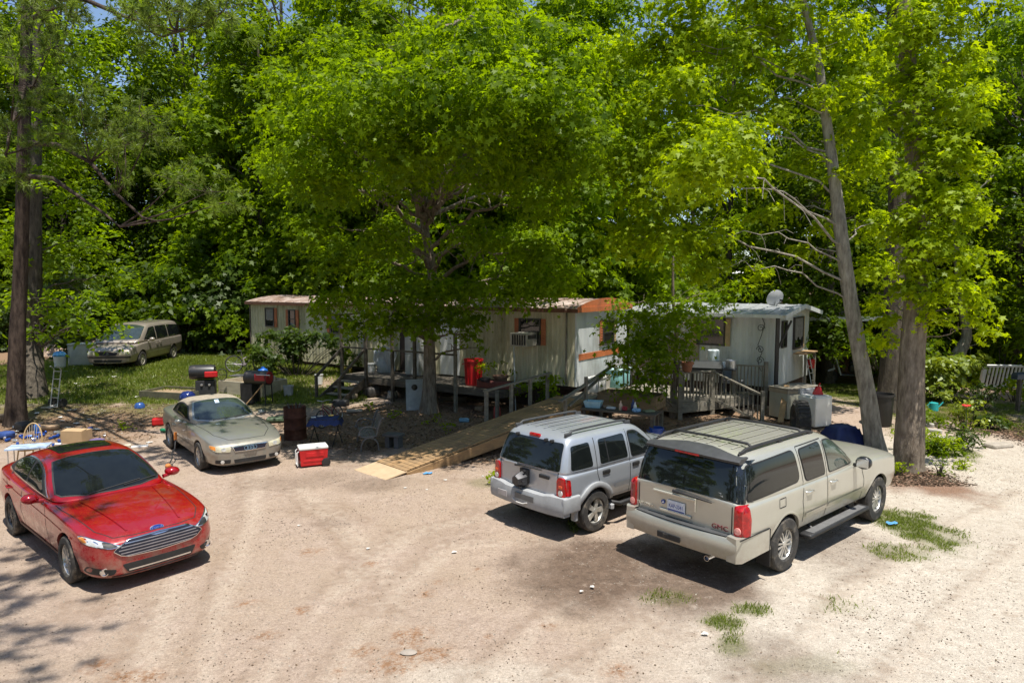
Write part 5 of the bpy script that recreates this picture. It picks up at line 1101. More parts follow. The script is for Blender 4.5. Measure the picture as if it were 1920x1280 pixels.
# cast-iron bench facing left
p = at(690, 850); c = thing('garden_bench', 'old slatted garden bench with curly cast iron ends at the ramp foot', 'bench', p + Vector((.05, .1, 0)), R(107))
def bench_end(x):
    mb = MB(); q = [(.0, -.27, .84), (.0, -.22, .70), (.0, -.17, .52), (0, -.15, .42), (0, -.02, .38), (0, .14, .39), (0, .24, .42)]; mb.tube([(x, b, cc) for a, b, cc in q], .024, 8)
    mb.tube([(x, .24, .42), (x, .27, .54), (x, .20, .64), (x, .06, .665), (x, -.08, .64), (x, -.19, .60)], .02, 8)
    mb.tube([(x, .02 + .11 * math.cos(t) * (1 - t / 9), .52 + .08 * math.sin(t) * (1 - t / 9)) for t in np.linspace(0, 6.0, 16)], .012, 6)
    mb.tube([(x, .22 * math.cos(t) + .02, .02 + .36 * math.sin(t) ** .7) for t in np.linspace(.02, math.pi - .02, 14)], .022, 8); mb.lathe([(0, -.05), (.045, -.02), (.045, .02), (0, .05)], 10, 0, Matrix.Translation((x, .27, .46)))
    mb.tube([(x, -.27, .84), (x, -.31, .87), (x, -.33, .84)], .022, 8); mb.build('end_frame', mat('grey cast iron', (.17, .16, .15), .6, .4, .2, 12), c, True, 60)
bench_end(.0); bench_end(1.15)
for i in range(5): mb = MB(); mb.box((.575, -.10 + i * .075, .415), (1.14, .06, .022)); mb.build('seat_slat', W_GREY, c)
mb = MB()
for i in range(7): mb.beam((1.12, -.19 - i * .018, .50 + i * .05), (.03, -.19 - i * .018, .50 + i * .05), .016, .03)
for i in range(10): mb.beam((.06 + i * .115, -.2, .5), (.06 + i * .115, -.30, .84), .012, .02)
mb.build('back_lattice', W_GREY, c)
p = at(738, 838); c = thing('stone_slab_stool', 'dark grey block stool in the shade behind the bench', 'stool', p, R(-20)); mb = MB(); mb.box((0, 0, .33), (.5, .34, .07), b=.02); mb.box((-.12, 0, .15), (.12, .28, .3), b=.01); mb.box((.14, 0, .15), (.12, .28, .3), b=.01); mb.build('body', mat('dark grey stone', (.12, .115, .11), .8, 0, .2, 6), c)
# cornhole board leaning at the tree
p = at(775, 772); c = thing('cornhole_board', 'grey wooden game board with a round hole leaning by the big tree', 'game board', (p.x, p.y + .35, p.z), R(12))
hole = [(.10 * math.cos(a), .24 + .10 * math.sin(a)) for a in np.linspace(0, 2 * math.pi, 25)[:-1]]
bm = bmesh.new(); out = [bm.verts.new((x, y, 0)) for x, y in ((-.28, -.5), (.28, -.5), (.28, .5), (-.28, .5))]; hv = [bm.verts.new((x, y, 0)) for x, y in hole]
e1 = [bm.edges.new((out[i], out[(i + 1) % 4])) for i in range(4)]; e2 = [bm.edges.new((hv[i], hv[(i + 1) % 24])) for i in range(24)]; bmesh.ops.triangle_fill(bm, edges=e1 + e2, use_beauty=True)
r_ = bmesh.ops.extrude_face_region(bm, geom=bm.faces[:]); [setattr(v, 'co', v.co + Vector((0, 0, .03))) for v in r_['geom'] if isinstance(v, bmesh.types.BMVert)]
bm.verts.index_update(); vs = [v.co.copy() for v in bm.verts]; fs = [[v.index for v in f.verts] for f in bm.faces]; bm.free()
mb = MB(); mb.add(vs, fs, 0, Matrix.Translation((0, 0, .49)) @ Matrix.Rotation(R(72), 4, 'X')); mb.build('board', mat('grey painted board', (.36, .37, .37), .7, 0, .15, 4, dirt=(.2, .18, .15), dirt_amt=.2), c)
mb = MB(); mb.beam((-.25, .16, .9), (-.25, .50, 0), .03, .05); mb.beam((.25, .16, .9), (.25, .50, 0), .03, .05); mb.build('leg', W_GREY, c)
# bin, pots and things on the porch
def bin_(name, lab, loc, r, h, m, lid=None, cat='bin', ribs=True):
    c = thing(name, lab, cat, loc); mb = MB(); mb.lathe([(r * .82, 0), (r * .84, .02), (r * .97, h * .92), (r * 1.06, h * .93), (r * 1.06, h), (r * .98, h), (r * .8, .06), (0, .06)], 28)
    if ribs:
        for k in range(14): a = k * math.pi / 7; mb.beam((r * .86 * math.cos(a), r * .86 * math.sin(a), .06), (r * .97 * math.cos(a), r * .97 * math.sin(a), h * .9), .03, .02)
    mb.build('bin_body', m, c, True, 40)
    if lid: mb = MB(); mb.lathe([(r * 1.08, h), (r * 1.08, h + .04), (r * .9, h + .09), (r * .3, h + .11), (0, h + .11)], 28); mb.build('lid', lid, c, True, 40)
    for s in (1, -1): mb = MB(); mb.tube([(s * r, -.1, h * .82), (s * (r + .05), -.1, h * .80), (s * (r + .05), .1, h * .80), (s * r, .1, h * .82)], .012, 6); mb.build('handle', m, c)
    return c
q = cw(13.15, -1.2, DZ); bin_('dustbin', 'tall red plastic dustbin on the porch boards', q, .30, .84, M_REDP)
fr = thing('refrigerator', 'grey white upright fridge on the porch behind the posts', 'fridge', cw(10.15, -.42, DZ), CR); mb = MB(); mb.box((0, 0, .78), (.68, .66, 1.5), b=.03); mb.build('body', mat('dull white appliance', (.40, .41, .40), .5, 0, .1, 3, dirt=(.22, .2, .17), dirt_amt=.3), fr); mb = MB(); mb.box((0, -.345, 1.15), (.66, .04, .72), b=.015); mb.build('upper_door', mat('dull white appliance', (.4, .4, .4)), fr); mb = MB(); mb.box((0, -.345, .42), (.66, .04, .70), b=.015); mb.build('lower_door', mat('dull white appliance', (.4, .4, .4)), fr)
ps = thing('plastic_sheet', 'translucent grey plastic sheeting heaped at the top of the porch stairs', 'sheeting', cw(8.6, -.55, DZ), CR)
mb = MB(); n = 14; vs = [(u * .5 + .05 * math.sin(v * 9), .25 * math.sin(u * 5 + v * 4) * .3, v * 1.05 * (1 - .25 * abs(u))) for v in np.linspace(0, 1, n) for u in np.linspace(-1, 1, n)]
mb.add(vs, [(j * n + i, j * n + i + 1, (j + 1) * n + i + 1, (j + 1) * n + i) for j in range(n - 1) for i in range(n - 1)]); o = mb.build('sheet', mat('grey plastic film', (.30, .32, .33), .3, 0, .2, 4), ps, True, 80)
def pot(lab, loc, r, h, m, plant=None, s=.3, k=2, name='flower_pot'):
    c = thing(name, lab, 'plant pot', loc); mb = MB(); mb.lathe([(r * .65, 0), (r * .93, h * .8), (r * 1.08, h * .8), (r * 1.08, h), (r * .93, h), (r * .88, h * .85), (0, h * .85)], 22); mb.build('pot_body', m, c, True, 40)
    if plant is not None:
        g = np.random.default_rng(int(abs(loc[0] * 100))); cl = [(g.normal(0, r * .7), g.normal(0, r * .7), h + s * g.uniform(.3, 1.3), s * .5, s * .5, s * .4) for _ in range(5)]
        part_obj('plant', crown_mesh(cl, 500, .07, 'oval', plant, 5, .14, 8), c)
POTS = []
POTS.append(('brown pot with sprawling plant at the porch end by the corner', cw(14.0, -.9, DZ), .24, .34, mat('brown glaze', (.16, .09, .06), .6), 'G', .3))
POTS.append(('tall dark pot beside the red dustbin on the porch', cw(13.75, -1.4, DZ), .16, .3, mat('dark glaze', (.05, .04, .04), .5), 'Y', .4))
POTS.append(('terracotta pot on the corner of the deck railing', (5.35, 20.72, 1.56), .19, .30, M_TERR, 'G', .32))
POTS.append(('dark rounded pot left of the terracotta pot on the railing', (4.98, 20.6, 1.64), .15, .26, mat('dark glaze', (.05, .04, .04), .5), 'G', .3))
POTS.append(('plum brown pot on the railing under the hanging leaves', (4.45, 21.05, 1.56), .14, .26, mat('plum glaze', (.10, .045, .04), .5), 'G', .26))
b_ = thing('boat_planter', 'dark red boat shaped trough on the porch edge', 'trough', cw(14.1, -1.45, DZ), CR + .1); mb = MB(); n = 9
vs = []
for i in range(n):
    u = -1 + 2 * i / (n - 1); hw = .20 * (1 - u * u) ** .5 + .01
    vs += [(u * .6, -hw, .20 + .06 * u * u), (u * .6, -hw * .6, .02), (u * .6, hw * .6, .02), (u * .6, hw, .20 + .06 * u * u)]
mb.add(vs, [(i * 4 + j, i * 4 + j + 1, i * 4 + 5 + j, i * 4 + 4 + j) for i in range(n - 1) for j in range(3)]); mb.build('hull', mat('dull red wood', (.16, .05, .04), .7), b_)
# window air conditioner and prop pole
ac = thing('air_conditioner', 'boxy window air conditioner sticking out of the cream wall', 'air conditioner', cw(14.50, -.35, 2.02), CR)
mb = MB(); mb.box((0, 0, .21), (.62, .62, .42), b=.012); mb.build('case', mat('weathered beige case', (.40, .38, .33), .5, .2, .12, 5, dirt=(.2, .18, .14), dirt_amt=.25), ac)
mb = MB(); [mb.box((-.2 + k * .09, -.316, .21), (.05, .012, .32)) for k in range(6)]; [mb.box((.316, -.2 + k * .08, .30), (.012, .05, .12)) for k in range(6)]; mb.build('vents', M_BLK, ac)
pp = at(967, 775); pol = thing('leaning_pole', 'thin pale pole leaning up to the air conditioner', 'pole', pp); e = cw(14.35, -.68, 2.02) - Vector(pp); mb = MB(); mb.tube([(0, 0, 0), e], .022, 8); mb.build('shaft', mat('pale grey pole', (.42, .45, .46), .5), pol)
# fire extinguisher-like red cylinder
p = at(932, 784); c = thing('gas_cylinder', 'small red gas cylinder on the ground beside the ramp', 'cylinder', p); mb = MB(); mb.lathe([(.10, 0), (.11, .02), (.11, .30), (.07, .38), (.03, .40), (.03, .44), (0, .44)], 18); mb.build('tank', mat('faded red paint', (.42, .06, .05), .5, 0, .15), c, True, 40); mb = MB(); mb.tube([(-.05, 0, .43), (0, 0, .48), (.07, 0, .47)], .012, 6); mb.build('valve', M_BLK, c)
# buckets
def bucket(lab, loc, m, r=.15, h=.36, name='bucket', grp=None):
    c = thing(name, lab, 'bucket', loc, 0, grp); mb = MB(); mb.lathe([(r * .85, 0), (r, h * .95), (r * 1.06, h * .95), (r * 1.06, h), (r * .97, h), (r * .82, .02), (0, .02)], 22); mb.build('bucket_body', m, c, True, 40); mb = MB(); mb.tube([(r * math.cos(a), .02, h * .9 - .16 * math.sin(a)) for a in np.linspace(0, math.pi, 9)], .005, 5); mb.build('handle', M_STL, c)
bucket('white bucket on the grass left of the porch stairs', at(598, 706), M_WHP); bucket('pale grey bucket on the grass nearer the barbecue', at(541, 737), mat('pale grey plastic', (.42, .43, .44), .5), .17, .36); bucket('white bucket with blue bag on the lawn beyond the hand truck', at(113, 690), M_WHP, .22, .48)
bg_ = thing('blue_bag', 'crumpled blue bag on top of the white lawn bucket', 'bag', at(113, 690) + Vector((0, 0, .46))); mb = MB(); g = random.Random(8); mb.lathe([(.19, 0), (.24, .07), (.2, .16), (.08, .22), (0, .22)], 14); [setattr(mb, 'v', mb.v)]; mb.v = [v + Vector((g.uniform(-.03, .03), g.uniform(-.03, .03), g.uniform(-.02, .02))) for v in mb.v]; mb.build('bag', mat('light blue film', (.12, .38, .70), .4, 0, .3, 6), bg_)
bucket('white tub on the porch landing left of the stairs', cw(7.95, -.6, DZ), M_WHP, .2, .3)
# raised beds with jug
def frame_box(name, lab, loc, rz, L, Wd, H, m, rows, cat):
    c = thing(name, lab, cat, loc, rz); mb = MB(); hh = H / rows
    for k in range(rows):
        z = hh * (k + .5)
        mb.box((0, -Wd / 2, z), (L, .06, hh - .006)); mb.box((0, Wd / 2, z), (L, .06, hh - .006)); mb.box((-L / 2 + .03, 0, z), (.06, Wd - .065, hh - .006)); mb.box((L / 2 - .03, 0, z), (.06, Wd - .065, hh - .006))
    mb.build('boards', m, c); mb = MB(); mb.box((0, 0, H * .35), (L - .12, Wd - .1, H * .6)); mb.build('soil', mat('dry soil', (.30, .21, .13), .95, 0, .2, 8, .5), c); return c
PALEB = mat('pale bleached boards', (.40, .36, .27), .85, 0, .15, 6, .2, stretch=(.3, 1, 1))
frame_box('raised_bed', 'pale timber raised bed with higher back beside the barbecue', at(462, 742) + Vector((0, .65, 0)), R(-24), 1.9, 1.3, .5, PALEB, 3, 'raised bed')
frame_box('raised_bed', 'low dark timber bed frame on the ground behind the convertible', at(318, 748) + Vector((0, .5, 0)), R(-16), 2.0, 1.2, .26, mat('mossy dark timber', (.10, .095, .06), .9, 0, .3, 6), 1, 'raised bed')
jl = cw(0, 0, 0); jx = at_y(493, 700, 24.3); c = thing('water_jug', 'bright blue plastic drum standing on the pale raised bed', 'jug', (jx.x, jx.y, at(462, 742).z + .5)); mb = MB(); mb.lathe([(.15, 0), (.18, .03), (.18, .30), (.15, .36), (.06, .40), (.06, .44), (0, .44)], 24); mb.build('drum', M_BLUP, c, True, 40); mb = MB(); mb.box((.06, -.178, .22), (.11, .012, .10)); mb.build('paper_label', M_WHP, c)
bx = thing('corner_board', 'upright pale board panel on the back corner of the raised bed', 'board', (jx.x - .05, jx.y + .35, at(462, 742).z), R(-24)); mb = MB(); mb.box((0, 0, .3), (.95, .05, .58), b=.01); mb.build('panel', PALEB, bx)
# gas barbecue with red side on legs
p = at(487, 757); c = thing('charcoal_grill', 'black cart barbecue with a red end panel and thin legs', 'barbecue', p, R(-14))
mb = MB(); mb.lathe([(.24, -.42), (.24, .42)], 20, 0, Matrix.Translation((-.02, 0, .88)) @ Matrix.Rotation(R(90), 4, 'Y')); mb.build('firebox', mat('black enamel', (.02, .02, .022), .4, dirt=(.12, .1, .09), dirt_amt=.2), c, True, 40)
mb = MB(); mb.lathe([(.20, 0), (.20, .02), (0, .025)], 20, 0, Matrix.Translation((.40, -.03, .90)) @ Matrix.Rotation(R(90), 4, 'Y')); mb.box((.18, -.235, .92), (.38, .03, .22), b=.02); mb.build('end_panel', mat('dull red enamel', (.30, .012, .02), .45, 0, .2), c, True, 40)
mb = MB(); mb.box((-.75, 0, .93), (.5, .42, .03)); mb.build('side_shelf', mat('dark grey shelf', (.10, .10, .10), .5), c)
mb = MB(); mb.box((-.38, .02, .36), (.44, .40, .66), b=.01); mb.build('cabinet', M_BLK, c)
for sx, sy in ((.36, -.2), (.36, .2), (-.12, .2)): mb = MB(); mb.tube([(sx, sy, 0), (sx * .92, sy * .9, .72)], .022, 8); mb.build('leg', M_BLK, c)
mb = MB(); mb.tube([(.1, -.30, 1.02), (.62, -.30, 1.02)], .015, 8); mb.build('handle', M_STL, c)
st_ = thing('stick', 'pale stick leaning on the black barbecue', 'stick', at(458, 762), 0); mb = MB(); e = Vector((.75, .3, .95)); mb.tube([(0, 0, 0), e], .02, 6); mb.build('shaft', W_NEW, st_)
# portable gas grill on a stand
p = at(387, 740); c = thing('gas_grill', 'black lidded gas grill with red front on a dark stand', 'barbecue', p, R(14))
mb = MB(); mb.box((0, 0, .28), (.62, .42, .56), b=.02); mb.build('stand', mat('dark stand', (.025, .025, .027), .7), c)
mb = MB(); mb.lathe([(.28, -.40), (.30, -.3), (.30, .3), (.28, .40)], 20, 0, Matrix.Translation((-.10, .03, .84)) @ Matrix.Rotation(R(90), 4, 'Y') @ Matrix.Diagonal((.85, 1, 1, 1))); mb.build('lid', mat('black enamel', (.02, .02, .022)), c, True, 40)
mb = MB(); mb.box((.22, -.26, .78), (.42, .10, .20), b=.03); mb.build('front_panel', M_REDP, c); mb = MB(); mb.tube([(.55 + .16 * math.cos(a), -.12, .74 + .20 * math.sin(a)) for a in np.linspace(0, 6.28, 18)], .016, 6); mb.tube([(.39, -.12, .74), (.71, -.12, .74)], .012, 6); mb.build('wheel', M_BLK, c)
for k in (-.1, .15): mb = MB(); mb.lathe([(.04, 0), (.04, .03), (0, .035)], 12, 0, Matrix.Translation((k, -.22, .42)) @ Matrix.Rotation(R(90), 4, 'X')); mb.build('knob', M_STL, c)
c = thing('helmet', 'shiny dark blue rounded helmet on the low timber frame', 'helmet', at(352, 752) + Vector((0, 0, .0))); mb = MB(); mb.lathe([(.24, 0), (.27, .12), (.24, .24), (.15, .33), (0, .36)], 22); mb.build('shell', mat('gloss navy', (.01, .02, .12), .12, coat=.7), c, True); mb = MB(); mb.box((.16, -.18, .14), (.2, .14, .12), b=.03); mb.build('visor', M_BLK, c)
# bicycles
def bicycle(name, lab, loc, rz, fm, rim, s=1.0, tilt=0.0):
    c = thing(name, lab, 'bicycle', loc, rz); c.scale = (s, s, s); c.rotation_euler = (tilt, 0, rz)
    for nm, x in (('rear_wheel', -.5), ('front_wheel', .52)):
        mb = MB(); mb.tube([(x + .32 * math.cos(a), 0, .335 + .32 * math.sin(a)) for a in np.linspace(0, 2 * math.pi, 33)], .02, 8, 0, False); mb.tube([(x + .295 * math.cos(a), 0, .335 + .295 * math.sin(a)) for a in np.linspace(0, 2 * math.pi, 33)], .012, 6, 1, False)
        for k in range(14): a = k * 2 * math.pi / 14; mb.tube([(x, (-1) ** k * .02, .335), (x + .29 * math.cos(a), 0, .335 + .29 * math.sin(a))], .003, 4, 1)
        mb.lathe([(.03, -.04), (.03, .04)], 10, 1, Matrix.Translation((x, 0, .335)) @ Matrix.Rotation(R(90), 4, 'X')); mb.build(nm, [M_RUB, rim], c, True)
    mb = MB()
    for a, b, r in (((-.5, .05, .335), (-.1, .02, .29), .012), ((-.5, -.05, .335), (-.1, -.02, .29), .012), ((-.5, .05, .335), (-.2, 0, .72), .012), ((-.1, 0, .29), (-.22, 0, .80), .017), ((-.1, 0, .29), (.36, 0, .74), .02), ((-.16, 0, .52), (.34, 0, .82), .018), ((.33, 0, .88), (.42, 0, .62), .02)): mb.tube([a, b], r, 8)
    mb.tube([(.42, .05, .62), (.52, .05, .335)], .013, 6); mb.tube([(.42, -.05, .62), (.52, -.05, .335)], .013, 6); mb.build('frame', fm, c, True)
    mb = MB(); mb.box((-.24, 0, .84), (.26, .15, .06), b=.03); mb.build('saddle', M_BLK, c); mb = MB(); mb.tube([(.24, .30, .98), (.36, .2, 1.0), (.34, 0, .95), (.36, -.2, 1.0), (.24, -.30, .98)], .012, 8); mb.build('handlebar', M_STL, c); mb = MB(); mb.lathe([(.09, -.01), (.09, .01)], 16, 0, Matrix.Translation((-.1, .04, .29)) @ Matrix.Rotation(R(90), 4, 'X')); mb.tube([(-.1, .05, .29), (-.02, .07, .14)], .01, 6); mb.tube([(-.1, -.05, .29), (-.18, -.07, .44)], .01, 6); mb.build('crank', M_STL, c)
    return c
p = at(441, 697); bicycle('bicycle', 'lavender and white bicycle parked on the sunlit grass', (p.x + .5, p.y, p.z), R(12), mat('lavender paint', (.48, .40, .46), .35, coat=.5), M_STL, 1.0, R(4))
p = at(612, 804); bicycle('child_bicycle', 'small dark red bicycle standing behind the folding table', (p.x, p.y + .5, p.z), R(-110), mat('dark red paint', (.22, .01, .02), .35, coat=.5), M_STL, .8, R(6))
# hand truck
p = at(101, 763); c = thing('hand_truck', 'grey metal hand truck standing by the pine', 'hand truck', p, R(-20)); mb = MB()
for s in (-.16, .16): mb.tube([(s, 0, .02), (s, .12, .75), (s, .20, 1.2), (s + .02, .1, 1.32), (s * .6 + .06, -.02, 1.34)], .018, 8)
for z in (.3, .6, .9, 1.15): mb.tube([(-.16, .02 + z * .15, z), (.16, .02 + z * .15, z)], .014, 6)
mb.build('frame', mat('grey steel tube', (.42, .43, .43), .4, .5), c, True); mb = MB(); mb.box((0, -.14, .02), (.42, .28, .02)); mb.build('toe_plate', M_STL, c)
for s in (-.24, .24): mb = MB(); mb.lathe([(.07, -.035), (.13, -.04), (.145, 0), (.13, .04), (.07, .035), (0, .02)], 20, 0, Matrix.Translation((s, .14, .145)) @ Matrix.Rotation(R(90), 4, 'Y')); mb.build('wheel', M_RUB, c, True, 40)
# old appliance beside the van
p = at(155, 687); c = thing('old_freezer', 'pale stained chest freezer on the grass beside the minivan', 'freezer', p, R(12)); mb = MB(); mb.box((0, .3, .44), (1.05, .65, .86), b=.03); mb.build('body', mat('stained pale enamel', (.42, .44, .40), .6, 0, .1, 4, dirt=(.22, .22, .17), dirt_amt=.35), c); mb = MB(); mb.box((0, .3, .91), (1.08, .68, .07), b=.02); mb.build('lid', mat('stained pale enamel', (.4, .4, .4)), c)
# cardboard box, chair, trimmer, blue lump, odd scraps
p = at(134, 832); c = thing('cardboard_box', 'open brown cardboard box among the cans', 'box', p, R(-6)); mb = MB(); mb.box((0, .2, .17), (.60, .40, .34)); mb.build('carton', M_CARD, c); mb = MB(); mb.box((0, .12, .352), (.58, .22, .012), rx=R(8)); mb.build('flap', M_CARD, c)
p = at(33, 884); p.y += .4; c = thing('windsor_chair', 'pale wooden hoop backed chair behind the red sedan', 'chair', p, R(10)); mb = MB(); mb.lathe([(.22, .42), (.23, .44), (.22, .46), (0, .46)], 24); mb.build('seat', M_GLDW, c, True)
mb = MB(); mb.tube([(-.2 * math.cos(a), .18 + .08 * math.sin(a), .46 + .52 * math.sin(a) ** .7) for a in np.linspace(.01, math.pi - .01, 18)], .016, 8); mb.build('back_hoop', M_GLDW, c, True)
for k in range(6): x = -.13 + k * .052; mb = MB(); mb.tube([(x * .8, .17, .46), (x, .255, .46 + .50 * math.sqrt(max(.05, 1 - (x / .2) ** 2)))], .008, 6); mb.build('spindle', mat('grey worn spindle', (.3, .27, .24), .6), c)
for sx in (-.15, .15):
    for sy in (-.14, .14): mb = MB(); mb.tube([(sx, sy, .43), (sx * 1.35, sy * 1.35, 0)], .016, 8); mb.build('leg', M_GLDW, c)
a = at(317, 882); b = at(328, 846); c = thing('string_trimmer', 'orange garden trimmer lying beside the red sedan mirror', 'trimmer', a); d = Vector(b) - Vector(a); d2 = Vector((d.x, d.y, 0)).normalized()
mb = MB(); mb.tube([Vector((0, 0, .14)), d2 * .25 + Vector((.06, 0, .22)), d2 * .55 + Vector((.04, 0, .30)), d2 * .75 + Vector((.09, 0, .34)), d2 * 1.0 + Vector((.10, 0, .52))], .014, 8); mb.build('shaft', M_BLK, c); mb = MB(); mb.lathe([(0, 0), (.05, .02), (.07, .08), (.05, .14), (0, .15)], 14, 0, MX((0, 0, .02), 0, R(20))); mb.build('engine', mat('orange housing', (.62, .20, .05), .45, 0, .15), c, True, 50); mb = MB(); mb.tube([d2 * 1.0 + Vector((.10, 0, .50)), d2 * 1.02 + Vector((.10, 0, .68))], .035, 10); mb.build('grip', mat('orange grip', (.75, .24, .04), .5), c)
tb = thing('camp_table', 'low blue and white folding table behind the red sedan boot', 'table', at(8, 900) + Vector((0, .8, 0)), R(20)); mb = MB(); mb.box((0, 0, .55), (.8, .5, .03)); mb.build('tabletop', mat('blue white panel', (.35, .45, .62), .5, 0, .5, 5), tb)
for sx in (-.35, .35):
    for sy in (-.2, .2): mb = MB(); mb.tube([(sx, sy, 0), (sx, sy, .55)], .014, 6); mb.build('leg', M_STL, tb)
p = at(262, 764); c = thing('blue_bowl', 'upturned shiny blue tub on the leaf litter', 'tub', p); mb = MB(); mb.lathe([(.16, 0), (.15, .10), (.10, .16), (0, .18)], 18); mb.build('tub', mat('shiny dark blue', (.03, .08, .26), .25, coat=.5), c, True)
p = at(298, 797); c = thing('fuel_can', 'red fuel can lying beside the convertible rear wheel', 'fuel can', p, .4); mb = MB(); mb.box((0, 0, .12), (.36, .26, .22), b=.05); mb.build('can', M_REDP, c); mb = MB(); mb.tube([(.12, 0, .22), (.24, 0, .28)], .025, 8); mb.build('spout', M_BLK, c)
p = at(303, 809); c = thing('green_bottle', 'green plastic bottle lying beside the convertible rear wheel', 'bottle', p, 1.); mb = MB(); mb.lathe([(.05, 0), (.055, .02), (.055, .2), (.02, .26), (.02, .3), (0, .3)], 14, 0, MX((0, 0, .055), 0, R(90))); mb.build('bottle', mat('green plastic', (.02, .22, .10), .3), c, True)
# items by and on the railed deck
c = thing('flat_top_grill', 'wide black flat top grill under its lid on the deck', 'grill', (6.35, 22.2, dz), R(-20)); mb = MB(); mb.box((0, 0, .82), (1.05, .62, .16), b=.02); mb.build('firebox', M_BLK, c); mb = MB(); mb.add([(-.55, -.32, .91), (.55, -.32, .91), (.55, .32, .91), (-.55, .32, .91), (-.45, -.2, 1.10), (.45, -.2, 1.10), (.45, .3, 1.10), (-.45, .3, 1.10)], [(0, 1, 5, 4), (1, 2, 6, 5), (2, 3, 7, 6), (3, 0, 4, 7), (4, 5, 6, 7)]); mb.build('lid', mat('worn black lid', (.035, .038, .04), .35, 0, .2), c); mb = MB(); mb.box((-.75, 0, .86), (.4, .5, .03)); mb.box((.75, 0, .86), (.4, .5, .03)); mb.build('side_shelf', M_BLK, c)
for sx in (-.45, .45):
    for sy in (-.22, .22): mb = MB(); mb.tube([(sx, sy, 0), (sx, sy, .75)], .02, 6); mb.build('leg', M_BLK, c)
def pail(name, lab, cat, loc, r, h, m):
    c = thing(name, lab, cat, loc); mb = MB(); mb.lathe([(r, 0), (r, h), (r * .8, h + .03), (0, h + .03)], 20); mb.build('body_shell', m, c, True, 40); mb = MB(); mb.tube([(-r, 0, h * .8), (-r - .04, 0, h * .6), (-r, 0, h * .4)], .01, 6); mb.build('handle', M_STL, c)
pail('stock_pot', 'steel stock pot on the shelf right of the black grill', 'pot', (7.12, 22.05, dz + .88), .16, .26, M_STL)
pail('water_dispenser', 'white water container standing behind the black grill lid', 'container', (6.75, 22.75, dz + .9), .19, .5, mat('pale blue white plastic', (.60, .68, .72), .4))
wt = thing('side_table', 'small table behind the grill under the white container', 'table', (6.75, 22.75, dz), 0); mb = MB(); mb.box((0, 0, .875), (.5, .45, .03)); mb.build('tabletop', W_GREY, wt)
for sx in (-.2, .2):
    for sy in (-.18, .18): mb = MB(); mb.box((sx, sy, .43), (.05, .05, .86)); mb.build('leg', W_GREY, wt)
c = thing('deck_chair', 'dark blue grey plastic chair beside the deck stair railing', 'chair', (7.35, 22.45, dz), R(30)); mb = MB(); mb.box((0, 0, .43), (.5, .48, .04), b=.015); mb.build('seat', M_GRYP, c); mb = MB(); mb.box((0, .25, .74), (.5, .04, .58), rx=R(-10), b=.015); mb.build('backrest', mat('blue grey plastic', (.12, .16, .20), .5), c)
for sx in (-.22, .22):
    for sy in (-.2, .2): mb = MB(); mb.box((sx, sy, .21), (.04, .04, .42)); mb.build('leg', M_GRYP, c)
ct = thing('white_cooler', 'white ice chest on the landing by the cream corner', 'cooler', (2.62, 21.0, .91), R(56)); mb = MB(); mb.box((0, 0, .19), (.62, .38, .38), b=.025); mb.build('body', M_WHP, ct, True, 40); mb = MB(); mb.box((0, 0, .42), (.65, .41, .09), b=.03); mb.build('lid', M_WHP, ct, True, 40)
tt = thing('plastic_tub', 'large pale teal storage tub on the landing', 'tub', (3.45, 22.05, .91), R(56)); mb = MB(); mb.box((0, 0, .28), (.85, .5, .56), b=.05); mb.build('tub', M_TEAL, tt, True, 40); mb = MB(); mb.box((0, 0, .58), (.9, .55, .06), b=.02); mb.build('lid', mat('pale teal lid', (.45, .66, .66), .4), tt)
bt_ = thing('clear_bin', 'clear plastic waste bin between the white ice chest and the teal tub', 'bin', (2.95, 21.5, .91)); mb = MB(); mb.lathe([(.15, 0), (.19, .42), (.2, .42), (.2, .45), (.18, .45), (.14, .02), (0, .02)], 20); mb.build('bin_body', mat('cloudy plastic', (.55, .52, .47), .4), bt_, True, 40)
# trestle with clutter behind the suv
tr = thing('work_table', 'cluttered wooden work table under the planter trough', 'table', (2.95, 18.35, 0), R(-28)); mb = MB(); mb.box((0, 0, .80), (2.1, .62, .04)); mb.build('tabletop', W_DARK, tr)
for sx in (-.95, .95):
    for sy in (-.25, .25): mb = MB(); mb.box((sx, sy, .39), (.07, .07, .78)); mb.build('leg', W_DARK, tr)
def on_tab(dx, dy): a = R(-28); return (2.95 + dx * math.cos(a) - dy * math.sin(a), 18.35 + dx * math.sin(a) + dy * math.cos(a), .822)
c = thing('basin', 'pale blue plastic basin on the cluttered work table', 'basin', on_tab(-.80, .05), R(-20)); mb = MB(); mb.add([(x * .20, y * .13, 0) for x, y in ((-1, -1), (1, -1), (1, 1), (-1, 1))] + [(x * .25, y * .17, .18) for x, y in ((-1, -1), (1, -1), (1, 1), (-1, 1))] + [(x * .22, y * .145, .17) for x, y in ((-1, -1), (1, -1), (1, 1), (-1, 1))] + [(x * .18, y * .12, .03) for x, y in ((-1, -1), (1, -1), (1, 1), (-1, 1))], [(3, 2, 1, 0)] + [(k + i, k + (i + 1) % 4, k + 4 + (i + 1) % 4, k + 4 + i) for k in (0, 4, 8) for i in range(4)] + [(12, 13, 14, 15)]); mb.build('shell', mat('pale blue plastic', (.38, .60, .68), .4), c)
def bottle(lab, loc, r, h, m, name='bottle'): 
    o = MB().lathe([(r * .9, 0), (r, .01), (r, h * .6), (r * .4, h * .8), (r * .4, h), (0, h)], 14).build(name, m, None, True, 40); o.location = loc; link_props(o, lab, 'bottle')
bottle('orange topped cream bottle on the work table', on_tab(.02, -.05), .05, .26, mat('cream bottle', (.62, .45, .32), .4)); bottle('tall dark blue bottle on the work table', on_tab(.32, .1), .055, .30, mat('navy bottle', (.03, .05, .16), .3)); bottle('white capped bottle beside the dark blue bottle', on_tab(.40, .02), .045, .24, M_WHP)
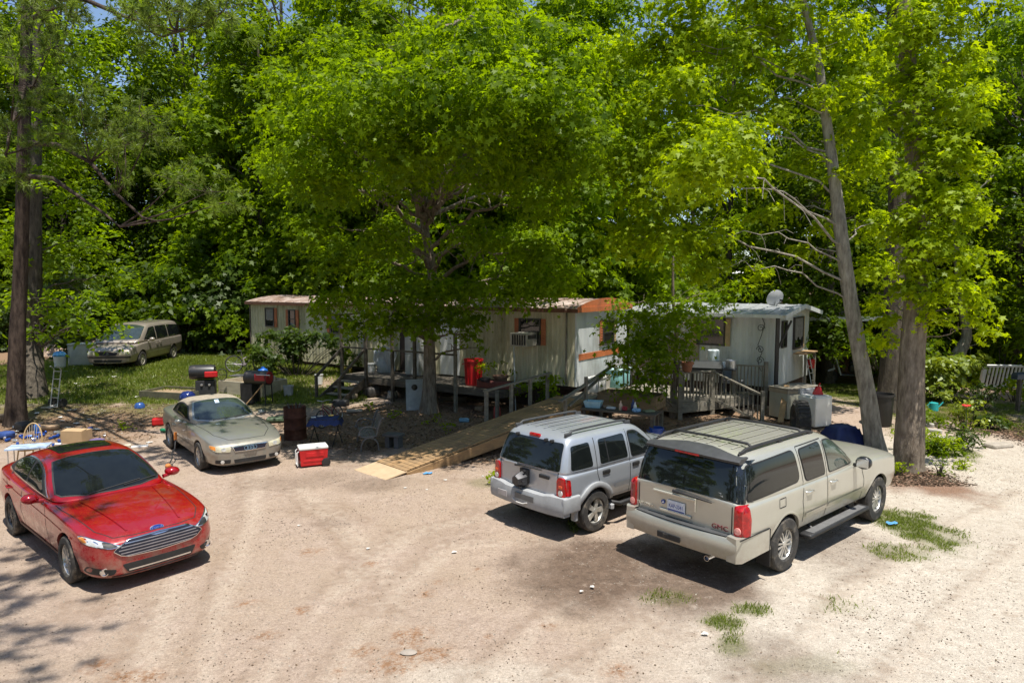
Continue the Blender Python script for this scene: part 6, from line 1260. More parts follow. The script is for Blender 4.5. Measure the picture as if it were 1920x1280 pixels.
for dx, dy, nm, lab, col, sz in ((.15, -.08, 'red_tin', 'red tin beside the cream bottle on the work table', (.35, .03, .04), (.13, .10, .12)), (.48, -.1, 'blue_packet', 'crumpled pale blue packet at the right of the work table', (.22, .40, .62), (.22, .14, .09)), (-.25, -.05, 'rag_heap', 'heap of pale rags in the middle of the work table', (.50, .52, .55), (.24, .16, .07)), (-.42, .1, 'tool_pile', 'brown pile of tools beside the basin on the work table', (.20, .14, .10), (.26, .2, .07)), (.78, .05, 'green_cloth', 'folded greenish cloth at the far end of the work table', (.2, .22, .13), (.3, .2, .05))):
    g = random.Random(len(lab)); mb = MB(); mb.box((0, 0, sz[2] / 2), sz, b=.03, rz=g.uniform(-.5, .5)); mb.v = [v + Vector((g.uniform(-.012, .012), g.uniform(-.012, .012), g.uniform(0, .01))) for v in mb.v]
    o = mb.build(nm, mat(nm, col, .6, 0, .3, 12), None); o.location = on_tab(dx, dy); link_props(o, lab, nm.replace('_', ' '))
bin_('blue_barrel', 'blue plastic barrel on the ground beneath the planter trough', (3.78, 17.6, 0), .18, .50, mat('deep blue plastic', (.012, .06, .30), .4), None, 'barrel', False)
# freezers and things at the white home corner
c = thing('chest_freezer', 'beige chest freezer with a scuffed wooden top at the white home corner', 'freezer', (8.72, 20.9, gz(8.7, 20.9)), R(28)); mb = MB(); mb.box((0, 0, .40), (1.38, .70, .78), b=.02); mb.build('body', mat('dirty beige enamel', (.36, .36, .30), .6, 0, .12, 4, dirt=(.17, .17, .13), dirt_amt=.3), c); mb = MB(); mb.box((0, 0, .85), (1.42, .74, .13), b=.02); mb.build('lid', mat('scuffed tan lid', (.34, .29, .22), .7, 0, .2, 4), c); mb = MB(); mb.box((0, -.01, .93), (1.46, .78, .03)); mb.build('board', W_GREY, c)
c = thing('washing_machine', 'white top loading washer in front of the beige freezer', 'washer', (8.95, 19.95, gz(9, 19.95)), R(25)); mb = MB(); mb.box((0, 0, .44), (.68, .66, .86), b=.03); mb.build('body', M_WHT, c); mb = MB(); mb.box((0, -.03, .885), (.62, .56, .03), b=.01); mb.build('lid', M_WHP, c); mb = MB(); mb.box((0, .30, .97), (.66, .08, .16), b=.02); mb.build('control_panel', M_GRYP, c)
c = thing('gas_can', 'red plastic fuel can on top of the white washer', 'fuel can', (9.05, 20.0, gz(9, 20) + .902)); mb = MB(); mb.add([(-.13, -.09, 0), (.13, -.09, 0), (.13, .09, 0), (-.13, .09, 0), (-.05, -.05, .24), (.05, -.05, .24), (.05, .05, .24), (-.05, .05, .24)], [(0, 1, 2, 3), (4, 5, 6, 7), (0, 1, 5, 4), (1, 2, 6, 5), (2, 3, 7, 6), (3, 0, 4, 7)]); mb.build('can', M_REDP, c); mb = MB(); mb.tube([(0, 0, .24), (.06, 0, .33)], .02, 8); mb.build('spout', M_REDP, c)
c = thing('plank', 'pale plank leaning against the beige freezer', 'plank', (7.95, 19.95, .15), 0); mb = MB(); mb.beam((0, 0, 0), (.45, .75, 1.0), .16, .04); mb.build('board', W_NEW, c)
c = thing('tractor_tyre', 'large black tyre standing beyond the pale gold suv roof', 'tyre', (7.75, 18.1, 0), R(78)); mb = MB(); mb.lathe([(.30, -.16), (.46, -.19), (.55, -.12), (.56, 0), (.55, .12), (.46, .19), (.30, .16)], 40, 0, Matrix.Translation((0, 0, .555)) @ Matrix.Rotation(R(90), 4, 'X'), True)
for k in range(30): a = k * 2 * math.pi / 30; mb.box((.56 * math.cos(a), 0, .555 + .56 * math.sin(a)), (.03, .30, .05), 0, ry=-a)
mb.build('casing', M_RUB, c, True, 40)
c = thing('tarp_heap', 'dark blue tarp over a low heap between the suv and the leaning trunk', 'tarp', (8.30, 16.9, 0), R(10)); mb = MB(); g = np.random.default_rng(2); n = 15; vs = []
for j in range(n):
    for i in range(n): u, v = i / (n - 1) * 2 - 1, j / (n - 1) * 2 - 1; r = max(abs(u), abs(v)); vs.append((u * .5, v * .45, .74 * (1 - r ** 3.5) + g.normal(0, .012)))
mb.add(vs, [(j * n + i, j * n + i + 1, (j + 1) * n + i + 1, (j + 1) * n + i) for j in range(n - 1) for i in range(n - 1)]); mb.build('sheet', M_NAVY, c, True, 70)
bin_('black_drum', 'tall black plastic drum between the leaning and the stout trunk', (10.9, 19.9, gz(10.9, 19.9)), .33, .95, mat('black drum plastic', (.022, .020, .020), .5), None, 'drum', False)
c = thing('stepladder', 'thin metal ladder leaning by the shelf at the white home end', 'ladder', (10.5, 23.3, .25), R(45)); mb = MB()
for s in (-.17, .17): mb.tube([(s, 0, 0), (s * .8, .35, 1.5)], .016, 6)
for k in range(6): mb.tube([(-.17, .03 + k * .055, .2 + k * .24), (.17, .03 + k * .055, .2 + k * .24)], .012, 6)
mb.build('rails', mat('pale aluminium', (.6, .6, .58), .4, .6), c)
c = thing('wall_shelf', 'rough wooden shelf under the curtained end window', 'shelf', ww(WL + .28, 2.45, 0), WR_ + R(90)); mb = MB(); mb.box((0, 0, 1.60), (1.4, .45, .04)); mb.build('board', W_NEW, c)
for s in (-.6, .6): mb = MB(); mb.box((s, -.15, .78), (.07, .07, 1.6)); mb.build('post', W_GREY, c)
q = ww(WL + .42, 2.6, 0); c = thing('red_bucket', 'red bucket hanging below the rough wooden shelf', 'bucket', (q.x, q.y, 1.30)); mb = MB(); mb.lathe([(.12, 0), (.14, .3), (.15, .3), (.13, .3), (.11, .02), (0, .02)], 18); mb.build('bucket_body', M_REDP, c, True); mb = MB(); mb.tube([(-.14, 0, .28), (0, 0, .52), (.14, 0, .28)], .005, 5); mb.build('handle', M_STL, c)
# scooter in the shade
p = at_y(1590, 700, 27.2); c = thing('scooter', 'dark motor scooter with white front shield in the shade by the carport', 'scooter', (p.x, p.y, .25), R(168))
for nm, x in (('front_wheel', .62), ('rear_wheel', -.6)): mb = MB(); mb.lathe([(.12, -.05), (.22, -.06), (.26, 0), (.22, .06), (.12, .05), (0, .03)], 24, 0, Matrix.Translation((x, 0, .26)) @ Matrix.Rotation(R(90), 4, 'X')); mb.build(nm, M_RUB, c, True, 40)
mb = MB(); mb.box((-.45, 0, .62), (.85, .32, .34), b=.08); mb.box((.05, 0, .34), (.6, .3, .12), b=.04); mb.build('body', mat('black scooter paint', (.015, .016, .02), .3, coat=.6), c); mb = MB(); mb.box((-.4, 0, .84), (.75, .28, .10), b=.04); mb.build('saddle', M_BLK, c)
mb = MB(); mb.beam((.30, 0, .35), (.50, 0, 1.0), .34, .06, 0, .02); mb.box((.66, 0, .55), (.35, .2, .08), ry=R(20), b=.03); mb.build('front_shield', mat('pale shield', (.62, .64, .66), .4), c); mb = MB(); mb.tube([(.62, 0, .3), (.45, 0, 1.05)], .03, 8); mb.tube([(.36, -.33, 1.1), (.45, 0, 1.06), (.36, .33, 1.1)], .016, 8); mb.build('handlebar', M_STL, c); mb = MB(); mb.lathe([(0, 0), (.08, .03), (.09, .08), (0, .1)], 16, 0, MX((.5, 0, 1.05), 0, 0, R(90))); mb.build('headlight', M_CHR, c, True)
# white balustrade panel and the mailbox at the right edge
a = at_y(1838, 700, 25.5); c = thing('balustrade', 'white railing panel propped up beside the garden at the right', 'railing', (a.x, 25.5, .25), R(-4)); L = 1.75; T = Matrix.Rotation(R(14), 4, 'X') @ Matrix.Translation((0, 0, .0))
for z, h in ((.98, .07), (.16, .06)): mb = MB(); mb.M = T; mb.box((L / 2, 0, z), (L, .09, h)); mb.build('rail', M_WHP, c)
for i in range(13): mb = MB(); mb.M = T; mb.box((.08 + i * (L - .16) / 12, 0, .56), (.05, .05, .78)); mb.build('baluster', M_WHP, c)
for x in (.0, L): mb = MB(); mb.M = T; mb.box((x, 0, .52), (.1, .1, 1.08)); mb.build('post', M_WHP, c)
a = at_y(1912, 708, 21.5); c = thing('mailbox', 'dark mailbox on a post at the right edge of the photo', 'mailbox', (a.x, 21.5, gz(a.x, 21.5)), R(20)); mb = MB(); mb.box((0, 0, .5), (.1, .1, 1.0)); mb.build('post', W_DARK, c); mb = MB(); mb.box((0, 0, 1.08), (.5, .2, .12)); mb.lathe([(.1, -.25), (.1, .25)], 18, 0, Matrix.Translation((0, 0, 1.14)) @ Matrix.Rotation(R(90), 4, 'Y')); mb.build('box', mat('dark blue grey metal', (.05, .07, .10), .4, .3), c)
# debris heap by the woods, edging stones, garden bits
hp = thing('debris_heap', 'low sunlit heap of dry debris beyond the pine trunk', 'heap', at(125, 668)); g = np.random.default_rng(4); mb = MB(); n = 22; vs = []
for j in range(n):
    for i in range(n): u, v = i / (n - 1) * 2 - 1, j / (n - 1) * 2 - 1; r = math.hypot(u, v); vs.append((u * 2.3, v * 1.8 + 1.5, 1.15 * max(0, 1 - r * r) + (.07 * g.normal() if r < 1 else -.05)))
mb.add(vs, [(j * n + i, j * n + i + 1, (j + 1) * n + i + 1, (j + 1) * n + i) for j in range(n - 1) for i in range(n - 1)]); mb.build('heap', mat('dry debris', (.20, .14, .10), .95, 0, 0, 6, .9, 14, col2=(.42, .32, .25)), hp)
for i, (px, py) in enumerate(((1738, 800), (1752, 812), (1764, 826), (1776, 836))): o = MB().box((0, 0, .05), (.36, .16, .14), b=.03, rz=R(-40)).build('edging_stone', mat('pale edging stone', (.36, .34, .31), .8, 0, .15, 8), None); o.location = at(px, py); link_props(o, 'pale stone in the short row edging the flower bed', 'stone', 'edging stones of the flower bed')
p = at(1872, 838); o = MB().box((0, 0, .04), (.7, .34, .14), b=.06, rz=.3).build('flat_stone', mat('dusty boulder', (.34, .30, .25), .9, 0, .2, 6, .6), None); o.location = p; link_props(o, 'flat pale boulder at the end of the mulch path', 'stone')
p = at(1750, 770); c = thing('watering_can', 'teal plastic watering can by the flower bed', 'watering can', p); mb = MB(); mb.lathe([(.12, 0), (.14, .02), (.13, .26), (.05, .28), (0, .28)], 18); mb.build('can', mat('bright teal plastic', (.03, .35, .35), .35), c, True, 40); mb = MB(); mb.tube([(.12, 0, .08), (.30, 0, .28)], .02, 8); mb.tube([(-.11, 0, .06), (-.2, 0, .18), (-.05, 0, .30)], .012, 6); mb.build('spout_and_handle', mat('bright teal plastic', (.03, .35, .35)), c)
# small litter, each its own thing
g = random.Random(12)
def scrap(m, s, nm):
    mb = MB(); n = 5; vs = [((i / (n - 1) - .5) * s + g.uniform(-.02, .02), (j / (n - 1) - .5) * s * .7 + g.uniform(-.02, .02), .006 + g.uniform(0, .16) * s) for j in range(n) for i in range(n)]
    mb.add(vs, [(j * n + i, j * n + i + 1, (j + 1) * n + i + 1, (j + 1) * n + i) for j in range(n - 1) for i in range(n - 1)]); o = mb.build(nm, m, None); return o
S_W = [scrap(mat('white paper', (.60, .58, .54), .8), s, 'paper_scrap') for s in (.12, .18, .07)]
def can_proto(m): o = MB().lathe([(.025, 0), (.033, .008), (.033, .11), (.026, .122), (0, .122)], 14, 0, MX((0, 0, .034), 0, R(90))).build('drink_can', m, None, True, 40); return o
CANS = [can_proto(mat('blue can', (.03, .10, .45), .3, .5)), can_proto(mat('silver can', (.7, .7, .72), .25, .8))]
def spread(protos, spots, lab, cat, grp):
    for i, (px, py) in enumerate(spots):
        o = protos[i % len(protos)].copy(); COL.objects.link(o); o.location = at(px, py, None, .012); o.rotation_euler = (0, 0, g.uniform(0, 6.28)); o.scale = (g.uniform(.8, 1.3),) * 3; link_props(o, lab, cat, grp)
spread(S_W, [(g.gauss(150, 100), g.gauss(790, 26)) for _ in range(34)] + [(g.gauss(140, 30), g.gauss(705, 7)) for _ in range(14)], 'white paper scrap strewn over the shaded leaf litter at left', 'litter', 'paper scraps under the pine')
spread(S_W[2:], [(760, 915), (800, 918), (852, 1035), (1232, 970), (1322, 1188), (1775, 853), (1790, 851), (1110, 1100), (1090, 1108), (690, 1028), (560, 985), (330, 930), (905, 893), (975, 905), (835, 900)], 'small white scrap lying on the open dirt lot', 'litter', 'scraps on the open lot')
spread(CANS[:1] + CANS[:1] + CANS[1:], [(g.gauss(78, 30), g.gauss(822, 7)) for _ in range(26)] + [(g.gauss(160, 14), g.gauss(815, 6)) for _ in range(9)] + [(g.gauss(15, 12), g.gauss(815, 8)) for _ in range(8)], 'crushed blue or silver drink can in the pile beside the cardboard box', 'can', 'cans by the cardboard box')
o = S_W[1].copy(); COL.objects.link(o); o.data = o.data.copy(); o.data.materials[0] = mat('blue wrapper', (.10, .32, .60), .4); o.location = at(802, 888, None, .01); link_props(o, 'crumpled blue white wrapper lying beside the ramp edge', 'wrapper'); o.name = 'wrapper'
o = o.copy(); COL.objects.link(o); o.location = at(1672, 982, None, .01); link_props(o, 'pale blue wrapper at the edge of the right grass patch', 'wrapper')
o = MB().lathe([(0, -.01), (.08, .0), (.10, .012), (.07, .03), (0, .035)], 11, 0, Matrix.Diagonal((1, .62, 1, 1))).build('pale_stone', mat('pale stone', (.30, .26, .22), .8, 0, .1, 20, .3), None, True); o.location = at(766, 1224); link_props(o, 'flat pale stone on the rusty stain in the foreground', 'stone')
for o in S_W + CANS: bpy.data.objects.remove(o)
for px, py, sz, nm, lab, col in ((12, 822, (.34, .3, .2), 'storage_crate', 'dark blue crate at the left edge beyond the wooden chair', (.03, .07, .24)), (48, 806, (.5, .4, .24), 'rubbish_bag', 'black rubbish bag at the foot of the pine', (.02, .02, .022)), (92, 806, (.5, .3, .16), 'flattened_carton', 'flattened brown carton left of the cardboard box', (.36, .24, .14)), (70, 812, (.15, .14, .26), 'blue_jug', 'upright blue jug among the cans', (.02, .12, .40)), (182, 828, (.3, .24, .08), 'cushion', 'faded purple cushion right of the cardboard box', (.16, .12, .26)), (20, 790, (.9, .4, .22), 'log', 'short dark log left of the pine trunk', (.07, .05, .035)), (225, 838, (.5, .18, .05), 'board_offcut', 'pale board offcut lying right of the cardboard box', (.5, .43, .34)), (262, 838, (.4, .2, .04), 'white_board', 'white board scrap between the red sedan and the convertible', (.62, .6, .58)), (640, 760, (.5, .3, .2), 'rubbish_bag', 'dark bag by the small red bicycle', (.03, .03, .03)), (520, 790, (.6, .3, .14), 'garden_hose_heap', 'heap of dull green hose right of the convertible', (.05, .08, .04)), (870, 790, (.3, .2, .1), 'blue_cloth', 'light blue cloth on the litter right of the big tree', (.16, .32, .45)), (650, 700, (.4, .3, .3), 'yellow_sack', 'yellow sack on the ground below the porch stairs', (.5, .38, .06)), (700, 742, (.5, .4, .35), 'dark_crate', 'dark crate under the porch near the stairs', (.05, .045, .04)), (735, 748, (.3, .3, .3), 'paint_tub', 'dull white tub in the dark under the porch', (.3, .3, .28)), (850, 752, (.9, .3, .18), 'lumber_pile', 'short lumber pile in the dark under the porch right of the tree', (.10, .075, .05)), (900, 770, (.3, .25, .16), 'small_carton', 'small brown carton near the red gas cylinder', (.26, .18, .11)), (665, 772, (.5, .2, .08), 'plank_scrap', 'pale plank scrap lying between the small bicycle and the bench', (.36, .31, .25)), (660, 748, (.35, .3, .2), 'tan_bag', 'tan bag at the foot of the porch stairs', (.30, .24, .17)), (1010, 790, (.4, .25, .2), 'toolbox', 'grey toolbox beside the ramp rail', (.2, .2, .21))):
    gq = random.Random(px); mb = MB(); mb.box((0, 0, sz[2] / 2), sz, b=min(sz) * .3); mb.v = [v + Vector((gq.uniform(-1, 1), gq.uniform(-1, 1), gq.uniform(-.5, .5))) * .10 * min(sz) for v in mb.v]; o = mb.build(nm, mat(nm + ' stuff', col, .6, 0, .25, 7, .3, 20), None, True, 50); o.location = at(px, py); o.rotation_euler = (0, 0, gq.uniform(-.6, .6)); link_props(o, lab, nm.replace('_', ' '))

# ---------------------------------------------------------------- trees and plants
def leaf_mat(name, dark, light, trans, gl=.05):
    m = bpy.data.materials.new(name); m.use_nodes = True; n = m.node_tree.nodes; l = m.node_tree.links; n.clear()
    a = n.new('ShaderNodeAttribute'); a.attribute_name = 'rnd'
    def ramp(c0, c1):
        x = n.new('ShaderNodeMix'); x.data_type = 'RGBA'; l.new(a.outputs['Fac'], x.inputs[0]); x.inputs[6].default_value = (*c0, 1); x.inputs[7].default_value = (*c1, 1); return x.outputs[2]
    d = n.new('ShaderNodeBsdfDiffuse'); l.new(ramp(dark, light), d.inputs[0])
    t = n.new('ShaderNodeBsdfTranslucent'); l.new(ramp(tuple(c * .75 for c in trans), trans), t.inputs[0])
    g = n.new('ShaderNodeBsdfGlossy'); g.inputs['Roughness'].default_value = .45; g.inputs[0].default_value = (.9, .95, .8, 1)
    m1 = n.new('ShaderNodeMixShader'); m1.inputs[0].default_value = .52; l.new(d.outputs[0], m1.inputs[1]); l.new(t.outputs[0], m1.inputs[2])
    m2 = n.new('ShaderNodeMixShader'); m2.inputs[0].default_value = gl; l.new(m1.outputs[0], m2.inputs[1]); l.new(g.outputs[0], m2.inputs[2])
    o = n.new('ShaderNodeOutputMaterial'); l.new(m2.outputs[0], o.inputs[0]); return m
L_GUM = leaf_mat('sweetgum leaf', (.040, .086, .002), (.175, .262, .003), (.37, .54, .003), .010)
L_YEL = leaf_mat('yellow green leaf', (.10, .165, .002), (.27, .36, .003), (.56, .70, .003), .010)
L_DRK = leaf_mat('dark woodland leaf', (.020, .048, .002), (.090, .145, .003), (.20, .30, .003), .010)
L_MID = leaf_mat('woodland leaf', (.042, .085, .002), (.135, .205, .003), (.28, .41, .003), .010)
L_SHR = leaf_mat('shrub leaf', (.020, .046, .006), (.065, .11, .010), (.14, .21, .010), .02)
L_PIN = leaf_mat('pine needle', (.075, .125, .018), (.20, .27, .035), (.26, .36, .03), .03)
L_LIM = leaf_mat('lime shrub leaf', (.13, .20, .010), (.26, .32, .015), (.36, .42, .015))
def bark(name, c1, c2, sc=5.):
    return mat(name, c1, .92, 0, 0, sc * 2.4, 1.0, 50, col2=c2, stretch=(1, 1, .26), spec=.1)
B_GUM = bark('grey brown bark', (.11, .085, .065), (.30, .25, .195)); B_PIN = bark('pine bark', (.028, .021, .018), (.11, .082, .065)); B_DRK = bark('dark bark', (.05, .042, .035), (.13, .11, .085))
B_PALE = bark('pale grey bark', (.16, .14, .115), (.40, .37, .31)); 
def star(n=5, r=1.0, ri=.40, droop=.16):
    v = [(0, 0, 0)]
    v = []
    angs = [-150, -72, 0, 72, 150]; L = [.68, .95, 1.05, .95, .68]
    for i in range(5):
        a = R(angs[i]); v.append((L[i] * math.cos(a) * r, L[i] * math.sin(a) * r, -droop * r))
        b = R((angs[i] + (angs[i + 1] if i < 4 else 210)) / 2); q = ri if i < 4 else .22
        v.append((q * math.cos(b) * r, q * math.sin(b) * r, 0))
    return np.array(v)
def oval(w=.36, droop=.12):
    return np.array([(-.5, 0, 0), (-.15, -w, .04), (.35, -w * .6, 0), (.75, 0, -droop), (.35, w * .6, 0), (-.15, w, .04)])
LEAF = {'star': star(), 'oval': oval(), 'long': oval(.2, .25)}
def leaves(P, N, size, kind, g, rnd=None):
    """P (n,3) positions, N (n,3) leaf normals -> verts, k"""
    n = len(P); T = LEAF[kind]; k = len(T)
    N = N / np.maximum(np.linalg.norm(N, axis=1, keepdims=True), 1e-6)
    r = g.normal(size=(n, 3)); U = r - N * (r * N).sum(1, keepdims=True); U /= np.maximum(np.linalg.norm(U, axis=1, keepdims=True), 1e-6); Vv = np.cross(N, U)
    s = size * g.uniform(.5, 1.5, (n, 1, 1))
    V = P[:, None, :] + s * (T[None, :, 0:1] * U[:, None] + T[None, :, 1:2] * Vv[:, None] + T[None, :, 2:3] * N[:, None])
    rn = g.random(n) if rnd is None else np.clip(rnd + g.normal(0, .16, n), 0, 1)
    return V.reshape(-1, 3), k, np.repeat(rn, k)
def clump_points(clumps, per, g, spray=.38, nsp=13, hang=.5):
    """clumps: (cx,cy,cz,rx,ry,rz); leaves sit in small tilted sprays spread through each clump, denser towards its outside"""
    Ps = []; Ns = []; Rn = []
    for c in clumps:
        c = np.array(c[:6]); rad = c[3:6]; vol = (rad[0] * rad[1] + rad[0] * rad[2] + rad[1] * rad[2]) / 3
        ns = max(2, int(per * vol / nsp)); d = g.normal(size=(ns, 3)); d /= np.linalg.norm(d, axis=1, keepdims=True)
        rr = g.random((ns, 1)) ** .42 * (1 + .22 * g.normal(size=(ns, 1)) * .6); ctr = c[:3] + d * rr * rad
        nrm = d * np.array([.75, .75, .5]) + np.array([0, 0, .9]) + g.normal(0, .25, (ns, 3)); nrm /= np.linalg.norm(nrm, axis=1, keepdims=True)
        sz = spray * g.uniform(.6, 1.3, (ns, 1, 1))
        o = g.normal(size=(ns, nsp, 3)) * np.array([.55, .55, .16]); r2 = (o[..., :2] ** 2).sum(-1)
        a = np.cross(nrm, g.normal(size=(ns, 3))); a /= np.maximum(np.linalg.norm(a, axis=1, keepdims=True), 1e-6); b = np.cross(nrm, a)
        p = ctr[:, None] + sz * (o[..., 0:1] * a[:, None] + o[..., 1:2] * b[:, None] + o[..., 2:3] * nrm[:, None]); p[..., 2] -= sz[..., 0] * hang * r2 * .6
        nn = nrm[:, None] + o[..., 0:1] * a[:, None] * .5 + o[..., 1:2] * b[:, None] * .5 + g.normal(0, .38, (ns, nsp, 3))
        base = g.random() * .5 + .25
        Ps.append(p.reshape(-1, 3)); Ns.append(nn.reshape(-1, 3)); Rn.append(np.repeat(np.clip(base + g.normal(0, .16, ns), 0, 1), nsp))
    return np.concatenate(Ps), np.concatenate(Ns), np.concatenate(Rn)
def crown_mesh(clumps, per, size, kind, m, seed, spray=.38, nsp=13, hang=.5):
    g = np.random.default_rng(seed); P, N, rn = clump_points(clumps, per, g, spray, nsp, hang)
    V, k, a = leaves(P, N, size, kind, g, rn); n = len(V) // k
    return np_mesh('crown', V, np.arange(len(V)), np.arange(n) * k, m, attrs={'rnd': a}, parent='data')
def needle_mesh(tufts, m, seed, nn=70, ln=.22, wd=.011, flat=.0):
    """tufts: (x,y,z,dx,dy,dz): needles fan out round the twig direction"""
    g = np.random.default_rng(seed); T = np.array(tufts, float); n = len(T)
    c = np.repeat(T[:, :3], nn, 0); d = np.repeat(T[:, 3:], nn, 0); d /= np.linalg.norm(d, axis=1, keepdims=True)
    r = g.normal(size=(n * nn, 3)); r /= np.linalg.norm(r, axis=1, keepdims=True); v = r * .95 + d * g.uniform(.1, .9, (n * nn, 1)); v /= np.linalg.norm(v, axis=1, keepdims=True)
    L = ln * g.uniform(.7, 1.2, (n * nn, 1)); b = c + d * g.uniform(-.12, .06, (n * nn, 1)); s = np.cross(v, g.normal(size=v.shape)); s /= np.linalg.norm(s, axis=1, keepdims=True)
    e = b + v * L; e[:, 2] -= .15 * L[:, 0] * g.random(n * nn)
    V = np.stack([b + s * wd / 2, b - s * wd / 2, e], 1).reshape(-1, 3)
    return np_mesh('needles', V, np.arange(len(V)), np.arange(n * nn) * 3, m, attrs={'rnd': np.repeat(np.clip(np.repeat(g.random(n), nn) + g.normal(0, .15, n * nn), 0, 1), 3)}, parent='data')
def part_obj(name, me, parent):
    o = bpy.data.objects.new(name, me); COL.objects.link(o); o.parent = parent; return o
def wob(a, b, n, amp, g):
    a = Vector(a); b = Vector(b); L = (b - a).length
    return [a.lerp(b, i / n) + (Vector(g.normal(0, 1, 3)) * amp * L * (1 if 0 < i < n else 0)) for i in range(n + 1)]
def trunk_mb(pts, r0, r1, n=14, flare=1.35):
    k = len(pts); rad = [r0 + (r1 - r0) * (i / (k - 1)) for i in range(k)]; mb = MB()
    P = [Vector(p) for p in pts]; P2 = [P[0] - Vector((0, 0, .15)), P[0] + (P[1] - P[0]) * .10, P[0] + (P[1] - P[0]) * .35] + P[1:]
    R2 = [r0 * flare * 1.12, r0 * flare * .92, r0 * 1.06] + rad[1:]
    sd = abs(P[0].x * 7.3) + 1.7; n = 28
    P3 = []; R3 = []
    for i in range(len(P2) - 1):                          # smooth path, many rings
        a = P2[max(0, i - 1)]; b, c = P2[i], P2[i + 1]; d = P2[min(len(P2) - 1, i + 2)]; m = 3 if i < 2 else 7
        for k in range(m): t = k / m; P3.append(.5 * (2 * b + (c - a) * t + (2 * a - 5 * b + 4 * c - d) * t * t + (3 * b - a - 3 * c + d) * t ** 3)); R3.append(R2[i] + (R2[i + 1] - R2[i]) * t)
    P3.append(P2[-1]); R3.append(R2[-1]); mb.tube(P3, R3, n)
    for i in range(len(P3)):
        z = (P3[i] - P[0]).length; fl = math.exp(-max(0, z) / .45)
        for j in range(n):
            th_ = 2 * math.pi * j / n; v = mb.v[i * n + j]; o = v - P3[i]
            f = .10 * (float(fbm(np.array([math.cos(th_) * 1.6 + sd]), np.array([math.sin(th_) * 1.6 + z * .55 + sd]), 3)[0]) - .5) * 2 + .045 * math.sin(th_ * 9 + 2.2 * math.sin(z * 1.3 + sd)) + fl * .16 * math.cos(5 * th_ + sd)
            mb.v[i * n + j] = P3[i] + o * (1 + f)
    return mb
def limbs(mb, pts, clumps, g, r=.07, every=1):
    """a bough from the trunk to each clump"""
    P = [Vector(a).lerp(Vector(b), k / 8) for a, b in zip(pts[:-1], pts[1:]) for k in range(8)]
    for c in clumps[::every]:
        c3 = Vector(c[:3]); cand = [p for p in P if p.z < c3.z + .3 and p.z > 1.4] or P[1:3]
        s = min(cand, key=lambda p: (p - c3).length + abs((c3.z - p.z) - (c3 - p).length * .22))
        L = (c3 - s).length; n = 9; pp = wob(s, c3, n, .016, g)
        for i, q in enumerate(pp): q.z += math.sin(i / n * math.pi) * L * .09
        r0 = max(.02, r * (L / 4) ** .6); mb.tube(pp, [r0 * (1 - i / n * .8) for i in range(n + 1)], 7)
        for j in range(4):
            q = pp[3 + j]; e = q + Vector(g.normal(0, 1, 3)) * Vector(c[3:6]).length * .35; mb.tube([q, q.lerp(e, .5) + Vector((0, 0, .08)), e], [r0 * .35, r0 * .22, .006], 5)
def tree(name, label, base, pts, r0, r1, clumps, per, size, kind, lm, bm_, seed, group=None, lim=.07, every=1, spray=.38, nsp=13, cat='tree', flare=1.35, hang=.5):
    g = np.random.default_rng(seed); t = empty(name, base, 0, label, cat, group); B = Vector(base)
    loc = [Vector(p) - B for p in pts]; cl = [(c[0] - B.x, c[1] - B.y, c[2] - B.z, *c[3:]) for c in clumps]
    mb = trunk_mb(loc, r0, r1, flare=flare); 
    if lim: limbs(mb, loc, cl, g, lim, every)
    mb.build('trunk', bm_, t, True, 60)
    if cl: part_obj('crown', crown_mesh(cl, per, size, kind, lm, seed, spray, nsp, hang), t)
    return t
def auto_clumps(cx, cy, zs, g, prof, n, cr=(1.1, 1.9), fl=.62):
    """clumps spread over a crown whose radius at height z is prof(t)"""
    o = []
    for i in range(n):
        t = (i + .5) / n; z = zs[0] + (zs[1] - zs[0]) * t; r = prof(t) * math.sqrt(g.uniform(.15, 1)); a = i * 2.39996 + g.normal(0, .3)
        q = g.uniform(*cr) * (1 - .35 * t); o.append((cx + r * math.cos(a), cy + r * math.sin(a), z + g.normal(0, .3), q, q, q * fl))
    return o
def px_clump(px, py, y, rpx, fl=.7, ry=None):
    c = at_y(px, py, y); r = rpx * y / FPX; return (c.x, c.y, c.z, r, ry or r, r * fl)
gt = np.random.default_rng(11)

# the broad sweetgum before the cream mobile home
TA = (-2.62, 21.35, .22)
cA = auto_clumps(-2.1, 21.2, (5.6, 15.0), gt, lambda t: 5.2 * (1 - max(0, t - .45) ** 1.5 * 1.1), 22, (1.0, 1.7), .42)
cA += [px_clump(a[0], a[1], a[2], a[3] * (.80 if a[3] > 74 else 1), .55) for a in ((650, 560, 19.2, 50), (720, 550, 18.8, 60), (800, 545, 18.6, 70), (880, 545, 19.2, 56), (690, 600, 18.9, 42), (760, 598, 19.4, 44), (840, 588, 19.6, 52), (620, 565, 20, 40), (890, 600, 20.3, 34), (880, 630, 20.2, 20), (903, 655, 20.2, 13), (650, 612, 19, 32), (725, 622, 19, 26), (800, 615, 19.2, 34), (600, 590, 20, 22), (960, 540, 19.4, 70), (1040, 520, 19.8, 72), (1000, 470, 19, 80), (640, 480, 19, 80), (580, 430, 19.6, 80), (720, 450, 18, 70), (900, 440, 18.2, 76), (620, 350, 19.2, 90), (760, 330, 18, 90), (900, 330, 17.6, 90), (1020, 380, 18.4, 90), (700, 220, 18.6, 95), (850, 200, 17.8, 95), (990, 240, 18, 95), (1060, 130, 19, 95), (790, 90, 18, 95), (930, 80, 18, 95), (640, 110, 19, 95), (1090, 300, 19.5, 80))]
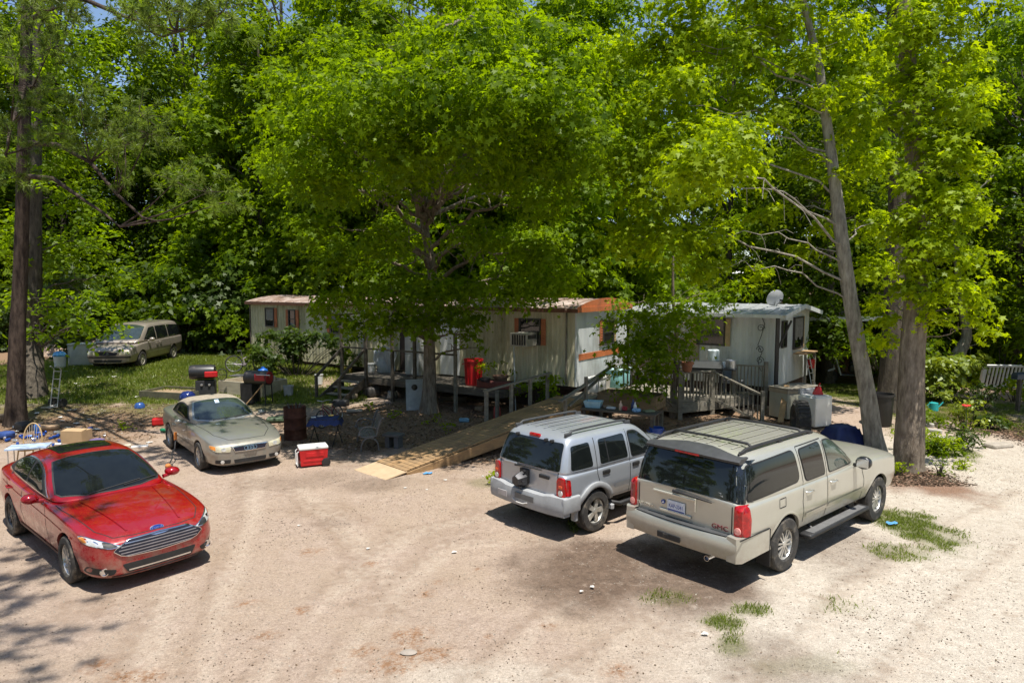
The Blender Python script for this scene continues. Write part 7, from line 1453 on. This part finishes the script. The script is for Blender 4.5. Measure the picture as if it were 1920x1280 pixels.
cA += [(-4.6, 15.9, 7.6, 1.3, 1.3, .8), (-3.2, 15.3, 8.2, 1.3, 1.3, .85), (-1.6, 14.9, 8.4, 1.3, 1.3, .85), (-.1, 14.8, 8.2, 1.3, 1.3, .85), (1.2, 15.0, 8.0, 1.3, 1.3, .8), (-.9, 15.4, 7.6, 1.3, 1.3, .8), (-2.6, 15.6, 7.4, 1.3, 1.3, .8), (.9, 16.2, 9.5, 1.3, 1.3, .8), (-1.0, 16.0, 9.8, 1.4, 1.4, .8), (.4, 16.8, 7.4, 1.3, 1.3, .8), (-2.4, 16.3, 7.4, 1.3, 1.3, .8), (2.0, 17.0, 7.6, 1.3, 1.3, .8)]
tree('sweetgum_tree', 'broad star leaved tree rising through the gap before the cream mobile home porch', TA,
     [TA, (-2.60, 21.35, 1.6), (-2.6, 21.4, 3.2), (-2.5, 21.45, 4.6), (-2.75, 21.5, 6.5), (-2.4, 21.5, 9), (-2.2, 21.5, 12), (-2.1, 21.5, 15)], .21, .05, cA, 1350, .085, 'star', L_GUM, B_GUM, 21, lim=.07, spray=.36, nsp=15, hang=.35)
# leaning sweetgum on the right
TC = (8.95, 16.5, 0.0)
pC = [TC, at_y(1622, 720, 16.6), at_y(1600, 600, 16.7), at_y(1580, 460, 16.8), at_y(1562, 320, 16.9), at_y(1550, 230, 17), at_y(1535, 120, 17), at_y(1515, 40, 17), at_y(1490, -80, 17), at_y(1460, -260, 17)]
cC = [px_clump(*a) for a in ((1210, 200, 16.6, 62), (1270, 160, 16.4, 60), (1180, 290, 16.8, 66), (1260, 270, 16.2, 62), (1330, 240, 16.4, 50), (1220, 370, 16.6, 66), (1310, 350, 16.2, 56), (1380, 290, 16.4, 44), (1180, 440, 17, 60), (1260, 450, 16.6, 60), (1340, 440, 16.6, 46), (1410, 330, 17, 40), (1330, 500, 16.8, 40), (1420, 510, 16.8, 30), (1400, 180, 17, 50), (1380, 100, 17, 60), (1300, 60, 17, 70), (1450, 40, 17, 60), (1560, 60, 17.4, 60), (1620, 130, 17.6, 50), (1500, 470, 17.4, 26), (1590, 250, 17.2, 26), (1560, 265, 16.9, 14), (1620, 300, 18, 46), (1240, 90, 17, 66), (1330, 300, 13.5, 74), (1290, 320, 13.8, 66), (1370, 270, 13.9, 70), (1150, 100, 17.6, 60), (1120, 190, 17.6, 60), (1520, -60, 17, 80), (1400, -40, 17, 80), (1280, -30, 17, 80), (1590, 370, 18.5, 36), (1650, 420, 18.6, 40), (1640, 500, 18.4, 40), (1470, 390, 18, 26), (1540, 180, 16.6, 34), (1500, 110, 16.6, 40), (1460, 210, 16.8, 40), (1590, 160, 16.8, 36), (1570, 330, 16.7, 20), (1500, 300, 17.2, 40), (1440, 400, 17.4, 34), (1540, 420, 17.6, 26), (1620, 220, 17.2, 40))]
tree('leaning_sweetgum', 'slender tree leaning left beside the pale gold suv with bare side branches', TC, pC, .205, .04, cC, 1500, .086, 'star', L_YEL, B_PALE, 22, lim=.026, every=2, spray=.32, nsp=15)
# big upright trunk clothed in sprouts
TD = tuple(at(1702, 880)); 
pD = [TD, at_y(1706, 760, 15.35), at_y(1710, 660, 15.4), at_y(1716, 560, 15.4), at_y(1718, 420, 15.4), at_y(1712, 250, 15.4), at_y(1700, 80, 15.5), at_y(1690, -120, 15.6), at_y(1685, -400, 15.8)]
cD = [px_clump(*a) for a in ((1705, 330, 14.8, 34), (1700, 400, 14.8, 34), (1720, 450, 14.8, 34), (1700, 490, 14.7, 28), (1722, 545, 14.8, 26), (1690, 210, 15, 34), (1715, 130, 15, 34), (1690, 60, 15, 36), (1740, 560, 14.7, 24), (1860, 620, 15.4, 20), (1760, 60, 15, 56), (1820, 110, 15, 40), (1740, 150, 14.8, 50), (1800, 200, 14.8, 52), (1840, 170, 15.2, 30), (1770, 280, 14.7, 56), (1830, 300, 15, 34), (1720, 250, 15, 40), (1780, 370, 14.7, 54), (1830, 400, 15, 32), (1730, 360, 15, 40), (1760, 450, 14.8, 54), (1820, 480, 15, 40), (1790, 540, 14.8, 46), (1730, 500, 15, 36), (1850, 540, 15.2, 24), (1750, 590, 15, 24), (1690, 440, 15.2, 32), (1690, 540, 15.2, 26), (1830, 580, 15.2, 28), (1800, -30, 15, 60), (1720, 30, 15, 50), (1690, 150, 15.6, 36), (1670, 600, 15.8, 30), (1660, 640, 16.4, 26), (1640, 570, 16.8, 24), (1780, 600, 15, 16))]
tree('sprouting_sweetgum', 'stout straight trunk at the corner of the drive clothed in bright sprouts', TD, pD, .305, .10, cD, 1700, .083, 'star', L_YEL, B_GUM, 23, lim=.03, flare=1.12, spray=.3, nsp=15)
# weathered snag between the two
TE = (12.02, 21.5, .2)
tree('dark_sweetgum', 'dark trunk with a pale broken strip between the leaning and the stout trunk', TE, [TE, at_y(1672, 660, 21.5), at_y(1676, 560, 21.5), at_y(1682, 400, 21.5), at_y(1680, 250, 21.5), at_y(1676, 60, 21.5), at_y(1670, -200, 21.5)], .36, .16,
     [px_clump(*a) for a in ((1600, 180, 19.5, 60), (1650, 80, 19.5, 60), (1700, 300, 20, 50), (1640, 260, 20, 50), (1560, 120, 20, 60), (1590, -20, 20, 80), (1720, -40, 20, 80))], 800, .11, 'star', L_GUM, B_DRK, 24, lim=.05)
# small sweetgum at the deck corner
TG = (4.95, 20.75, .1)
cG = [px_clump(*a) for a in ((1180, 600, 19.6, 36), (1230, 580, 19.6, 46), (1290, 580, 20.0, 40), (1200, 650, 19.4, 40), (1250, 640, 19.3, 40), (1170, 690, 19.3, 30), (1215, 700, 19.2, 32), (1190, 725, 19.3, 20), (1250, 690, 19.6, 24), (1300, 620, 20.1, 24), (1330, 560, 20.6, 34), (1160, 570, 20.2, 24), (1380, 545, 20.6, 30), (1215, 620, 19.3, 40), (1270, 600, 19.6, 40), (1225, 670, 19.1, 36), (1190, 640, 19.6, 34), (1285, 650, 19.9, 22), (1150, 650, 19.5, 22), (1172, 725, 19.2, 16), (1205, 740, 19.1, 13), (1240, 725, 19.3, 14), (1140, 600, 19.8, 20), (1320, 600, 20.2, 22))]
tree('young_sweetgum', 'small leafy tree hanging over the wooden planter at the deck corner', TG, [TG, at_y(1266, 700, 20.7), at_y(1268, 620, 20.6), at_y(1262, 560, 20.5), at_y(1262, 480, 20.4)], .09, .03, cG, 1000, .085, 'star', L_GUM, B_GUM, 25, lim=.03)

# pine on the left edge
TP = (-14.75, 20.0, .05)
tp = empty('pine_tree', TP, 0, 'tall pine with a straight scaly trunk at the left edge', 'tree')
gp_ = np.random.default_rng(5); mb = trunk_mb([Vector(p) - Vector(TP) for p in (TP, at_y(34, 600, 20), at_y(42, 400, 20), at_y(46, 200, 20), at_y(50, 60, 20), at_y(54, -200, 20))], .215, .12)
tuf = []
def pine_bough(path, tips, B, ycl):
    P = [at_y(*p) - B for p in path]; mb.tube(P, [.075 * (1 - .75 * i / (len(P) - 1)) for i in range(len(P))], 8)
    for (px, py, y, n, r) in tips:
        c = at_y(px, py, y) - B; s = min(P, key=lambda q: (q - c).length); mb.tube([s, s.lerp(c, .5) + Vector((0, 0, -.1)), c], [.03, .02, .01], 6)
        for k in range(n):
            o = Vector(gp_.normal(0, 1, 3)) * r; e = c + o; d = (o + Vector((0, 0, .25)) + (c - s).normalized() * .3).normalized(); tuf.append((*e, *d))
            if k % 2 == 0: mb.tube([c + o * .1, e], [.009, .005], 4)
BP = Vector(TP)
pine_bough([(48, 160, 20), (20, 240, 18.6), (10, 290, 17.8)], [(20, 250, 17.6, 26, .34), (60, 180, 17.8, 22, .3), (30, 110, 17.6, 24, .34), (95, 90, 17.6, 18, .3), (40, 330, 17.8, 18, .28), (100, 250, 18, 10, .24)], BP, 0)
pine_bough([(50, 40, 20), (90, 20, 18), (120, 10, 17)], [(60, 15, 17, 26, .34), (130, 30, 16.6, 20, .32), (100, -20, 16.6, 24, .36)], BP, 0)
pine_bough([(46, 268, 20), (110, 272, 19.4), (170, 305, 18.8), (220, 365, 18.2), (268, 408, 17.8), (292, 414, 17.6)], [(150, 255, 18.6, 20, .32), (200, 235, 18.4, 26, .36), (260, 215, 18.2, 22, .36), (235, 270, 18, 26, .36), (280, 250, 18, 20, .3), (220, 310, 18, 12, .28), (150, 190, 18.6, 14, .3)], BP, 0)
pine_bough([(46, 330, 20), (100, 335, 19.2), (150, 370, 18.6), (195, 400, 18.2), (225, 425, 18)], [(330, 340, 17.6, 16, .34), (390, 360, 17.2, 14, .34), (420, 380, 17, 8, .3)], BP, 0)
pine_bough([(52, 0, 20), (160, 0, 17), (230, 30, 15.4), (330, 60, 14.4)], [(250, 20, 14.6, 18, .28), (310, 15, 14.2, 22, .28), (370, 25, 14, 20, .28), (420, 20, 13.8, 16, .26), (340, -30, 14, 22, .34), (280, 60, 14.6, 8, .26)], BP, 0)
pine_bough([(54, -200, 20), (10, -150, 18)], [(0, -140, 18, 30, .5), (120, -120, 19, 40, .6), (60, -260, 19.5, 60, .9), (-60, -200, 20, 40, .8)], BP, 0)
for k in range(26):                                   # dead twigs
    a = at_y(60 + gp_.uniform(-6, 6), 165 + gp_.uniform(-4, 8), 19.8) - BP; mb.tube([a, a + Vector((gp_.uniform(-.7, 1.0), gp_.uniform(-.6, .1), gp_.uniform(-.15, .25)))], [.012, .004], 4)
mb.build('trunk', B_PIN, tp, True, 60); part_obj('needles', needle_mesh(tuf, L_PIN, 3, 60, .20, .017), tp)
# pine standing out of the frame on the left: its boughs shade the near corner of the lot
TQ = (-8.0, 3.2, 0); tq = empty('pine_tree', TQ, 0, 'pine beside the lot whose boughs throw needle shadows near the red sedan', 'tree')
mb = trunk_mb([Vector((0, 0, 0)), Vector((.1, 0, 5)), Vector((.2, .1, 10)), Vector((.2, .2, 17))], .30, .12); tuf = []
for k in range(26):
    a = gp_.uniform(.1, 1.7); L = gp_.uniform(2.0, 5.2); z = gp_.uniform(10.5, 15.5); e = Vector((math.cos(a) * L, math.sin(a) * L, z + .4)); s = Vector((.2, .1, z - .6)); mid = s.lerp(e, .5) + Vector((0, 0, .2)); mb.tube([s, mid, e], [.06, .04, .012], 6)
    for j in range(34):
        q = s.lerp(e, gp_.uniform(.35, 1.03)) + Vector(gp_.normal(0, 1, 3)) * .34; tuf.append((*q, *(e - s).normalized()))
mb.build('trunk', B_PIN, tq, True, 60); part_obj('needles', needle_mesh(tuf, L_PIN, 4, 60, .26, .016), tq)

# woodland: five crowns and four bushes, copied
protos = []
for i, (per, size, kind, lm, prof, zs, R0, n) in enumerate([(560, .15, 'oval', L_DRK, lambda t: 4.4 * (1 - .75 * max(0, t - .4)), (2.5, 17), 0, 46), (480, .15, 'star', L_MID, lambda t: 4.0 * (1 - .8 * max(0, t - .3)), (1.6, 15), 0, 46), (500, .155, 'oval', L_MID, lambda t: 4.8 * (1 - .7 * max(0, t - .5)), (3.0, 19), 0, 50), (560, .145, 'oval', L_DRK, lambda t: 3.6 * (1 - .7 * max(0, t - .3)), (1.2, 13), 0, 40), (480, .15, 'star', L_GUM, lambda t: 4.4 * (1 - .75 * max(0, t - .4)), (2.0, 16), 0, 46)]):
    g = np.random.default_rng(40 + i); cl = auto_clumps(0, 0, zs, g, prof, n, (1.0, 1.9))
    me = crown_mesh(cl, per, size, kind, lm, 60 + i, .5, 13); mb = trunk_mb([Vector((0, 0, 0)), Vector((.1, 0, 3)), Vector((0, .1, 7)), Vector((0, 0, zs[1] - 1))], .24, .05, 10); limbs(mb, [Vector((0, 0, z)) for z in (2, 4, 6, 8, 10, 12)], cl, g, .06, 2)
    to = mb.build('trunk', B_DRK, None, True, 60); protos.append((me, to.data)); bpy.data.objects.remove(to)
WOOD = ['tall dark broad leaved tree in the woods behind', 'star leaved tree in the middle of the woods', 'very tall mid green tree above the woods', 'lower dark tree filling the wood edge', 'brighter star leaved tree at the wood edge']
def wood_tree(x, y, k, s, rz, lab=None, grp='trees of the surrounding woods'):
    t = empty('woodland_tree', (x, y, float(th(x, y))), rz, lab or WOOD[k], 'tree', grp); t.scale = (s, s, s)
    part_obj('trunk', protos[k][1], t); part_obj('crown', protos[k][0], t); return t
gw = np.random.default_rng(77)
for x, y, k, s in [(-33, 37, 1, 1.0), (-27.5, 41, 0, 1.05), (-22, 42.5, 3, 1.15), (-17.5, 41, 1, .95), (-13.5, 37.5, 1, 1.15), (-9, 36.5, 4, 1.1), (-5, 35.5, 4, 1.0), (-1, 34, 1, 1.05), (3, 32, 4, 1.0), (10.5, 33.5, 4, 1.05), (14.5, 32, 3, 1.1), (19, 34.5, 1, 1.05), (23, 33, 1, .95), (27, 36, 0, 1.1), (31, 33, 3, 1.2), (-38, 34, 0, 1.1), (-43, 40, 2, 1), (-21, 45, 2, 1.35), (-28, 43, 2, 1.4), (-14, 43, 2, 1.3), (-7, 41, 2, 1.3), (-34, 44, 2, 1.4), (0, 39, 2, 1.2),
                   (-31, 47, 2, 1.05), (-24, 49, 2, 1.0), (-17, 48, 0, 1.2), (-10, 46, 2, 1.0), (-3, 43, 2, 1.0), (4, 41, 2, .95), (11, 42, 2, 1.0), (18, 43, 2, 1.05), (25, 44, 2, 1.05), (33, 44, 2, 1.1), (40, 40, 0, 1.2), (-30, 33, 3, 1.0), (21.5, 29, 4, .9), (25.5, 26, 1, 1.0), (20.5, 19.5, 0, .9), (17.5, 30.5, 1, .85), (-40, 56, 2, 1.2), (-26, 58, 0, 1.3), (-12, 57, 2, 1.2), (2, 54, 0, 1.3), (15, 54, 2, 1.2), (29, 56, 0, 1.3), (43, 54, 2, 1.2), (12.8, 27.5, 3, .9), (3.0, 29.5, 4, .95), (.2, 29.0, 4, 1.0), (-6.5, 33.0, 1, 1.1)]:
    wood_tree(x, y, k, s, gw.uniform(0, 6.28))
# woods on the far side of the lot, behind the viewpoint: the cars' paint and glass mirror them
for x, y, k, s in [(-24, -6, 0, 1.0), (-17, -16, 1, 1.0), (-9, -21, 2, 1.0), (0, -23, 4, 1.1), (9, -21, 0, 1.1), (18, -16, 1, 1.0), (26, -7, 2, 1.0), (-27, 6, 4, 1.0), (30, 5, 0, 1.0), (-25, 16, 1, .9), (-4, -29, 2, 1.2), (14, -27, 2, 1.2)]:
    wood_tree(x, y, k, s, gw.uniform(0, 6.28), 'tree on the far side of the lot mirrored in the car windows', 'trees on the far side of the lot')
bprot = []
for i, (lm, kind, size) in enumerate(((L_DRK, 'oval', .15), (L_MID, 'oval', .14), (L_SHR, 'star', .13), (L_MID, 'star', .15))):
    g = np.random.default_rng(90 + i); cl = [(g.normal(0, .8), g.normal(0, .6), g.uniform(.4, 2.6), g.uniform(.5, .9), g.uniform(.5, .9), g.uniform(.4, .7)) for _ in range(14)]
    me = crown_mesh(cl, 650, size, kind, lm, 95 + i, .3, 11); mb = MB()
    for c in cl: mb.tube([(0, 0, 0), (c[0] * .4, c[1] * .4, c[2] * .6), c[:3]], [.03, .02, .006], 5)
    so_ = mb.build('stems', B_DRK); bprot.append((me, so_.data)); bpy.data.objects.remove(so_)
def bush(x, y, k, s, lab, name='bush', grp=None, sz=None):
    t = empty(name, (x, y, float(th(x, y))), gw.uniform(0, 6.28), lab, 'bush', grp); t.scale = (s, s, sz or s)
    part_obj('foliage', bprot[k][0], t); part_obj('stems', bprot[k][1], t); return t
for x in np.arange(-42, 42, 2.3):
    y = 37.5 + gw.uniform(-1.2, 1.6) + (0 if x < -6 else -3.5 if x < 8 else -1.5)
    if x < -9: bush(x + gw.uniform(-.7, .7), y - 3.4 + gw.uniform(-.6, .6), int(gw.integers(0, 2)) * 2, gw.uniform(.9, 1.5), 'leafy undergrowth bush along the foot of the woods', 'undergrowth_bush', 'undergrowth along the woods')
    bush(x + gw.uniform(-.7, .7), y, int(gw.integers(0, 4)), gw.uniform(1.1, 1.9), 'leafy undergrowth bush along the foot of the woods', 'undergrowth_bush', 'undergrowth along the woods')

for lab, loc, r, h, m, pl, s in POTS: pot(lab, loc, r, h, m, L_YEL if pl == 'Y' else L_MID, s)
def plant(name, lab, cat, base, clumps, per, size, kind, lm, seed, stems=True, spray=.2, nsp=9, grp=None):
    t = empty(name, base, 0, lab, cat, grp); part_obj('foliage', crown_mesh(clumps, per, size, kind, lm, seed, spray, nsp), t)
    if stems:
        mb = MB(); [mb.tube([(c[0] * .15, c[1] * .15, -.03), (c[0] * .5, c[1] * .5, c[2] * .55), c[:3]], [.018, .013, .005], 5) for c in clumps]; mb.build('stems', B_DRK, t)
    return t
def bl(g, n, w, h, r, d=None): return [(g.normal(0, w), g.normal(0, d or w), g.uniform(.25, 1) * h, r * g.uniform(.7, 1.3), r * g.uniform(.7, 1.3), r * .7) for _ in range(n)]
gp2 = np.random.default_rng(31)
p = at(1772, 752); plant('shrub', 'bright lime green shrub behind the stout trunk', 'shrub', p, bl(gp2, 24, .55, 1.6, .42), 1100, .13, 'oval', L_LIM, 1)
p = Vector((-8.3, 26.0, float(th(-8.3, 26.0)))); plant('shrub', 'dark leafy shrub before the cream wall left of the stairs', 'shrub', p, bl(gp2, 26, 1.15, 1.55, .38, .5) + [(1.6, 0, 1.3, .25, .25, .2), (2.0, 0, 1.45, .2, .2, .16), (-.2, 0, 1.75, .3, .3, .3)], 900, .10, 'star', L_SHR, 2)
p = Vector((1.05, 20.35, .2)); plant('shrub', 'upright green shrub at the cream home corner above the ramp', 'shrub', p, bl(gp2, 9, .28, 1.3, .3), 1000, .09, 'oval', L_GUM, 3)
p = at(1700, 700); plant('shrub', 'yellow green leaves behind the black drum', 'shrub', at_y(1650, 690, 24), bl(gp2, 12, .7, 1.6, .4), 800, .12, 'oval', L_MID, 4)
for i, (px, py, y, n, w, h, lab) in enumerate(((1880, 660, 27, 14, .9, 2.4, 'tall leafy bush behind the white railing panel'), (1730, 640, 28, 14, 1.0, 2.2, 'green bush in the shade behind the lime shrub'), (1840, 690, 29, 12, 1.0, 1.5, 'low bush at the wood edge left of the white railing'))):
    q = at_y(px, py, y); plant('shrub', lab, 'shrub', (q.x, q.y, float(th(q.x, q.y))), bl(gp2, n, w, h, .5), 900, .12, 'oval', L_MID if i % 2 else L_GUM, 60 + i)
for i, (px, py, w, h, k, lab) in enumerate(((1900, 752, .35, .8, 'oval', 'loose green shrub in front of the white railing panel'), (1812, 808, .28, 1.0, 'oval', 'yellow green leafy plant beside the red flower'), (1835, 770, .3, .8, 'oval', 'dark green plant at the middle of the flower bed'), (1790, 838, .35, .6, 'long', 'dark spiky plant at the front of the flower bed'), (1745, 852, .35, .55, 'long', 'yellow green clump at the foot of the stout trunk'), (1735, 800, .3, .5, 'oval', 'low green plant left of the pale edging stones'), (1682, 890, .10, .3, 'oval', 'small sprout between the suv wheel and the stout trunk'), (1762, 892, .10, .35, 'long', 'thin weed in the mulch right of the stout trunk'), (1808, 878, .12, .22, 'oval', 'small pale weed at the mulch edge'), (1850, 800, .18, .35, 'oval', 'low grey green plant beside the mulch path'), (1905, 720, .5, 1.2, 'oval', 'leafy shrub at the right edge behind the railing'), (1752, 850, .2, .3, 'oval', 'short leafy weed among the garden plants'))):
    p = at(px, py); plant('garden_plant', lab, 'plant', p, bl(gp2, 9, w, h, .22 if w > .15 else .1), 1500, .085 if w > .15 else .05, k, (L_YEL, L_LIM, L_SHR, L_SHR, L_YEL, L_MID, L_YEL, L_MID, L_YEL, L_SHR, L_MID, L_MID)[i], 10 + i, True, .14, 8)
c = empty('red_flower', at(1808, 830), 0, 'single red flower on a tall stem in the bed', 'flower'); mb = MB(); mb.tube([(0, 0, 0), (.02, 0, .6), (0, 0, .98)], .008, 5); mb.build('stem', mat('green stem', (.05, .12, .02), .6), c); mb = MB()
for k in range(9): a = k * .7; mb.box((.06 * math.cos(a), .06 * math.sin(a), 1.0), (.10, .045, .012), rz=a, ry=R(-25))
mb.build('blossom', mat('red petals', (.70, .03, .03), .5), c)
for i, (px, py) in enumerate(((735, 785), (815, 795), (925, 905), (690, 770), (845, 812), (230, 805))):
    plant('weed', 'small green weed in the leaf litter by the big tree' if i in (0, 1, 3, 4) else ('small weed beside the ramp edge' if i == 2 else 'lone small weed on the bare ground at left'), 'weed', at(px, py), bl(gp2, 4, .12, .3, .12), 500, .06, 'oval', L_YEL, 40 + i, False, .1, 7, 'weeds near the tree' if i in (0, 1, 3, 4) else None)
# tree behind the pine with a low leafy bough, bent trunk at the right
TB = tuple(at(62, 742)); 
tree('broadleaf_tree', 'thick dark trunk just right of the pine with a low leafy bough', TB, [TB, at_y(62, 640, 24.6), at_y(64, 500, 24.6), at_y(66, 300, 24.6), at_y(70, 100, 24.6), at_y(72, -150, 24.6)], .33, .12,
     [px_clump(*a) for a in ((70, 330, 23.5, 40), (80, 220, 23.5, 44), (60, 120, 23.5, 50), (90, 40, 23.5, 50), (90, 590, 22.5, 40), (140, 600, 22.5, 40), (190, 610, 23, 34), (110, 560, 23, 40), (220, 625, 23.5, 20), (60, 620, 22.5, 26), (30, 560, 24, 40), (170, 560, 24, 40), (100, 480, 25, 60), (180, 450, 25.5, 60), (40, 420, 25, 60), (130, 380, 26, 60), (60, 300, 26, 60), (140, 280, 26, 60), (100, 150, 26, 80), (20, 100, 26, 80), (180, 100, 27, 70), (100, -50, 26, 100), (0, 480, 25, 50), (240, 520, 26, 40))], 400, .14, 'oval', L_GUM, B_DRK, 51, lim=.05)
TJ = tuple(at_y(1795, 668, 27)); tree('bent_tree', 'pale bent forking trunk behind the lime shrub', TJ, [TJ, at_y(1812, 630, 27), at_y(1806, 590, 27), at_y(1796, 520, 27), at_y(1790, 400, 27)], .22, .08, [px_clump(*a) for a in ((1850, 560, 26, 40), (1880, 480, 26, 60), (1900, 600, 26, 40), (1800, 450, 27, 60), (1890, 400, 26, 60), (1910, 300, 26, 60), (1870, 640, 27.5, 26), (1840, 330, 27, 50))], 330, .14, 'oval', L_MID, B_PALE, 52, lim=.05)
# grass blades, leaf litter and pebbles: uncountable, one object each
def scatter(n, x0, x1, y0, y1, dens, g):
    X = g.uniform(x0, x1, n); Y = g.uniform(y0, y1, n); k = g.random(n) < dens(X, Y); return X[k], Y[k]
def hgt(X, Y): return th(X, Y) + .05 * (fbm(X * .35, Y * .35, 3) - .5) + .018 * (fbm(X * 2.2, Y * 2.2, 3) - .5)
def grass_obj(name, X, Y, H, m, seed, wd=.007):
    g = np.random.default_rng(seed); n = len(X); Z = hgt(X, Y); a = g.uniform(0, 6.28, n); h = H * g.uniform(.5, 1.3, n); le = h * g.uniform(.2, .9, n); b = g.uniform(0, 6.28, n)
    s = np.stack([np.cos(a), np.sin(a), 0 * a], 1) * (wd * g.uniform(.7, 1.5, n))[:, None]; B = np.stack([X, Y, Z - .01], 1); Mid = B + np.stack([np.cos(b) * le * .3, np.sin(b) * le * .3, h * .6], 1); E = B + np.stack([np.cos(b) * le, np.sin(b) * le, h], 1)
    V = np.stack([B - s, B + s, Mid + s * .7, E, Mid - s * .7], 1).reshape(-1, 3); rn = np.clip(fbm(X * .8, Y * .8, 3) + g.normal(0, .2, n), 0, 1)
    o = np_mesh(name, V, np.arange(len(V)), np.arange(n) * 5, m, attrs={'rnd': np.repeat(rn, 5)}); link_props(o, None, None, None, 'stuff'); return o
gg = np.random.default_rng(61)
L_GRS = leaf_mat('grass blade', (.09, .15, .012), (.30, .34, .06), (.30, .40, .02))
X, Y = scatter(420000, -34, -3, 22.5, 40, lambda x, y: m_grass(x, y) ** 1.5 * .8, gg); o = grass_obj('lawn_grass', X, Y, .11, L_GRS, 1, .012); link_props(o, 'sunlit grass around the minivan and bicycle', 'grass')
X, Y = scatter(900000, 1, 20, 7.5, 27, lambda x, y: np.clip(m_grass(x, y) * (.12 + 1.0 * sstep(.35, .65, vnoise(x * 5, y * 5))), 0, 1) * 1.0, gg); o = grass_obj('grass_tufts', X, Y, .06, L_GRS, 2, .005); link_props(o, 'grass patches on the right side of the lot and garden', 'grass')
# leaf and chip litter
def flakes(name, lab, X, Y, size, m, seed, lift=.006):
    g = np.random.default_rng(seed); n = len(X); P = np.stack([X, Y, hgt(X, Y) + lift], 1); N = np.stack([g.normal(0, .35, n), g.normal(0, .35, n), np.ones(n)], 1); V, k, a = leaves(P, N, size, 'oval', g)
    o = np_mesh(name, V, np.arange(len(V)), np.arange(n) * k, m, attrs={'rnd': a}); link_props(o, lab, 'litter', None, 'stuff')
F_BRN = leaf_mat('dry leaf', (.10, .06, .035), (.42, .30, .20), (.05, .03, .02), .03); F_PAL = leaf_mat('pale chips', (.26, .20, .145), (.62, .56, .48), (.05, .05, .05), .03); F_DRK = leaf_mat('dark specks', (.05, .035, .025), (.22, .14, .09), (.02, .02, .02), .02)
X, Y = scatter(150000, -22, 10, 15.5, 30, lambda x, y: m_litter(x, y) * .45, gg); flakes('leaf_litter', 'dry leaves and chips on the shaded ground', X, Y, .055, F_BRN, 1)
X, Y = scatter(40000, -22, 6, 15.5, 28, lambda x, y: m_litter(x, y) * .30, gg); flakes('pale_litter', 'pale bits strewn among the dry leaves', X, Y, .045, F_PAL, 2)
X, Y = scatter(60000, -11, 14, 6.5, 18, lambda x, y: .25 + .3 * vnoise(x * 1.3, y * 1.3), gg); flakes('ground_chips', 'pale chips and pebbles over the dirt lot', X, Y, .016, F_PAL, 3, .004)
X, Y = scatter(60000, -11, 14, 6.5, 18, lambda x, y: sstep(.45, .75, fbm(x * .9, y * .9, 4)) * .55, gg); flakes('dark_chips', 'dark bark flecks over the dirt lot', X, Y, .018, F_DRK, 4, .004)
X, Y = scatter(8000, -11, 14, 6.5, 18, lambda x, y: .05 + .6 * sstep(.4, .7, fbm(x * .7, y * .7, 3)), gg); flakes('pebbles', 'larger loose pebbles and twigs over the dirt lot', X, Y, .022, F_BRN, 6, .006)
X, Y = scatter(60000, 6, 16, 14, 21, lambda x, y: m_mulch(x, y) * .8, gg); flakes('bark_mulch', 'brown bark mulch under the stout trunk', X, Y, .05, F_DRK, 5)
